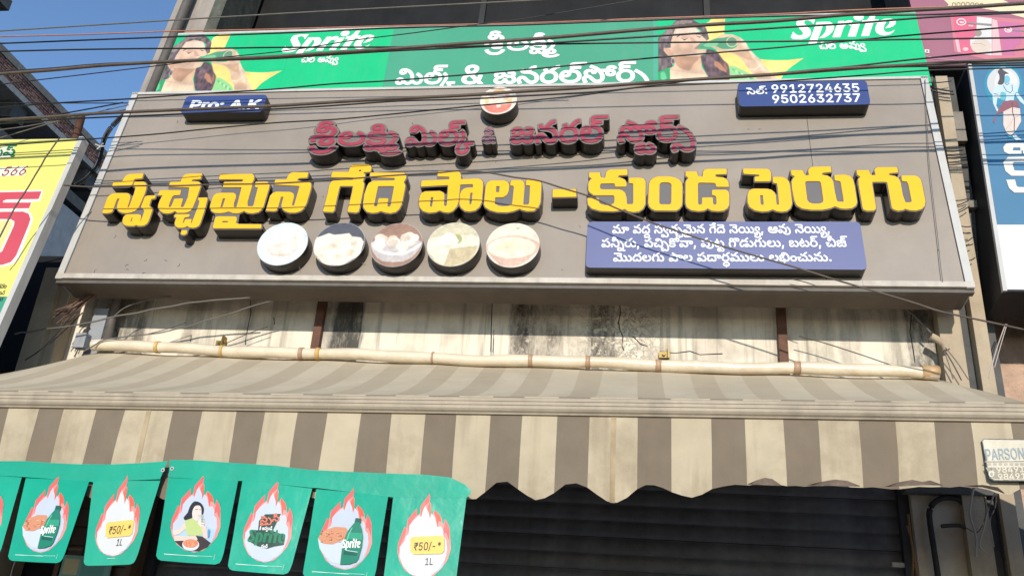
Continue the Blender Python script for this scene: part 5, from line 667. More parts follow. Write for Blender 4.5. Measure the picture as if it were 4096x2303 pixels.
def art3(p):
    p(full, (168, 132, 110))
    for k in range(5): p([(-.9, .5+k*.09), (.9, .55+k*.09), (.9, .57+k*.09), (-.9, .52+k*.09)], (146, 112, 92))
    p([(-.98, .1), (-.5, .25), (.5, .25), (.98, .12), (.8, -.4), (.4, -.75), (-.4, -.75), (-.8, -.4)], (206, 196, 190), 2)
    for k in range(20): x, y = rng.uniform(-.7, .7), rng.uniform(-.15, .45); p(ell(x, y, .2, .17, 12), [(252, 242, 226), (240, 228, 208), (226, 210, 188)][k % 3])
    p([(-.96, .08), (-.4, -.32), (.4, -.32), (.96, .1), (.8, -.2), (.3, -.45), (-.3, -.45), (-.8, -.2)], (250, 246, 240), 2)
def art4(p):
    p(full, (216, 206, 174)); p([(-1, .25), (-.1, .42), (.96, .4), (.98, -.1), (.2, -.98), (-.4, -.92), (-.95, -.3)], (240, 230, 205)); p([(-.1, -.2), (.95, -.05), (.8, -.6), (.1, -.98), (-.25, -.97)], (208, 190, 150))
    p([(-.55, .1), (-.3, .5), (.2, .35), (.22, .05), (-.2, -.05)], (250, 243, 222), 3); p([(.0, .45), (.2, .15), (.1, .0), (.3, .12), (.25, .4)], (178, 176, 110), 2)
def art5(p):
    p(full, (250, 228, 205)); p([(-1, .0), (-.5, .35), (.2, .42), (.98, .1), (.95, -.3), (.3, -.9), (-.4, -.9), (-.98, -.2)], (222, 186, 164), 2); p(ell(-.03, -.12, .90, .48), (250, 232, 202)); p(ell(-.1, -.1, .5, .22), (246, 226, 190)); p([(-.1, .45), (.05, .85), (.35, .7), (.3, .5)], (244, 232, 205), 3); p([(.05, .75), (.2, .8), (.15, .7)], (170, 165, 110))
for (cx, cy), art in zip(((1130, 975), (1357, 976), (1585, 979), (1813, 977), (2051, 980)), (art1, art2, art3, art4, art5)): disc(cx, cy, .166, art)
def artg(p):
    p(full, (244, 226, 205)); p([(-.75, -.35), (-.2, -.3), (.5, -.3), (.75, -.25), (.55, -.7), (0, -.92), (-.5, -.75)], (232, 140, 120), 2)
    p([(-.35, .1), (-.5, .3), (-.3, .55), (.35, .6), (.6, .3), (.4, .0)], (238, 196, 172), 3); p([(-.25, .4), (.3, .45), (.28, .1), (.12, -.2), (.15, -.45), (-.05, -.5), (-.12, -.1), (-.22, .1)], (248, 226, 206), 3)
    p([(-.35, .7), (0, .85), (.3, .72), (.25, .5), (-.25, .48)], (226, 178, 120), 2); p(ell(-.1, .22, .04, .05), (90, 70, 70)); p(ell(.17, .25, .04, .05), (90, 70, 70))
    p([(-.7, .2), (-.5, .05), (-.6, -.25), (-.75, -.1)], (240, 205, 150), 2); p([(.45, .0), (.75, .15), (.7, -.2), (.45, -.3)], (240, 205, 150), 2)
disc(1994, 403, .128, artg, dep=.11)

# ---- blue name boxes
def nbox(BL, TR, dep, mt):
    u0, v0 = BOARD.hit(*BL, dep); u1, v1 = BOARD.hit(*TR, dep); r = .028; lp = []
    for cx, cy, a0 in ((u1-r, v0+r, -90), (u1-r, v1-r, 0), (u0+r, v1-r, 90), (u0+r, v0+r, 180)): lp += [(cx+r*math.cos(math.radians(a0+t)), cy+r*math.sin(math.radians(a0+t))) for t in (0, 30, 60, 90)]
    mb = MB(); extrude(mb, [lp], BOARD.pt, .0005, dep, 1, 0); return mb.build('name_box', [SIDEM, mt], sign)
nb1 = nbox((720, 454), (1070, 379), .10, BLUEM); nb2 = nbox((2957, 427), (3466, 322), .105, BLUEM); nb3 = nbox((2342, 1070), (3440, 887), .09, BLUE2)
text('lettering', nb1, list('Pro')+[':', ' ', 'A', '.', 'K'], BOARD, (752, 437), (1034, 434), 32, WHITEM, .1006, .1026, bold=50, slant=.03, U=714, st=15)
text('lettering', nb2, ['se_sign', 'la_stop', ':'], BOARD, (2988, 378), (3072, 375), 20, WHITEM, .1056, .107, bold=22)
text('lettering', nb2, list('9912724635'), BOARD, (3084, 372), (3443, 367), 31, WHITEM, .1056, .107, bold=26, U=714)
text('lettering', nb2, list('9502632737'), BOARD, (3087, 413), (3448, 407), 31, WHITEM, .1056, .107, bold=26, U=714)
T1 = 'maa_sign _ va da da_under _ sa va_under ca cha_under mai_sign na _ gee_sign de_sign _ ne_sign yi_sign ya_under , _ aa vu_sign _ ne_sign yi_sign ya_under ,'
T2 = 'pa nii_sign na_under ra u_sign , _ pa ci_sign ca_under koo_sign vaa_sign , _ pu_sign tta tta_under _ go_sign dda u_sign ga u_sign la u_sign , _ ba tta ra_stop , _ cii_sign ja_stop'
T3 = 'mo_sign da la ga u_sign _ paa_sign la _ pa daa_sign ra dha_under ma u_sign la u_sign _ la bhi_sign anusvara ca u_sign na u_sign .'
tk = lambda s: [x if x != '_' else ' ' for x in s.split()]
for T_, p0, p1 in ((T1, (2448, 933), (3322, 931)), (T2, (2405, 988), (3388, 986)), (T3, (2452, 1045), (3330, 1044))):
    text('lettering', nb3, tk(T_), BOARD, p0, p1, 26, WHITEM, .0906, .092, bold=20)
# loose wire hanging down the right of the board
mb = MB(); mb.tube(smoothpts([BOARD.px(x, y, .02) for x, y in ((3700, 318), (3707, 480), (3716, 640), (3733, 800), (3752, 960), (3762, 1060), (3771, 1125))], 3), .0022, 5); tag(mb.build('loose_wire', WIREG, None, True), 'thin grey wire hanging down the right end of the grey signboard', 'wire')

# small dirt marks, straws and cobweb ends caught on the board
bits = MB(); r5 = np.random.default_rng(11)
for k in range(46):
    u = r5.uniform(bu0+.1, bu1-.1); v = r5.choice([r5.uniform(.05, .22), r5.uniform(.1, 1.5)]); L = r5.uniform(.004, .03); a = r5.uniform(0, 6.3)
    bits.tube([BOARD.pt(u, v, .002), BOARD.pt(u+L*math.cos(a)*.6, v+L*math.sin(a)*.6, .003), BOARD.pt(u+L*math.cos(a+.5), v+L*math.sin(a+.5), .003)], .0011, 4)
tag(bits.build('dirt_marks', mat('dry_straw_dirt', (.09, .065, .045), .9, .4, 30), sign), kind='stuff')
for cx in (1130, 1357, 1585, 1813, 2051):
    for q in range(3):
        x, y = cx+r5.uniform(-60, 85), 1052+r5.uniform(-12, 14); mb = MB(); mb.tube([BOARD.px(x, y, .05), BOARD.px(x+r5.uniform(-18, 22), y+r5.uniform(0, 14), .03), BOARD.px(x+r5.uniform(-30, 30), y+r5.uniform(4, 26), .002)], .0012, 4); mb.build('cobweb_strand', CLEARF, sign)
# ================================================================ GREEN BANNER ABOVE THE SIGN
BAN = Plane((0, 5.0, 3.8))
banner = empty('vinyl_banner', (0, 5.25, 5.5), 'long green vinyl banner with drinking woman prints above the grey signboard', 'banner')
vt = BAN.hit(2048, 98)[1]; vb = BAN.hit(2048, 355)[1]-.05; bl, br = -3.675, 1.968
mb = MB(); nx_, ny_ = 90, 8; pts = []
for j in range(ny_+1):
    for i in range(nx_+1): pts.append(BAN.pt(bl+(br-bl)*i/nx_, vb+(vt-vb)*j/ny_, -.006))
mb.add(pts, [(j*(nx_+1)+i, j*(nx_+1)+i+1, (j+1)*(nx_+1)+i+1, (j+1)*(nx_+1)+i) for j in range(ny_) for i in range(nx_)], 0, S(70, 165, 125))
mb.build('sheet', PRINT, banner)
MB().pbox(BAN, bl, br, vt-.012, vt+.01, -.03, .004).build('top_batten', FRAMEM, banner)
MB().pbox(BAN, bl+.01, br-.01, vb, vt-.02, -.04, -.012).build('backing_frame', RUST, banner)
pr = MB(); LV = [0.0]
def P_(poly, col, sm=0, P=BAN, m=None, k=.8):
    LV[0] += .00016; prt(m or pr, P, poly, col, LV[0], sm, k)
uL = lambda u, v: BAN  # noqa
def quad_uv(m, u0, u1, u2, u3, col):
    LV[0] += .0003; extrude(m, [[(u0, vb), (u1, vb), (u2, vt), (u3, vt)]], BAN.pt, LV[0], LV[0], col=S(*col))
ua, ub_ = BAN.hit(1525, 372)[0], BAN.hit(1578, 105)[0]; uc = BAN.hit(2629, 85)[0]
quad_uv(pr, bl, ua, ub_, bl, (28, 200, 130)); quad_uv(pr, ua, uc-.03, uc-.03, ub_, (78, 166, 130)); quad_uv(pr, uc-.03, uc, uc, uc-.03, (84, 176, 145)); quad_uv(pr, uc, br, br, uc, (24, 200, 130))
for t in (.12, .3, .55):      # slightly lighter wavy folds in the print
    pass
W2 = (2620, 60, .23292)
WL = []
def woman_art():
    """layers of the print of a woman drinking from a bottle"""
    def Q(poly, col, sm=0, soft=None):
        poly = sc(poly, *W2); hard = col[0] > 248 and col[2] < 140
        if sm: poly = [tuple(p) for p in smoothpts(poly, sm, True)]
        WL.append(([BAN.hit(x, y) for x, y in poly], col, .0045 if hard or not sm else .016))
    Y1 = (252, 222, 128)
    Q([(1010, 10), (1205, 10), (1190, 330), (1100, 480), (900, 480), (860, 300), (870, 150), (930, 120)], Y1)
    Q([(1050, 600), (1250, 640), (1500, 700), (1800, 765), (1950, 780), (2100, 785), (2300, 778), (2550, 750), (2350, 890), (2240, 980), (2130, 1160), (1300, 1160), (1150, 800)], Y1)
    Q([(52, 400), (100, 360), (270, 200), (370, 90), (520, 60), (650, 90), (780, 160), (880, 230), (930, 420), (880, 450), (800, 350), (780, 260), (700, 230), (350, 230), (310, 350), (270, 500), (270, 570), (300, 900), (200, 930), (55, 990)], (112, 98, 98))
    Q([(90, 380), (250, 230), (330, 150), (480, 100), (640, 120), (560, 150), (380, 190), (280, 300), (200, 420)], (150, 132, 126), 2)
    Q([(350, 225), (520, 190), (700, 222), (780, 300), (820, 380), (890, 450), (860, 490), (780, 490), (720, 540), (740, 600), (880, 590), (890, 650), (790, 712), (800, 900), (900, 1040), (960, 1150), (255, 1150), (260, 920), (330, 880), (280, 740), (200, 680), (150, 620), (150, 580), (270, 570), (270, 480), (310, 350)], (222, 188, 160))
    Q([(370, 240), (560, 215), (700, 240), (760, 310), (780, 370), (650, 330), (500, 330), (380, 360)], (236, 210, 188), 2)
    Q([(300, 560), (500, 500), (640, 520), (620, 640), (500, 690), (340, 680)], (212, 174, 146), 2)
    Q([(330, 700), (600, 722), (790, 712), (740, 780), (660, 850), (600, 960), (480, 940), (380, 880)], (190, 148, 118), 2)
    Q([(260, 960), (420, 980), (640, 1010), (860, 1030), (960, 1150), (255, 1150)], (240, 212, 178), 1)
    Q([(640, 900), (720, 800), (780, 740), (800, 900), (740, 960)], (232, 190, 152), 2)
    Q(line([(375, 385), (430, 350), (540, 342)], 18), (96, 70, 64)); Q(line([(700, 338), (780, 343), (815, 362)], 15), (96, 70, 64)); Q([(590, 380), (650, 400), (720, 460), (700, 480), (640, 470)], (200, 160, 138), 2); Q(line([(690, 470), (730, 475), (750, 462)], 9), (150, 104, 90))
    Q([(435, 400), (500, 424), (575, 400), (510, 446)], (70, 48, 46)); Q([(705, 363), (770, 380), (805, 370), (760, 396)], (70, 48, 46))
    Q([(480, 370), (560, 375), (575, 400), (500, 420), (450, 400)], (206, 168, 148), 2)
    Q([(675, 582), (720, 545), (790, 492), (770, 550), (745, 590), (700, 590)], (186, 118, 108), 2)
    Q([(150, 580), (200, 575), (270, 600), (325, 680), (270, 710), (215, 670)], (205, 160, 132), 2)
    Q(arc(310, 800, 40, 55, 14), (170, 160, 150)); Q(arc(312, 798, 24, 36, 14), (112, 98, 98))
    Q([(890, 600), (1010, 610), (1100, 680), (1170, 780), (1250, 850), (1290, 1000), (1260, 1150), (1000, 1150), (850, 950), (800, 800), (790, 700), (870, 690)], (96, 76, 80), 2)
    Q([(970, 790), (1080, 810), (1180, 900), (1240, 1000), (1150, 960), (1050, 900)], (196, 140, 108), 2); Q([(1160, 800), (1220, 860), (1250, 960), (1190, 900)], (170, 120, 92), 2)
    Q([(900, 700), (1000, 740), (1010, 850), (930, 900), (880, 800)], (120, 96, 100), 2)
    Q([(52, 990), (150, 940), (250, 910), (262, 1150), (60, 1150)], (58, 162, 102)); Q([(90, 1010), (160, 980), (200, 1090), (120, 1140)], (110, 205, 150), 2)
    Q([(1280, 880), (1400, 900), (1560, 980), (1640, 1020), (1700, 1080), (1750, 1160), (1330, 1160), (1290, 1000)], (150, 212, 140), 2)
    for k in range(7): Q([(1320+k*50, 930+k*22), (1420+k*42, 960+k*22), (1470+k*36, 1010+k*20), (1360+k*45, 975+k*24)], (205, 235, 180) if k % 2 else (96, 180, 110), 2)
    Q([(720, 560), (820, 500), (1000, 425), (1150, 385), (1400, 385), (1430, 470), (1390, 570), (1200, 600), (1000, 565), (900, 595), (780, 580)], (88, 158, 118), 2)
    Q([(830, 520), (960, 470), (1080, 470), (1060, 540), (900, 560)], (130, 200, 150), 2)
    Q([(1180, 335), (1330, 340), (1480, 400), (1560, 480), (1620, 590), (1700, 680), (1800, 760), (1850, 850), (1950, 950), (2050, 1050), (2140, 1160), (1800, 1160), (1690, 1030), (1600, 920), (1500, 780), (1400, 690), (1250, 650), (1080, 615), (950, 545), (1050, 545), (1150, 592), (1330, 592), (1400, 560), (1425, 450), (1310, 375), (1160, 400), (1045, 405), (1080, 380)], (224, 190, 158))
    Q([(1440, 400), (1550, 480), (1620, 600), (1790, 770), (1900, 950), (1840, 950), (1700, 760), (1560, 620)], (238, 212, 182), 2)
    Q([(1270, 620), (1500, 640), (1600, 620), (1680, 780), (1560, 760), (1420, 690)], (204, 166, 132), 2)
    Q([(1700, 1000), (1900, 980), (2000, 1100), (1960, 1160), (1810, 1160)], (206, 170, 138), 2)
    Q(arc(1322, 468, 100, 92, 26), (206, 212, 168)); Q(arc(1322, 468, 84, 78, 26), (112, 150, 118))
    Q(line([(1620, 935), (1700, 947), (1770, 910), (1812, 855)], 14), (248, 226, 198))
uoff = BAN.hit(1128, 284)[0]-BAN.hit(3214, 235)[0]
woman_art()
wu0, wu1 = BAN.hit(2631, 200)[0], BAN.hit(3222, 235)[0]; nw, nh = 330, 150
gx, gy = np.meshgrid(np.linspace(wu0, wu1, nw), np.linspace(vb+.001, vt-.013, nh)); gx = gx.ravel(); gy = gy.ravel()
wcol = shade_layers(gx, gy, WL, (24, 200, 130))
skin = (wcol[:, 0] > wcol[:, 1]-5) & (wcol[:, 2] > 60)
wn1 = vnoise(gx+5, gy+5, 18, 3)-.5; wn2 = vnoise(gx+5, gy*.4+5, 70, 4)-.5
wcol = wcol*(1+np.where(skin, .16, .03)*wn1+np.where(wcol.mean(1) < 135, .5, .05)*wn2*skin)[:, None]
wfaces = [(j*nw+i, j*nw+i+1, (j+1)*nw+i+1, (j+1)*nw+i) for j in range(nh-1) for i in range(nw-1)]
for du in (0, uoff):
    keep = [f for f in wfaces if gx[f[0]]+du > bl+.002]
    point_mesh('woman_print', [BAN.pt(max(x+du, bl+.001), y, .0016) for x, y in zip(gx, gy)], keep, srgb_lin(wcol, .8), PRINT, banner)
# brand lettering, traced
LG = (3140, 40, .18634)
LOGO = [[(285,215),(400,195),(655,188),(610,310),(590,300),(560,260),(500,235),(440,240),(405,265),(420,310),(500,390),(550,440),(560,500),(530,570),(450,620),(360,640),(180,640),(120,600),(175,475),(215,520),(270,550),(340,555),(385,535),(390,510),(360,460),(280,380),(245,330),(245,270)],
 [(680,270),(880,262),(960,265),(1020,300),(1055,360),(1045,430),(990,510),(920,570),(840,605),(730,615),(800,560),(860,490),(885,420),(880,370),(850,335),(820,325),(705,640),(680,730),(500,735),(660,320)],
 [(1145,250),(1270,245),(1265,270),(1330,240),(1400,232),(1450,240),(1405,355),(1370,330),(1320,328),(1280,350),(1250,400),(1185,595),(1015,598),(1130,290)],
 [(1450,275),(1620,268),(1515,580),(1345,583)], arc(1580, 165, 110, 76, 20),
 [(1840,100),(1950,100),(1915,215),(2010,215),(1985,290),(1895,290),(1800,570),(1632,573),(1725,300),(1640,303),(1655,235),(1750,230),(1800,180)],
 [(2030,240),(2120,205),(2250,195),(2350,215),(2378,265),(2365,320),(2310,365),(2240,390),(2145,405),(2200,350),(2240,300),(2245,260),(2215,240),(2170,265),(2130,340),(2115,400),(2125,450),(2160,485),(2220,490),(2290,470),(2355,435),(2320,490),(2240,540),(2130,560),(2030,545),(1960,500),(1935,440),(1945,370),(1985,290)]]
def logo(m, P, f, h, col):
    """f maps the traced drawing to plane coordinates"""
    for l in LOGO: extrude(m, [[f(x, y) for x, y in l]], P.pt, h, h, col=col)
WH = S(250, 250, 240, .85)
LV[0] = .0024
def f1(x, y): return BAN.hit(LG[0]+x*LG[2], LG[1]+y*LG[2])
logo(pr, BAN, f1, LV[0], WH)
A0, A1 = f1(120, 600), f1(2378, 265); B0, B1 = BAN.hit(1125, 205), BAN.hit(1495, 160)
kx = (B1[0]-B0[0])/(A1[0]-A0[0]); ky = kx*.93
logo(pr, BAN, lambda x, y: (B0[0]+(f1(x, y)[0]-A0[0])*kx, B0[1]+(f1(x, y)[1]-A0[1])*ky), LV[0], WH)
pr.build('print', PRINT, banner)
h_ = .0030
CH = ['ci_sign', 'la_stop', ' ', 'a', 'vu_sign', 'va_under']
text('lettering', banner, CH, BAN, (1203, 250), (1352, 249), 19, WHITEM, h_, h_+.0006, bold=30)
text('lettering', banner, CH, BAN, (3278, 197), (3464, 194), 21, WHITEM, h_, h_+.0006, bold=30)
text('lettering', banner, ['shii_sign', 'sha_ra_under'], BAN, (1934, 196), (2014, 195), 46, WHITEM, h_, h_+.0006, bold=22)
text('lettering', banner, ['la', 'kassii_sign', 'ma_under'], BAN, (2022, 203), (2222, 199), 42, WHITEM, h_, h_+.0006, bold=22)
text('lettering', banner, ['mi_sign', 'la_stop', 'ka_under'], BAN, (1578, 338), (1818, 335), 47, WHITEM, h_, h_+.0006, bold=28)
text('lettering', banner, ['&'], BAN, (1838, 337), (1932, 335), 72, WHITEM, h_, h_+.0006, bold=24, U=714)
text('lettering', banner, 'ja na ra la_stop soo_sign tta_under ra_stop sa_under'.split(), BAN, (1970, 335), (2596, 326), 50, WHITEM, h_, h_+.0006, bold=28)
text('lettering', banner, tk(T3), BAN, (1042, 371), (1492, 364), 9, WHITEM, h_, h_+.0004, bold=10, st=22)

# ================================================================ OTHER SIGNBOARDS
YP = Plane((0, 4.55, 3.3))
ys = empty('yellow_signboard', (-4.5, 4.6, 3.1), 'yellow signboard with big red Telugu letter and number ending 566 at left edge', 'signboard')
yt = YP.hit(150, 556)[1]; ye = -3.775; yb = YP.hit(30, 1186)[1]; y0_ = YP.hit(0, 1417)[1]-1.0
MB().pbox(YP, -6.5, ye-.05, y0_, yt, -.05, -.002).build('back', GREYW, ys)
MB().pbox(YP, -6.5, ye-.028, yb, yt-.004, -.0015, 0).build('yellow_panel', mat('yellow_flex_print', S(238, 228, 120, .85), .5, .06, 2), ys)
MB().pbox(YP, -6.5, ye-.028, y0_, yb-.001, -.0015, 0).build('green_panel', mat('green_flex_print', S(64, 160, 128), .5, .06, 2), ys)
MB().pbox(YP, ye-.026, ye+.008, y0_, yt+.006, -.06, .012).build('edge_frame', FRAMEM, ys)
yp = MB(); LV[0] = .0006
def YQ(p, c, sm=0): P_([(x, y) for x, y in p], c, sm, YP, yp)
Zs = (0, 560, .4282)
WHI = (248, 244, 228); RD = (216, 84, 96)
YQ(sc([(-60, 478), (405, 465), (375, 570), (300, 580), (270, 660), (-60, 672)], *Zs), WHI)
YQ(sc([(-60, 490), (388, 480), (360, 552), (60, 556), (30, 570), (28, 584), (292, 584), (272, 638), (-60, 642)], *Zs), RD)
YQ(sc([(-60, 660), (220, 655), (290, 680), (310, 740), (290, 800), (180, 1100), (120, 1160), (30, 1184), (-60, 1180)], *Zs), WHI)
YQ(sc([(-60, 672), (215, 668), (268, 690), (284, 740), (265, 800), (150, 1080), (100, 1140), (20, 1166), (-60, 1166)], *Zs), RD)
YQ(sc([(-60, 738), (100, 740), (135, 760), (130, 800), (20, 1040), (-60, 1080)], *Zs), WHI)
YQ(sc([(-60, 752), (95, 752), (118, 772), (112, 800), (5, 1030), (-60, 1060)], *Zs), (240, 224, 150))
YQ([(-30, 588), (58, 586), (50, 628), (-30, 634)], (246, 244, 222)); YQ([(-30, 672), (110, 664), (98, 702), (-30, 708)], (246, 244, 222))
yp.build('print', PRINT, ys)
text('lettering', ys, list('566'), YP, (-2, 704), (100, 699), 35, mat('maroon_print', S(150, 40, 60), .5, .1, 4), .0028, .0032, bold=2, slant=.15, U=714)
text('lettering', ys, ['ssa_stop'], YP, (8, 622), (56, 620), 26, mat('green_print', S(30, 130, 70), .5, .1, 4), .0028, .0032, bold=26)
text('lettering', ys, ['pu_sign'], YP, (-42, 624), (6, 622), 26, MATS['green_print'], .0028, .0032, bold=26)
for k in range(3): text('lettering', ys, tk('pa ra da la na ga ma')[k:k+4], YP, (-26-k*4, 1152+k*26), (24-k*8, 1152+k*26), 14, mat('black_print', (.03, .03, .03), .5, .1, 4), .0028, .0032, bold=6, st=20)

# blue sign at the right
KB = 1.155; BP = Plane((0, 4.3*KB, 1.6+1.7*KB))
bs = empty('blue_signboard', (3, 5.0, 3.7), 'blue and white signboard with a painted deity figure and white letters at right edge', 'signboard')
f_ = lambda v: KB*(1.820+(v/KB-.236)*.0715)
def leftquad(mb_, d0, d1, v0, v1, h0, h1, mi=0, right=None):
    pts = []
    for h in (h0, h1):
        for (d, v) in ((d0, v0), (d1, v0), (d1, v1), (d0, v1)):
            u = f_(v)+d if d < 50 else 4.2
            pts.append(BP.pt(u, v, h))
    mb_.add(pts, [(0, 3, 2, 1), (4, 5, 6, 7), (0, 1, 5, 4), (1, 2, 6, 5), (2, 3, 7, 6), (3, 0, 4, 7)], mi); return mb_
vmid = BP.hit(4020, 898)[1]; bt = 1.83*KB; bb = .236*KB
leftquad(MB(), 0, 99, bb, bt, -.31, -.004).build('cabinet', mat('dark_box_side', (.022, .023, .026), .6, .3, 4, spec=.2), bs)
leftquad(MB(), .022, 99, vmid, bt-.02, -.0035, 0).build('blue_panel', mat('blue_flex_print', S(72, 128, 165), .45, .12, 1.3), bs)
leftquad(MB(), .022, 99, bb+.012, vmid-.001, -.0035, 0).build('white_panel', mat('white_flex_print', S(226, 226, 226), .5, .05, 2), bs)
leftquad(MB(), -.003, .02, bb, bt, -.02, .006).build('edge_frame', FRAMEM, bs)
leftquad(MB(), -.003, 99, bt-.018, bt+.012, -.31, .01).build('top_frame', PIPEM, bs)
bp_ = MB(); LV[0] = .0006
D3 = (3860, 230, .2554)
def BQ(p, c, sm=0): P_(sc(p, *D3), c, sm, BP, bp_)
BQ(arc(600, 430, 300, 330, 30), (60, 150, 178)); BQ(arc(600, 400, 255, 250, 30), (214, 214, 212)); BQ(arc(640, 400, 180, 190, 24), (228, 226, 220))
SK = (205, 226, 236)
BQ([(450, 470), (560, 420), (760, 410), (830, 470), (830, 560), (924, 680), (950, 760), (860, 690), (800, 600), (790, 520), (760, 680), (650, 700), (560, 560), (520, 560), (500, 680), (490, 760), (545, 860), (500, 850), (440, 720), (430, 600)], SK, 1)
BQ([(560, 545), (640, 560), (640, 660), (560, 660)], (110, 190, 205), 2)
BQ(arc(655, 345, 50, 62, 18), (120, 196, 214)); BQ([(520, 210), (565, 175), (612, 210), (690, 255), (630, 262), (620, 330), (610, 400), (570, 430), (510, 415), (540, 340), (535, 270), (515, 235)], (88, 84, 92), 2)
BQ(line([(600, 440), (650, 530), (710, 555), (745, 520), (735, 430)], 9), (70, 72, 84)); BQ(line([(450, 568), (515, 580)], 8), (70, 72, 84)); BQ(line([(800, 552), (832, 545)], 8), (70, 72, 84)); BQ(line([(620, 400), (660, 430), (700, 400)], 7), (70, 72, 84))
BQ([(600, 690), (720, 670), (830, 680), (850, 780), (740, 800), (620, 860), (500, 880), (460, 1040), (440, 1000), (500, 860), (560, 760)], (150, 96, 104), 1)
BQ([(600, 850), (740, 780), (860, 800), (880, 1000), (800, 1140), (720, 1225), (650, 1180), (600, 1060)], (230, 214, 202), 1)
BQ(line([(740, 700), (745, 860), (775, 960), (770, 1160)], 14), (110, 80, 84)); BQ(line([(700, 1100), (740, 980), (860, 900)], 5), (190, 165, 155)); BQ(line([(640, 1140), (720, 1000)], 5), (190, 165, 155))
BQ([(620, 1190), (720, 1230), (800, 1290), (700, 1260)], (70, 165, 190), 1); BQ([(740, 1230), (790, 1200), (830, 1250), (890, 1292), (800, 1300)], SK, 1)
Z4 = (2996, 560, .4282)
def BR(p, c): P_(sc(p, *Z4), c, 0, BP, bp_)
CW = (238, 234, 224)
BR([(2400, 35), (2440, 30), (2620, 30), (2620, 135), (2560, 135), (2560, 100), (2535, 98), (2535, 72), (2470, 72), (2462, 98), (2545, 100), (2545, 135), (2430, 135), (2385, 110), (2374, 70)], CW)
BR([(2420, 160), (2620, 155), (2620, 205), (2475, 207), (2460, 225), (2480, 285), (2620, 290), (2620, 335), (2450, 335), (2395, 290), (2374, 210)], CW)
BR([(2403, 372), (2485, 370), (2500, 430), (2520, 440), (2620, 440), (2620, 492), (2480, 492), (2430, 450)], CW)
bp_.build('print', PRINT, bs)

# maroon poster top right
MP = Plane((0, 5.1, 3.8)); mv = MP.hit(3712, 262)[1]
ms = empty('maroon_poster', (3, 5.4, 5.7), 'maroon and pink advertising poster with food packets at the top right corner', 'poster')
MB().pbox(MP, 1.99, 4.5, mv, mv+1.6, -.03, 0).build('sheet', mat('maroon_vinyl', S(168, 108, 126), .45, .1, 1.5), ms)
mp_ = MB(); LV[0] = .0005; D4 = (3640, 0, .19338)
def MQ(p, c, sm=0): P_(sc(p, *D4), c, sm, MP, mp_)
MQ([(640, -60), (800, 100), (770, 135), (1500, 180), (1900, 250), (2358, 370), (2500, 420), (2500, 120), (2050, 60), (1780, -60)], (240, 222, 184))
MQ([(830, 310), (980, 300), (2500, 420), (2500, 1300), (1650, 1250), (1100, 1120), (920, 1070)], (214, 130, 142))
MQ([(890, 330), (1370, 340), (1360, 700), (1250, 900), (1300, 1120), (980, 1070), (940, 700)], (226, 112, 138)); MQ([(1385, 350), (1690, 385), (1690, 1150), (1400, 1100), (1250, 950), (1240, 830), (1370, 740)], (228, 226, 222))
MQ([(1700, 400), (1800, 430), (1900, 1150), (1700, 1150)], (236, 196, 196)); MQ([(1820, 450), (2320, 490), (2310, 900), (2150, 1000), (2180, 1140), (1930, 1140), (1880, 800)], (206, 120, 160))
MQ([(930, 820), (1000, 800), (1050, 1080), (990, 1080)], (242, 190, 196), 1); MQ(arc(1150, 1020, 60, 40, 14), (244, 196, 196)); MQ(arc(1410, 690, 75, 70, 16), (168, 150, 138)); MQ(arc(1470, 960, 210, 150, 24), (224, 206, 190)); MQ(line([(1290, 910), (1420, 905), (1500, 915), (1560, 950)], 7), (180, 150, 120))
for cx, cy, rx, ry in ((1060, 460, 100, 75), (2030, 620, 80, 60)): MQ(arc(cx, cy, rx, ry, 22), (250, 232, 226)); MQ(arc(cx, cy, rx-22, ry-20, 22), (222, 110, 136)); MQ([(cx-30, cy-16), (cx+50, cy-8), (cx+45, cy+28), (cx-30, cy+22)], (246, 220, 220))
MQ([(1190, 465), (1690, 500), (1690, 540), (1190, 490)], (150, 150, 148)); MQ([(2130, 612), (2400, 630), (2400, 655), (2130, 640)], (150, 150, 148)); MQ([(1210, 520), (1310, 525), (1305, 560), (1205, 555)], (246, 190, 190))
MQ([(303, 1025), (400, 1030), (398, 1102), (305, 1092)], (240, 236, 232)); MQ([(335, 1048), (370, 1050), (370, 1078), (335, 1076)], (80, 70, 80))
MQ(line([(320, 1165), (520, 1190)], 7), (232, 190, 200)); MQ(line([(500, 1225), (900, 1240)], 12), (216, 160, 176))
for k in range(7):
    x = 880+k*95; y = 62+(-22, -26, -30, -32, -24, -18, -10)[k]; c_ = (84, 66, 60)
    MQ(line([(x, y+95), (x-5, y+40), (x+20, y+20), (x+60, y+28), (x+62, y+90), (x+30, y+98)], 9), c_)
mp_.build('print', PRINT, ms)

# ================================================================ ROLL OF WRAPPED TUBING
tl, tr = aty(372, 1380, 5.1), aty(3752, 1490, 5.1)
roll = empty('wrapped_roll', ((tl+tr)/2), 'long cream plastic wrapped roll lying along the top of the awning', 'roll')
n_ = 70; pts = []; rr = []
for i in range(n_+1):
    t = i/n_; p = tl+(tr-tl)*t; p = p+np.array([0, 0, -.012*math.sin(t*math.pi)+.006*math.sin(t*23)+.003*math.sin(t*61)]); pts.append(p); rr.append(.0365+.0018*math.sin(t*37)+.0012*math.sin(t*95+1))
mb = MB(); mb.tube(pts, rr, 20); mb.build('wrapping', FILM, roll, True)
for k, px_ in enumerate((667, 955, 1297, 1368, 1845, 2238, 2463, 2733, 3248)):
    t = (px_-372)/(3752-372); i = t*n_; p = pts[int(i)]+(pts[min(int(i)+1, n_)]-pts[int(i)])*(i-int(i)); d = unit(tr-tl)*(.012, .010, .014, .014, .006, .013, .014, .017, .020)[k]
    MB().tube([p-d, p+d], .0398, 20).build('strap', mat('yellowed_tape', S(222, 182, 110), .5, .15, 20) if k in (0, 1, 3) else TAPE, roll, True)
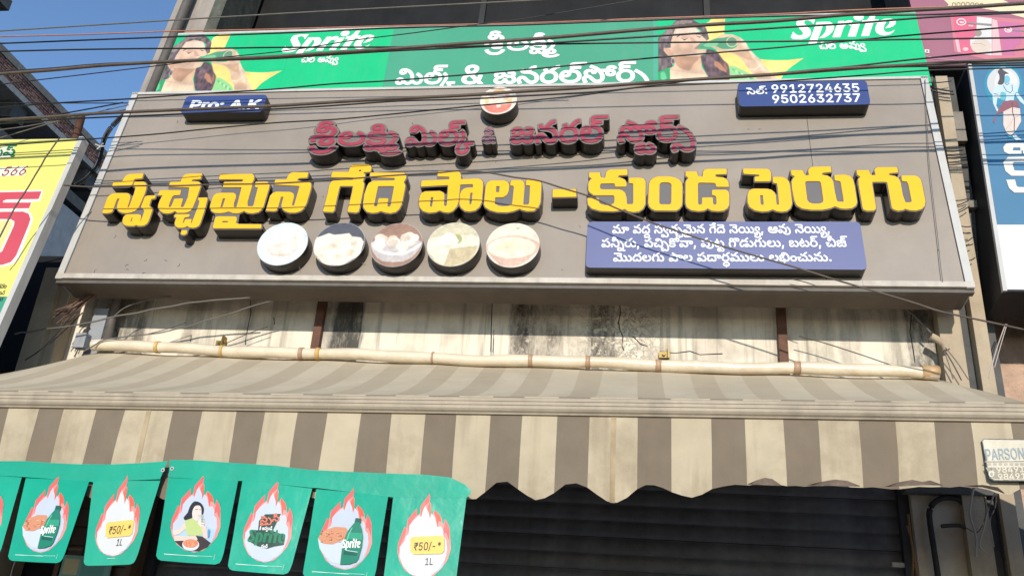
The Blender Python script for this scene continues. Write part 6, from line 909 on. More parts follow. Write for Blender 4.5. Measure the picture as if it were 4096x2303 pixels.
MB().tube([tr-unit(tr-tl)*.09, tr+unit(tr-tl)*.004], .0402, 20).build('end_wrap', mat('stained_wrap', S(214, 176, 128), .45, .3, 14, bump=.003, bscale=30), roll, True)
MB().tube([tr+unit(tr-tl)*.0045, tr+unit(tr-tl)*.007], .036, 20).build('end_hole', BLACKM, roll)
for px_, py_ in ((885, 1370), (2655, 1415)):
    q = aty(px_, py_, 5.3); b_ = MB(); b_.box((q[0]-.03, 5.285, q[2]-.03), (q[0]+.035, 5.318, q[2]+.01)); b_.box((q[0]+.022, 5.25, q[2]-.04), (q[0]+.027, 5.318, q[2]+.04))
    b_.tube([(q[0], 5.28, q[2]-.008), (q[0], 5.27, q[2]-.008)], .012, 8)
    tag(b_.build('wall_bracket', mat('brassy_bracket', S(150, 128, 70), .5, .2, 20, metal=.4)), 'small brass coloured bracket on the stained wall right of centre' if px_ > 2000 else 'small rusty bracket on the pale wall left of centre', 'bracket')

# ================================================================ AWNING
aw = empty('awning', (-1, 4.4, 2.9), 'wide retractable striped awning in cream and taupe with scalloped valance', 'awning')
bz = lambda X: 2.690+(X+2.99)*(2.765-2.690)/(1.576+2.99)      # top of the front bar
STR = [28, 150, 250, 381, 497, 689, 807, 944, 1059, 1190, 1310, 1445, 1567, 1702, 1826, 1963, 2090, 2230, 2359, 2551, 2685, 2844, 2978, 3131, 3270, 3431, 3578, 3732, 3878, 4036, 4180]
SX = [aty(x, 1665, 3.74)[0] for x in STR]
while SX[0] > -4.05: SX.insert(0, SX[0]-.125)
first_dark = None
def is_dark(X):
    k = sum(1 for s in SX if s <= X); j = k-SX.index(aty(28, 1665, 3.74)[0])   # after the edge at px 28 comes a light stripe
    return j % 2 == 0
while SX[-1] < 3.1: SX.append(SX[-1]+.15)
xs = sorted(set([-4.04]+[s for s in SX if -4.04 < s < 3.2]+[3.2]))
fine = []
for a, b in zip(xs, xs[1:]):
    n = max(2, int((b-a)/.035)); fine += [(a+(b-a)*i/n, a+(b-a)*(i+1)/n) for i in range(n)]
def t0(X): return min(1, max(0, (-3.52-X)*1.9)) if X < -3.52 else float(np.interp(X, (1.75, 1.879, 1.903, 3.2), (0, .187, .47, 1)))
def fab(X, t):
    zt = 3.398+(X+3.52)*(3.346-3.398)/5.25-.012; y = 5.15-t*1.385; z = zt+(bz(X)+.004-zt)*t-.075*math.sin(math.pi*t)**1.1*(1-.25*t)+.004*math.sin(X*9+t*5)
    X2 = X-.02*math.sin(math.pi*t)*(X+.3)*0
    return (X2, y, z)
mb = MB(); NT = 14
for a, b in fine:
    d = is_dark((a+b)/2); ta, tb = t0(a), t0(b)
    pts = []
    for j in range(NT+1): pts += [fab(a, ta+(1-ta)*j/NT), fab(b, tb+(1-tb)*j/NT)]
    mb.add(pts, [(2*j, 2*j+1, 2*j+3, 2*j+2) for j in range(NT)], 1 if d else 0)
mb.build('top_cloth', [TOPL, TOPD], aw, True)
# hem of the cloth showing along the bar, cream where the stripe is cream
mb = MB()
for a, b in zip(xs, xs[1:]):
    for dy in (0,): mb.add([(a, 3.764, bz(a)+.0035), (b, 3.764, bz(b)+.0035), (b, 3.764, bz(b)+.0135), (a, 3.764, bz(a)+.0135)], [(0, 1, 2, 3)], 1 if is_dark((a+b)/2) else 0)
mb.build('cloth_hem', [CLOTHL, CLOTHD], aw)
prof = [(.03, .0), (-.006, .0), (-.018, -.004), (-.024, -.010), (-.026, -.022), (-.0225, -.0235), (-.0225, -.026), (-.027, -.0275), (-.029, -.040), (-.025, -.0415), (-.025, -.044), (-.030, -.0455), (-.031, -.056), (-.026, -.066), (-.018, -.0725), (-.016, -.079), (-.004, -.083), (.03, -.083)]
mb = MB(); xx = np.linspace(-4.06, 3.22, 54); npf = len(prof); pts = []
for X in xx: pts += [(X, 3.74+p, bz(X)+q) for p, q in prof]
mb.add(pts, [(i*npf+k, i*npf+k+1, (i+1)*npf+k+1, (i+1)*npf+k) for i in range(len(xx)-1) for k in range(npf-1)])
mb.build('front_bar', ALU, aw)
# valance
lowpx = [(-300, 1948), (-150, 2005), (0, 1945), (130, 2003), (270, 1940), (400, 2005), (540, 1945), (690, 2003), (830, 1942), (960, 2004), (1110, 1942), (1260, 1990), (1410, 1935), (1564, 1990), (1710, 1930), (1885, 1993), (2007, 1922), (2153, 1996), (2294, 1928), (2452, 2003), (2602, 1929), (2761, 1984), (2885, 1938), (3000, 1936), (3118, 1942), (3250, 1939), (3400, 1944), (3560, 1946), (3700, 1939), (3880, 1943), (3960, 1951), (4024, 1976), (4096, 1955), (4200, 1950), (4400, 1960)]
low = [aty(x, y, 3.735) for x, y in lowpx]; lx = np.array([p[0] for p in low]); lz = np.array([p[2] for p in low])
def zlow(X):
    k = int(np.clip(np.searchsorted(lx, X)-1, 0, len(lx)-2)); t = min(max((X-lx[k])/(lx[k+1]-lx[k]), 0), 1); t = (1-math.cos(math.pi*t))/2; return lz[k]+(lz[k+1]-lz[k])*t+.0035*math.sin(X*57)*math.sin(X*23+1)
mb = MB(); NV = 12
def vy(X, s): return 3.735+.018*s*math.sin(X*6.3+.8)+.010*s*math.sin(X*17+s*2)+.004*math.sin(X*31+s*5)*s+(.02*s*s)
for a, b in fine:
    pts = []
    for j in range(NV+1):
        s = j/NV
        for X in (a, b): z1 = bz(X)-.078; pts.append((X, vy(X, s), z1+(zlow(X)-z1)*s))
    mb.add(pts, [(2*j, 2*j+1, 2*j+3, 2*j+2) for j in range(NV)], 1 if is_dark((a+b)/2) else 0)
o = mb.build('valance', [CLOTHL, CLOTHD], aw, True)
mb = MB()
for px_ in (593, 2455):
    X = aty(px_, 1665, 3.74)[0]; pts = []
    for j in range(NV+1):
        s = j/NV
        for x in (X-.011, X+.011): z1 = bz(x)-.078; pts.append((x, vy(x, s)-.0022, z1+(zlow(x)-z1)*s))
    mb = MB(); mb.add(pts, [(2*j, 2*j+1, 2*j+3, 2*j+2) for j in range(NV)]); mb.build('seam', mat('stained_seam', S(204, 182, 146, .66), .9, .25, 9, streak=.6, dirtcol=S(130, 98, 62, .7)), aw, True)
mb = MB()
cu = [(3000, 1938, 2), (3040, 1918, 24), (3080, 1908, 34), (3120, 1925, 22), (3150, 1941, 3)]
for seg in ([(2990, 1), (3030, 20), (3060, 30), (3090, 26), (3125, 3)], [(3230, 1), (3290, 16), (3340, 26), (3390, 22), (3440, 3)], [(3540, 1), (3600, 18), (3650, 24), (3690, 14), (3720, 20), (3770, 3)], [(3860, 1), (3930, 10), (3990, 16), (4018, 4)]):
    L_ = []; U_ = []
    for px_, hh in seg:
        yl = np.interp(px_, [p[0] for p in lowpx], [p[1] for p in lowpx]); L_.append(aty(px_, yl, 3.728)); U_.append(aty(px_, yl-hh, 3.716))
    mb.add([tuple(p) for p in L_+U_], [(i, i+1, i+1+len(L_), i+len(L_)) for i in range(len(L_)-1)])
mb.build('curled_hem', mat('grimy_hem', S(150, 132, 118), .95, .3, 20, bump=.002), aw, True)
# printed patch on the valance
VP = Plane((0, 3.722, 2.4), v=(0, 0, 1))
st_ = MB(); LV[0] = .001
P_([(3927, 1760), (3934, 1753), (4300, 1758), (4310, 1925), (3975, 1922), (3958, 1912), (3950, 1880)], (60, 60, 58), 0, VP, st_); P_([(3931, 1763), (3937, 1757), (4296, 1762), (4300, 1921), (3977, 1918), (3962, 1908), (3954, 1880)], (206, 196, 172), 0, VP, st_)
P_([(3942, 1868), (4300, 1866), (4298, 1915), (3978, 1914), (3962, 1905)], (150, 140, 122), 0, VP, st_)
P_(line([(3938, 1846), (4300, 1842)], 4), (120, 112, 100), 0, VP, st_)
for k in range(9): P_([(3950+k*22, 1850), (3966+k*22, 1850), (3964+k*22, 1860), (3951+k*22, 1860)], (168, 158, 140), 0, VP, st_)
P_(arc(3966, 1893, 12, 14, 14), (214, 206, 186), 0, VP, st_); P_(arc(3966, 1895, 6, 7, 12), (150, 140, 122), 0, VP, st_); P_(line([(3965, 1868), (3965, 1882)], 3), (90, 84, 74), 0, VP, st_)
st_.build('maker_patch', PRINT, aw)
text('lettering', aw, list("PARSON'S"), VP, (3944, 1838), (4140, 1832), 42, mat('pale_blue_print', S(158, 176, 182), .6, .1, 8), .0032, .0036, bold=14, U=714)
for y_ in (1890, 1918): text('lettering', aw, list('98491'), VP, (3984 if y_ < 1900 else 3990, y_), (4100 if y_ < 1900 else 4106, y_-4), 23, mat('cream_print', S(225, 216, 190), .6, .1, 8), .0032, .0036, bold=36, U=714, slant=.05)
# folding arms and wall roller under the cloth
for X in (-2.9, 1.2): MB().tube([(X, 5.2, 2.9), (X+.35, 4.5, 2.86), (X, 3.78, 2.62)], .018, 8).build('arm', ALU, aw, True)
MB().tube([(-3.5, 5.2, 3.2), (1.75, 5.2, 3.2)], .04, 12).build('roller', ALU, aw, True)

# ================================================================ BUNTING
FP_ = Plane((0, 3.700, 2.2), v=(0, 0, 1))
GRN = mat('green_pennant_card', S(2, 164, 130, .88), .27, .2, 2.2, bump=.02, bscale=2.2, spec=.6, coat=.18)
K0 = [(675, 1908), (953, 1922), (885, 2245), (625, 2222)]
Q0 = {0: [(-160, 1892), (88, 1906), (-5, 2222), (-225, 2205)], 1: [(105, 1907), (357, 1925), (248, 2240), (33, 2225)], 2: [(373, 1927), (643, 1915), (540, 2245), (335, 2248)], 3: K0, 4: [(970, 1922), (1250, 1950), (1158, 2285), (912, 2262)], 5: [(1267, 1950), (1553, 1985), (1495, 2318), (1212, 2293)], 6: [(1573, 1988), (1866, 1990), (1817, 2350), (1532, 2335)]}
def homog(src, dst):
    A = []; B = []
    for (x, y), (u, v) in zip(src, dst): A += [[x, y, 1, 0, 0, 0, -u*x, -u*y], [0, 0, 0, x, y, 1, -v*x, -v*y]]; B += [u, v]
    h = np.linalg.solve(np.array(A, float), np.array(B, float)); return lambda x, y: ((h[0]*x+h[1]*y+h[2])/(h[6]*x+h[7]*y+1), (h[3]*x+h[4]*y+h[5])/(h[6]*x+h[7]*y+1))
def bend(q, ph):      # gentle curl of the card, metres towards the street
    u, v = q; return .006*math.sin(u*6+ph)+.010*max(0, 2.0-.2-(v+2.0))
TILT = {0: (.05, .03), 1: (.10, -.05), 2: (.02, .06), 3: (.07, -.02), 4: (.12, .04), 5: (.04, -.06), 6: (.055, .0)}
for nm, lab, top, fl in (('a', 'left green pennant strip with eyelet at its right end under the awning', [(-400, 1850), (-200, 1846), (0, 1843), (100, 1843), (200, 1850), (300, 1855), (430, 1857), (560, 1851), (672, 1843)], (0, 1, 2)),
                         ('b', 'right green pennant strip drooping at its right end under the awning', [(679, 1838), (800, 1840), (900, 1848), (1100, 1861), (1242, 1878), (1400, 1886), (1564, 1893), (1700, 1897), (1800, 1908), (1859, 1936), (1887, 1963)], (3, 4, 5, 6))):
    stp = empty('pennant_strip', tuple(FP_.px((top[0][0]+top[-1][0])/2, 1900)), lab, 'bunting', 'green drink pennants hung on the awning valance')
    # header band: above the flags
    bot = []
    for k in fl:
        q = Q0[k]; bot += [q[0], q[1]]
    if nm == 'a': bot = [(-400, 1895)]+bot+[(640, 1916)]
    else: bot = bot+[(1880, 1975)]
    mb = MB(); poly = [FP_.hit(*p) for p in top]+[FP_.hit(*p) for p in bot[::-1]]
    extrude(mb, [poly], lambda u, v, h: FP_.pt(u, v, h), 0, .0012); mb.build('header_band', GRN, stp)
    for k in fl:
        q = Q0[k]; H = homog(K0, q)
        tt = FP_.px((q[0][0]+q[1][0])/2, (q[0][1]+q[1][1])/2); sw, yw = TILT[k]
        FK = Plane(tuple(tt), u=(math.cos(yw), math.sin(yw), 0), v=(-math.sin(sw)*math.sin(yw), math.sin(sw)*math.cos(yw), math.cos(sw)))
        base = [(675, 1907), (953, 1921), (935, 2010), (915, 2110), (895, 2210), (886, 2238), (878, 2250), (860, 2256), (750, 2249), (645, 2240), (632, 2234), (625, 2220), (628, 2200), (645, 2100), (660, 2000)]
        mb = MB(); extrude(mb, [[FK.hit(*H(x, y)) for x, y in base]], FK.pt, -.0008, .0006+.0005*(k % 2)); f = mb.build('flag', GRN, stp)
        fm = MB(); LV[0] = .0018
        def FQ(p, c, sm=0, R=(600, 1830, .3267), T=None):
            p = sc(p, *R)
            if T is None: p = [H(x, y) for x, y in p]
            P_(p, c, sm, FK, fm, .85)
        CORAL = (226, 104, 98)
        fl_poly = [(655,200),(662,250),(650,310),(665,330),(662,420),(650,500),(680,450),(695,420),(708,405),(750,450),(775,500),(780,555),(800,575),(815,505),(850,570),(862,620),(862,850),(820,960),(740,1060),(650,1130),(540,1157),(430,1130),(330,1060),(270,950),(253,850),(265,760),(300,680),(345,575),(368,600),(385,500),(440,440),(480,410),(502,372),(500,420),(495,460),(530,440),(545,345),(600,280),(640,235)]
        FQ(fl_poly, (236, 150, 140)); 
        FQ([(655,200),(662,250),(645,310),(600,345),(570,390),(545,470),(535,440),(545,345),(600,280),(640,235)], CORAL, 1); FQ([(345,575),(368,600),(345,690),(300,760),(285,860),(262,880),(258,820),(268,750),(300,680)], CORAL, 1)
        FQ([(502,372),(495,450),(450,500),(420,560),(400,640),(385,650),(378,560),(390,495),(440,440)], CORAL, 1); FQ([(708,405),(765,470),(776,540),(740,530),(725,600),(715,500),(695,430)], (232, 96, 70), 1)
        FQ([(815,505),(850,570),(862,640),(850,760),(820,660),(770,690),(800,600)], CORAL, 1); FQ([(655,310),(662,420),(648,500),(630,440),(615,380)], (226, 108, 84), 1)
        EG = (196, 204, 216) if k != 6 and k != 2 else (216, 217, 216)
        FQ([(600,350),(635,440),(642,505),(665,440),(700,480),(722,600),(765,590),(790,640),(785,700),(815,740),(820,850),(785,970),(700,1080),(600,1140),(520,1148),(380,1100),(310,1010),(275,910),(282,800),(340,740),(352,690),(388,660),(402,570),(440,520),(520,455),(545,480),(570,400)], EG)
        FQ(arc(560, 960, 220, 160, 22), (180, 198, 216)); FQ([(300, 900), (420, 860), (640, 840), (800, 880), (780, 960), (700, 1070), (540, 1140), (400, 1100), (320, 1010)], (176, 202, 222) if k in (3,) else EG, 1)
        if k != 2 and k != 6:
            FQ(line([(172, 1172), (580, 1205)], 5), (200, 240, 226)); FQ(line([(172, 1180), (585, 1198), (765, 1205)], 4), (220, 246, 236)); FQ(line([(795, 1180), (780, 1245)], 3), (220, 246, 236))
        else: FQ(line([(430, 1178), (560, 1184)], 6), (210, 240, 230))
        lfl = []
        if k in (1, 5, 0):
            R5_ = (1200, 1830, .3267); Hi = homog(Q0[5], K0)
            def BQ5(p, c, sm=0):
                p = [Hi(x, y) for x, y in sc(p, *R5_)]; p = [H(x, y) for x, y in p]; P_(p, c, sm, FK, fm, .85)
            BQ5([(218, 980), (300, 1050), (400, 1064), (545, 1010), (540, 1120), (500, 1300), (400, 1280), (310, 1210), (240, 1110)], (206, 214, 224)); BQ5([(222, 985), (250, 930), (310, 880), (430, 842), (560, 850), (582, 880), (548, 990), (400, 1056), (280, 1048)], (214, 146, 108), 1)
            for q_ in range(34):
                x, y = rng.uniform(270, 530), rng.uniform(880, 1020); a = rng.uniform(0, 3.1); l = rng.uniform(18, 45); BQ5(line([(x, y), (x+l*.5*math.cos(a)+6, y+l*.3*math.sin(a)+6), (x+l*math.cos(a), y+l*.5*math.sin(a))], 8), [(240, 190, 150), (176, 100, 66), (226, 160, 118)][q_ % 3])
            BQ5([(685, 735), (750, 740), (748, 790), (735, 800), (760, 870), (772, 960), (760, 1080), (720, 1230), (690, 1270), (600, 1300), (490, 1302), (510, 1130), (535, 1010), (580, 900), (625, 840), (668, 790)], (22, 128, 100)); BQ5([(680, 735), (750, 740), (746, 790), (668, 782)], (20, 96, 78)); BQ5([(590, 910), (760, 920), (765, 1000), (560, 990)], (44, 160, 124), 1); BQ5([(540, 1130), (700, 1160), (690, 1200), (530, 1180)], (16, 92, 74)); BQ5(line([(640, 850), (600, 930), (550, 1080)], 10), (120, 205, 170))
            LV[0] += .0006; a5 = lambda x, y: FK.hit(*H(*Hi(*sc([(522+(x-120)/2258*230, 1128-(735-y)*.235+(x-120)*.01)], *R5_)[0])))
            logo(fm, FK, a5, LV[0], WH)
            BQ5(line([(565, 1130), (705, 1152)], 8), (200, 235, 225))
        elif k == 3:
            FQ([(300, 1015), (420, 1000), (560, 950), (640, 960), (745, 1040), (700, 1090), (600, 1140), (480, 1140), (380, 1090)], (58, 42, 38), 1)
            FQ([(545,530),(620,550),(655,600),(660,650),(640,700),(600,600),(560,600),(520,680),(515,740),(440,765),(410,730),(460,670),(490,590)], (32, 26, 30), 2)
            FQ([(530,620),(560,585),(610,585),(630,630),(625,690),(590,750),(570,770),(530,740),(515,680)], (232, 212, 200), 2); FQ(line([(555, 632), (585, 628)], 7), (60, 44, 44)); FQ(line([(603, 632), (625, 634)], 7), (60, 44, 44)); FQ(line([(585, 706), (608, 706)], 7), (196, 110, 108))
            FQ([(430,765),(520,735),(570,775),(600,770),(640,850),(640,940),(560,950),(460,950),(430,870)], (190, 206, 130), 1); FQ([(425,780),(380,860),(275,900),(290,950),(360,930),(440,860)], (230, 206, 190), 1); FQ([(290,955),(480,960),(560,950),(585,1000),(480,1010),(300,1015)], (228, 200, 182), 1)
            FQ([(640,830),(690,840),(705,980),(660,980),(640,900)], (228, 200, 182), 1); FQ([(600,740),(650,730),(672,790),(660,835),(615,840),(585,800)], (236, 216, 204), 1); FQ([(625, 690), (650, 695), (655, 790), (630, 790)], (150, 180, 170))
            for q_ in range(3): FQ(line([(622, 752+q_*28), (668, 756+q_*28)], 5), (120, 90, 84))
            FQ(arc(498, 1060, 104, 76, 24), (206, 220, 224)); FQ(arc(498, 1045, 94, 54, 24), (222, 140, 100))
            for q_ in range(16): x, y = rng.uniform(425, 570), rng.uniform(1010, 1080); FQ(line([(x, y), (x+12, y+25)], 8), [(236, 168, 130), (200, 116, 78)][q_ % 2])
            FQ([(705, 900), (715, 865), (735, 880), (725, 960), (708, 980)], (90, 150, 200), 1)
        elif k == 4:
            R4_ = (900, 1830, .3267); Hi = homog(Q0[4], K0)
            def B4(p, c, sm=0): P_([H(*Hi(x, y)) for x, y in sc(p, *R4_)], c, sm, FK, fm, .85)
            DG = (28, 66, 46)
            B4([(490, 690), (685, 683), (580, 900), (420, 900), (405, 880), (415, 770)], DG); B4([(275, 1010), (330, 890), (420, 880), (580, 890), (740, 950), (720, 1065), (600, 1085), (520, 1110), (400, 1080)], DG)
            LV[0] += .0006; a4 = lambda x, y: FK.hit(*H(*Hi(*sc([(278+(x-120)/2258*465, 1060-(735-y)*.345+(x-120)*.025)], *R4_)[0])))
            logo(fm, FK, a4, LV[0], S(20, 125, 84)); hb = LV[0]+.0006
            g = lambda x, y: H(*Hi(*sc([(x, y)], *R4_)[0]))
            lfl = [(['sai_sign', 'pa_under', 'sii_sign'], g(425, 790), g(665, 770), 20, mat('coral_print', S(232, 120, 96), .5, .05, 4), hb, 26), (['ki_sign', ' ', 'a', 'va', 'va_under', 'anusvara', 'ddi_sign'], g(418, 880), g(575, 880), 11, WHITEM, hb, 22), (['ra', 'anusvara', 'ddi_sign'], g(438, 1098), g(520, 1096), 10, WHITEM, hb, 26)]
        elif k in (2, 6):
            for dx, c in (((4, 5), (70, 60, 40)), ((0, 0), (246, 204, 96))): FQ([(405+dx[0], 717+dx[1]), (430+dx[0], 694+dx[1]), (765+dx[0], 694+dx[1]), (795+dx[0], 722+dx[1]), (785+dx[0], 862+dx[1]), (755+dx[0], 894+dx[1]), (430+dx[0], 890+dx[1]), (400+dx[0], 857+dx[1])], c)
            g = lambda x, y: H(*sc([(x, y)], 600, 1830, .3267)[0]); hb = LV[0]+.0006; DK = mat('black_print', (.03, .03, .03), .5, .1, 4)
            lfl = [(list('₹50/-*'), g(435, 847), g(755, 847), 31, DK, hb, 10), (list('1L'), g(550, 1010), g(650, 1010), 27, DK, hb, 4)]
        fm.build('print', PRINT, f)
        for tks, a, b, hg, mt_, hb, bo in lfl: text('lettering', f, tks, FK, a, b, hg, mt_, hb, hb+.0006, bold=bo, U=714 if len(tks[0]) == 1 else 540)
    for ex, ey in (((652, 1879),) if nm == 'a' else ((689, 1873),)):
        c_ = FP_.px(ex, ey, .002); mb = MB(); mb.tube([c_, c_+FP_.n*.002], .0085, 14); mb.build('eyelet', FRAMEM, stp); MB().tube([c_+FP_.n*.0021, c_+FP_.n*.003], .004, 10).build('eyelet_hole', BLACKM, stp)

# ================================================================ SHUTTER AND WHAT IS UNDER THE AWNING
sh = empty('roller_shutter', (-.7, 5.4, 0), 'closed dark roller shutter in deep shade under the striped awning', 'shutter')
pf = [(0, 0), (-.008, .006), (-.011, .03), (-.011, .055), (-.008, .076), (-.002, .083), (.0, .0935)]
me = bpy.data.meshes.new('slat'); w_ = 2.2; me.from_pydata([(x, a, b) for x in (-w_, w_) for a, b in pf], [], [(k, k+1, k+1+len(pf), k+len(pf)) for k in range(len(pf)-1)]); me.materials.append(SLAT); me.shade_smooth()
for k in range(29):
    o = bpy.data.objects.new('slat', me); C.objects.link(o); o.parent = sh; o.location = (0, rng.normal(0, .0012), .145+k*.094+rng.normal(0, .0012)); o.rotation_euler = (0, rng.normal(0, .0006), 0)
for X in (1.492, -2.96): MB().box((X, 5.34, .14), (X+.055, 5.46, 2.95)).build('guide_rail', mat('guide_rail_steel', S(66, 68, 74, .7), .5, .2, 6), sh)
MB().box((-2.95, 5.30, 2.84), (1.54, 5.6, 2.918)).build('shutter_box', BLACKM, sh)
lk = MB(); q = aty(3590, 2258, 5.37); lk.box((q[0]-.03, 5.355, q[2]-.012), (q[0]+.035, 5.378, q[2]+.012)); lk.build('latch', FRAMEM, sh)
pl_ = empty('white_pillar', (1.78, 5.3, 0), 'dirty plastered pillar right of the dark shutter under the awning', 'pillar')
MB().box((1.55, 5.30, .14), (1.975, 5.6, 2.918)).build('plaster_face', SHADEW, pl_); MB().box((1.978, 5.24, .14), (2.02, 5.32, 2.96)).build('edge_board', CONCD, pl_); MB().box((1.5, 5.22, 2.70), (2.0, 5.297, 2.74)).build('ledge', CONCD, pl_)
# black hose loop on the pillar and its bracket
def pxs(pts, y, n=4): return smoothpts([aty(a, b, y) for a, b in pts], n)
mb = MB(); mb.tube(pxs([(3765, 2400), (3752, 2303), (3735, 2190), (3720, 2090), (3718, 2045), (3735, 2010), (3775, 1990), (3830, 1995), (3865, 2025), (3885, 2060), (3895, 2090)], 5.26), .0155, 10); tag(mb.build('black_hose', mat('perished_black_rubber', (.03, .028, .026), .8, .3, 20), None, True), 'thick black hose looped in an arch on the plastered pillar', 'hose')
mb = MB(); mb.tube(pxs([(3925, 1950), (3938, 2010), (3940, 2060), (3922, 2110), (3900, 2130), (3860, 2110), (3830, 2100), (3765, 2103)], 5.25), .011, 8); tag(mb.build('bent_cable', mat('brown_black_cable', (.05, .04, .035), .8, .3, 20), None, True), 'dark bent cable hanging beside the black hose on the pillar', 'cable')
for k, pts in enumerate(([(3895, 1950), (3885, 2000), (3880, 2060), (3895, 2110), (3905, 2160), (3903, 2225)], [(3980, 1970), (3955, 2030), (3935, 2110), (3918, 2180), (3950, 2215), (3962, 2222)], [(3985, 1975), (3980, 2030), (3960, 2080), (3968, 2140), (3976, 2185)])):
    mb = MB(); mb.tube(pxs(pts, 5.18-.03*k), (.006, .004, .0028)[k], 6); tag(mb.build('torn_plastic_strip', CLEARF, None, True), ('pale torn plastic strip hanging nearest the black hose', 'pale plastic string hanging in a wide bow under the awning edge', 'thin pale string hanging furthest right under the awning')[k], 'plastic strip', 'torn plastic strips under the awning')
mb = MB(); mb.tube(pxs([(3632, 2055), (3640, 2120), (3650, 2190), (3660, 2250), (3672, 2320)], 5.27), .007, 6); mb.tube(pxs([(3628, 2100), (3645, 2160), (3652, 2230), (3650, 2310)], 5.26), .005, 6); tag(mb.build('brown_rope', mat('brown_jute', S(150, 112, 72), .9, .3, 30), None, True), 'knotted brown rope hanging beside the shutter guide rail', 'rope')
# tiled pillar behind the left pennants
tp = empty('tiled_pillar', (-3.15, 5.25, 0), 'brown tiled pillar with timber edges behind the left green pennants', 'pillar')
MB().box((-3.42, 5.25, .14), (-2.98, 5.5, 2.88)).build('core', CONCD, tp)
for X in (-3.45, -2.99): MB().box((X, 5.2, .14), (X+.03, 5.52, 2.9)).build('timber_edge', WOODM, tp)
for i in range(4):
    for j in range(24): MB().box((-3.415+i*.106, 5.236+rng.uniform(0, .004), .16+j*.112), (-3.415+i*.106+.098, 5.2495, .16+j*.112+.104)).build('tile', TILEM, tp)
ps = MB(); ps.box((-3.40, 5.19, 1.55), (-3.08, 5.2, 2.11)); ps.box((-3.385, 5.1895, 2.0), (-3.29, 5.1899, 2.09), 1); ps.box((-3.27, 5.1895, 1.6), (-3.12, 5.1899, 2.08), 2)
tag(ps.build('notice_board', [mat('pale_teal_notice', S(140, 185, 175), .6, .15, 6), mat('cream_notice', S(220, 205, 160), .6, .1, 6), mat('teal_notice', S(110, 170, 160), .6, .1, 6)]), 'pale teal notice board at the foot of the picture behind the pennants', 'notice')
mb = MB(); mb.box((-9, 5.55, .14), (-3.46, 5.7, 3.2)); mb.box((-2.9, 5.65, .14), (2.3, 5.8, 2.915)); mb.build('shaded_wall', BLACKM, shop)  # black colour carries the shade; right part stretched to block sky behind shutter

# ================================================================ CABLES
def wire(pts, y0, y1, rpx, mt=WIRE, label='thin black overhead wire', name='overhead_wire', group='overhead wires across the shop front', cat='wire', n=5, ext=True):
    P = [tuple(p) for p in pts]
    if ext:
        (a, b), (c, d) = P[0], P[1]
        if a <= 5: P.insert(0, (a-700, b-700*(d-b)/(c-a)))
        (a, b), (c, d) = P[-2], P[-1]
        if c >= 4090: P.append((c+900, d+900*(d-b)/(c-a)))
    if len(P) > 5:
        Q_ = [P[0]]
        for (a, b), (c, d) in zip(P, P[1:]): Q_ += [((a+c)/2, (b+d)/2+rng.normal(0, 1.6)), (c, d+rng.normal(0, .8))]
        P = Q_
    q = []
    for x, y in P:
        t = (x+700)/5700; yy = y0+(y1-y0)*t; q.append(aty(x, y, yy))
    d = np.linalg.norm(q[len(q)//2]-CAM); mb = MB(); mb.tube(smoothpts(q, n), rpx*d/FP, 8)
    o = mb.build(name, mt, None, True); return tag(o, label, cat, group)
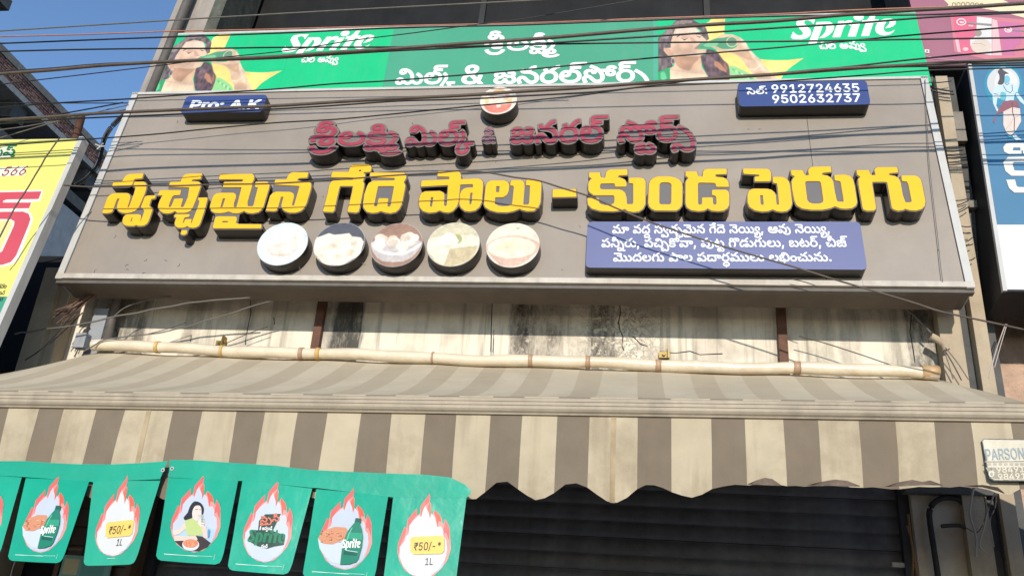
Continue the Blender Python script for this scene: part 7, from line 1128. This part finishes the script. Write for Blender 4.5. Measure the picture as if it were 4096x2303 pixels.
W_ = [
 ([(0, 125), (1100, 57), (2100, 4), (2300, -6)], 4.4, 4.4, 2.6, WIREG, 'topmost grey overhead wire leaving the picture at its top edge'),
 ([(0, 146), (700, 127), (1100, 117), (2100, 93), (3100, 57), (3680, 33), (4096, 18)], 4.6, 4.6, 2.6, WIREO, 'orange brown overhead wire running along the top edge of the green banner'),
 ([(0, 174), (1100, 133), (1578, 114), (2100, 101), (3100, 66), (3670, 61), (4096, 47)], 4.5, 4.5, 3.2, WIRE, 'black overhead wire just below the top edge of the green banner'),
 ([(0, 208), (600, 196), (1100, 192), (1557, 189), (2100, 179), (3100, 166), (4096, 152)], 4.3, 4.3, 3.2, WIRE, 'nearly level black overhead wire crossing both drinking woman prints'),
 ([(0, 296), (428, 262), (1100, 228), (1557, 197), (2100, 159), (2600, 117), (3100, 84), (3638, 43), (4096, 15)], 4.25, 4.25, 6.9, WIREB, 'thick brown black cable slanting across the green banner'),
 ([(0, 288), (428, 256), (1100, 234), (1557, 205), (2100, 180), (3100, 113), (3700, 71), (4096, 50)], 4.35, 4.35, 3.6, WIRE, 'black wire twined with the thick cable over the green banner'),
 ([(0, 340), (642, 261), (1100, 210), (1428, 160), (1856, 107), (2100, 75), (2548, 0), (2620, -12)], 4.5, 4.5, 2.0, WIRE, 'steep thin black wire crossing the banner up to the top edge'),
 ([(0, 430), (500, 396), (1100, 357), (1557, 323), (2100, 281), (3100, 191), (4096, 103)], 4.4, 4.4, 3.0, WIRE, 'black wire through the white letters of the green banner'),
 ([(0, 480), (385, 455), (1100, 423), (1600, 396), (2100, 366), (2600, 331), (3100, 298), (3553, 265), (4096, 238)], 4.45, 4.45, 6.6, WIREB, 'thick brown black cable along the join of banner and grey signboard'),
 ([(0, 494), (334, 473), (1100, 437), (1600, 405), (2100, 386), (2428, 364), (2814, 317), (3100, 300), (3553, 271), (4096, 262)], 4.5, 4.5, 3.4, WIRE, 'black wire following the thick cable over the grey signboard top'),
 ([(0, 583), (600, 539), (1100, 492), (1600, 454), (2100, 407), (2557, 351), (3100, 324), (3681, 285), (4096, 270)], 4.55, 4.55, 2.8, WIRE, 'black wire just above the red letters of the grey signboard'),
 ([(0, 413), (260, 413), (514, 413)], 4.6, 5.35, 1.8, WIRE, 'short level wire ending at the top left corner of the grey signboard'),
 ([(0, 495), (250, 455), (492, 411)], 4.6, 5.35, 2.4, WIRE, 'short rising wire ending at the top left corner of the grey signboard'),
 ([(0, 552), (250, 480), (390, 448), (514, 420)], 4.6, 5.3, 2.0, WIREG, 'grey wire rising from the yellow signboard to the grey signboard corner'),
 ([(0, 520), (110, 505), (300, 470), (503, 439)], 4.62, 5.3, 1.8, WIREG, 'second grey wire rising to the left edge of the grey signboard'),
 ([(2996, 308), (3330, 275), (3681, 236), (4096, 199)], 4.6, 4.6, 3.2, WIRE, 'black wire from the phone number box to the maroon poster'),
]
for p, a, b, r_, mt_, lb in W_: wire(p, a, b, r_, mt_, lb, cat='cable' if r_ > 6 else 'wire')
# cable lying in front of the yellow letters
wire([(255, 741), (400, 746), (720, 744), (1056, 735), (1400, 715), (1700, 694), (1827, 685), (1960, 692), (2155, 723), (2357, 786), (2609, 892), (2900, 988), (3189, 1072), (3553, 1180), (3767, 1246), (4096, 1318)], 4.70, 4.60, 3.4, WIREB, 'sagging black cable crossing the yellow letters and the lower blue name box', 'sagging_cable', None, 'cable', ext=False)
wire([(-20, 975), (0, 945), (60, 830), (115, 745), (165, 660), (200, 605), (237, 553)], 4.4, 4.4, 2.6, WIREB, 'thin brown wire running diagonally down over the yellow signboard', 'diagonal_wire', None, ext=False)
mb = MB(); tp_ = [(505, 452), (470, 480), (435, 520), (415, 560), (405, 600), (395, 640), (375, 680), (340, 715), (300, 738)]
for k in range(3): mb.tube(smoothpts([aty(x+k*5-4, y+k*4, 5.45+.03*k) for x, y in tp_], 4), .0095-.002*k, 7)
cb = mb.build('cable_bundle', WIRE, None, True, loc=aty(400, 590, 5.45)); tag(cb, 'bundle of black cables hanging between the brick house and the grey signboard', 'cable')
tie = MB()
for dx, dy in ((-22, -8), (20, 0), (-14, 12), (10, -12)): tie.tube([aty(402, 586, 5.40), aty(402+dx, 586+dy, 5.38)], .006, 6)
tie.build('plastic_tie', FRAMEM, cb)
LB = [([(60, 1335), (116, 1327), (250, 1308), (385, 1284), (480, 1262), (557, 1250), (650, 1232), (749, 1211), (860, 1200), (1000, 1190)], 5.0, 3.2, WIREG, 'grey cable slanting across the dark gap below the signboard left end'),
      ([(336, 1404), (411, 1361), (530, 1343), (642, 1331), (760, 1302), (856, 1271), (980, 1235), (1100, 1200)], 5.05, 2.6, WIREG, 'thin cable looping up from the left end of the cream roll'),
      ([(454, 1267), (490, 1236), (535, 1216), (610, 1196), (685, 1188)], 5.1, 2.0, WIREG, 'short thin curved wire under the left end of the grey signboard'),
      ([(100, 1440), (160, 1400), (230, 1330), (317, 1224)], 5.0, 2.2, WIRE, 'dark wire rising from the awning corner to the brown rods'),
      ([(190, 1380), (260, 1320), (330, 1250)], 5.05, 2.0, WIRE, 'dark wire beside the left concrete column'),
      ([(590, 1336), (660, 1318), (745, 1290)], 5.2, 1.6, WIREB, 'hair thin wire against the pale wall at left'),
      ([(905, 1372), (990, 1335), (1070, 1306)], 5.22, 1.6, WIREB, 'hair thin wire above the small rusty bracket'),
      ([(3195, 1344), (3300, 1372), (3450, 1420), (3570, 1462)], 5.2, 2.2, WIREB, 'thin brown wire slanting over the pale wall right of the brown strut'),
      ([(3165, 1116), (3220, 1128), (3275, 1147)], 4.85, 2.0, WIREB, 'short wire under the lower blue name box'),
      ([(1969, 1205), (1966, 1290), (1963, 1406)], 5.24, 2.0, WIRE, 'vertical black wire in the middle of the stained wall'),
      ([(1975, 1320), (1973, 1370), (1971, 1408)], 5.24, 1.6, WIREG, 'vertical grey wire in the middle of the stained wall'),
      ([(3612, 1220), (3665, 1270), (3724, 1331)], 5.2, 4.0, PIPEM, 'dark conduit slanting up left of the bent elbow pipe'),
      ([(3775, 1400), (3795, 1455), (3812, 1515)], 5.15, 2.0, WIREG, 'leftmost of three wires fanning down from the elbow pipe'),
      ([(3778, 1398), (3812, 1455), (3846, 1520)], 5.15, 2.4, WIREB, 'middle wire of three fanning down from the elbow pipe'),
      ([(3782, 1390), (3830, 1450), (3874, 1518)], 5.15, 2.0, WIREG, 'rightmost of three wires fanning down from the elbow pipe'),
      ([(4022, 1295), (3985, 1400), (3955, 1510)], 5.2, 2.0, CLEARF, 'pale string stretched over the pink wall, left of two'),
      ([(4028, 1295), (4000, 1390), (3978, 1470)], 5.2, 1.6, CLEARF, 'pale string stretched over the pink wall, right of two'),
      ([(60, 2245), (48, 2280), (38, 2330)], 4.6, 1.8, CLEARF, 'thin white wire in the dark at the bottom left corner')]
for p, y_, r_, mt_, lb in LB: wire(p, y_, y_, r_, mt_, lb, 'loose_wire', 'loose wires on the building', ext=False)
mb = MB(); mb.tube(smoothpts([aty(x, y, 5.2) for x, y in ((3724, 1345), (3735, 1350), (3755, 1362), (3775, 1378), (3785, 1400))], 4), .022, 10); tag(mb.build('elbow_pipe', BEIGE, None, True), 'short cream elbow pipe sticking out of the damp corner at right', 'pipe')
mb = MB(); mb.tube([aty(470, 1185, 5.24), aty(425, 1375, 5.24)], .03, 12); tag(mb.build('grey_pipe', PIPEM, None, True), 'grey vertical pipe above the left end of the cream roll', 'pipe')
mb = MB(); a_ = aty(400, 1250, 5.22); mb.box((a_[0]-.03, 5.2, 3.35), (a_[0]+.07, 5.225, 3.72)); tag(mb.build('grey_plank', GREYW), 'grey plank leaning beside the pipe at the left end of the roll', 'plank')
mb = MB(); a_ = aty(340, 1370, 5.15); mb.box((a_[0]-.045, 5.1, a_[2]-.05), (a_[0]+.03, 5.16, a_[2]+.05)); tag(mb.build('junction_box', GREYW), 'small grey junction box at the left end of the cream roll', 'junction box')
rods = MB()
for k in range(22):
    x1, y1 = 345+rng.normal(0, 10), 1192+rng.normal(0, 7); x0, y0 = 232+rng.uniform(-25, 45), 1238+rng.uniform(0, 62)
    rods.tube([aty(x1+30, y1-20, 5.1), aty((x0+x1)/2, (y0+y1)/2+3, 5.1-.01*k/5), aty(x0, y0, 5.0)], .0035+.002*rng.random(), 5)
tag(rods.build('rod_bundle', [mat('rusty_rods', S(130, 104, 88), .8, .4, 40)], None, True), 'bundle of rusty rods and wires under the left end of the grey signboard', 'rods')
ORD = 'first second third fourth fifth sixth seventh eighth ninth tenth eleventh twelfth thirteenth fourteenth fifteenth'.split()
SH_ = [((3715, 330), (3805, 325)), ((3715, 346), (3812, 366)), ((3722, 361), (3815, 378)), ((3775, 590), (3855, 588)), ((3782, 604), (3852, 600)), ((3780, 622), (3862, 616)), ((3786, 632), (3862, 628)), ((3820, 803), (3880, 792)), ((3825, 822), (3876, 800)), ((3832, 850), (3878, 824)), ((3845, 905), (3892, 904)), ((3850, 930), (3884, 932)), ((3862, 966), (3890, 950)), ((3862, 980), (3892, 976)), ((3874, 1042), (3900, 1030))]
for k, (a, b) in enumerate(SH_):
    wire([a, ((a[0]+b[0])/2, (a[1]+b[1])/2+3), b], 5.15, 5.15, 3.0 if k in (1, 2, 4, 6) else 2.0, WIRE, 'short black cable between grey and blue signboards, %s from the top' % ORD[k], 'short_cable', 'short black cables between the grey and blue signboards', 'cable', ext=False)
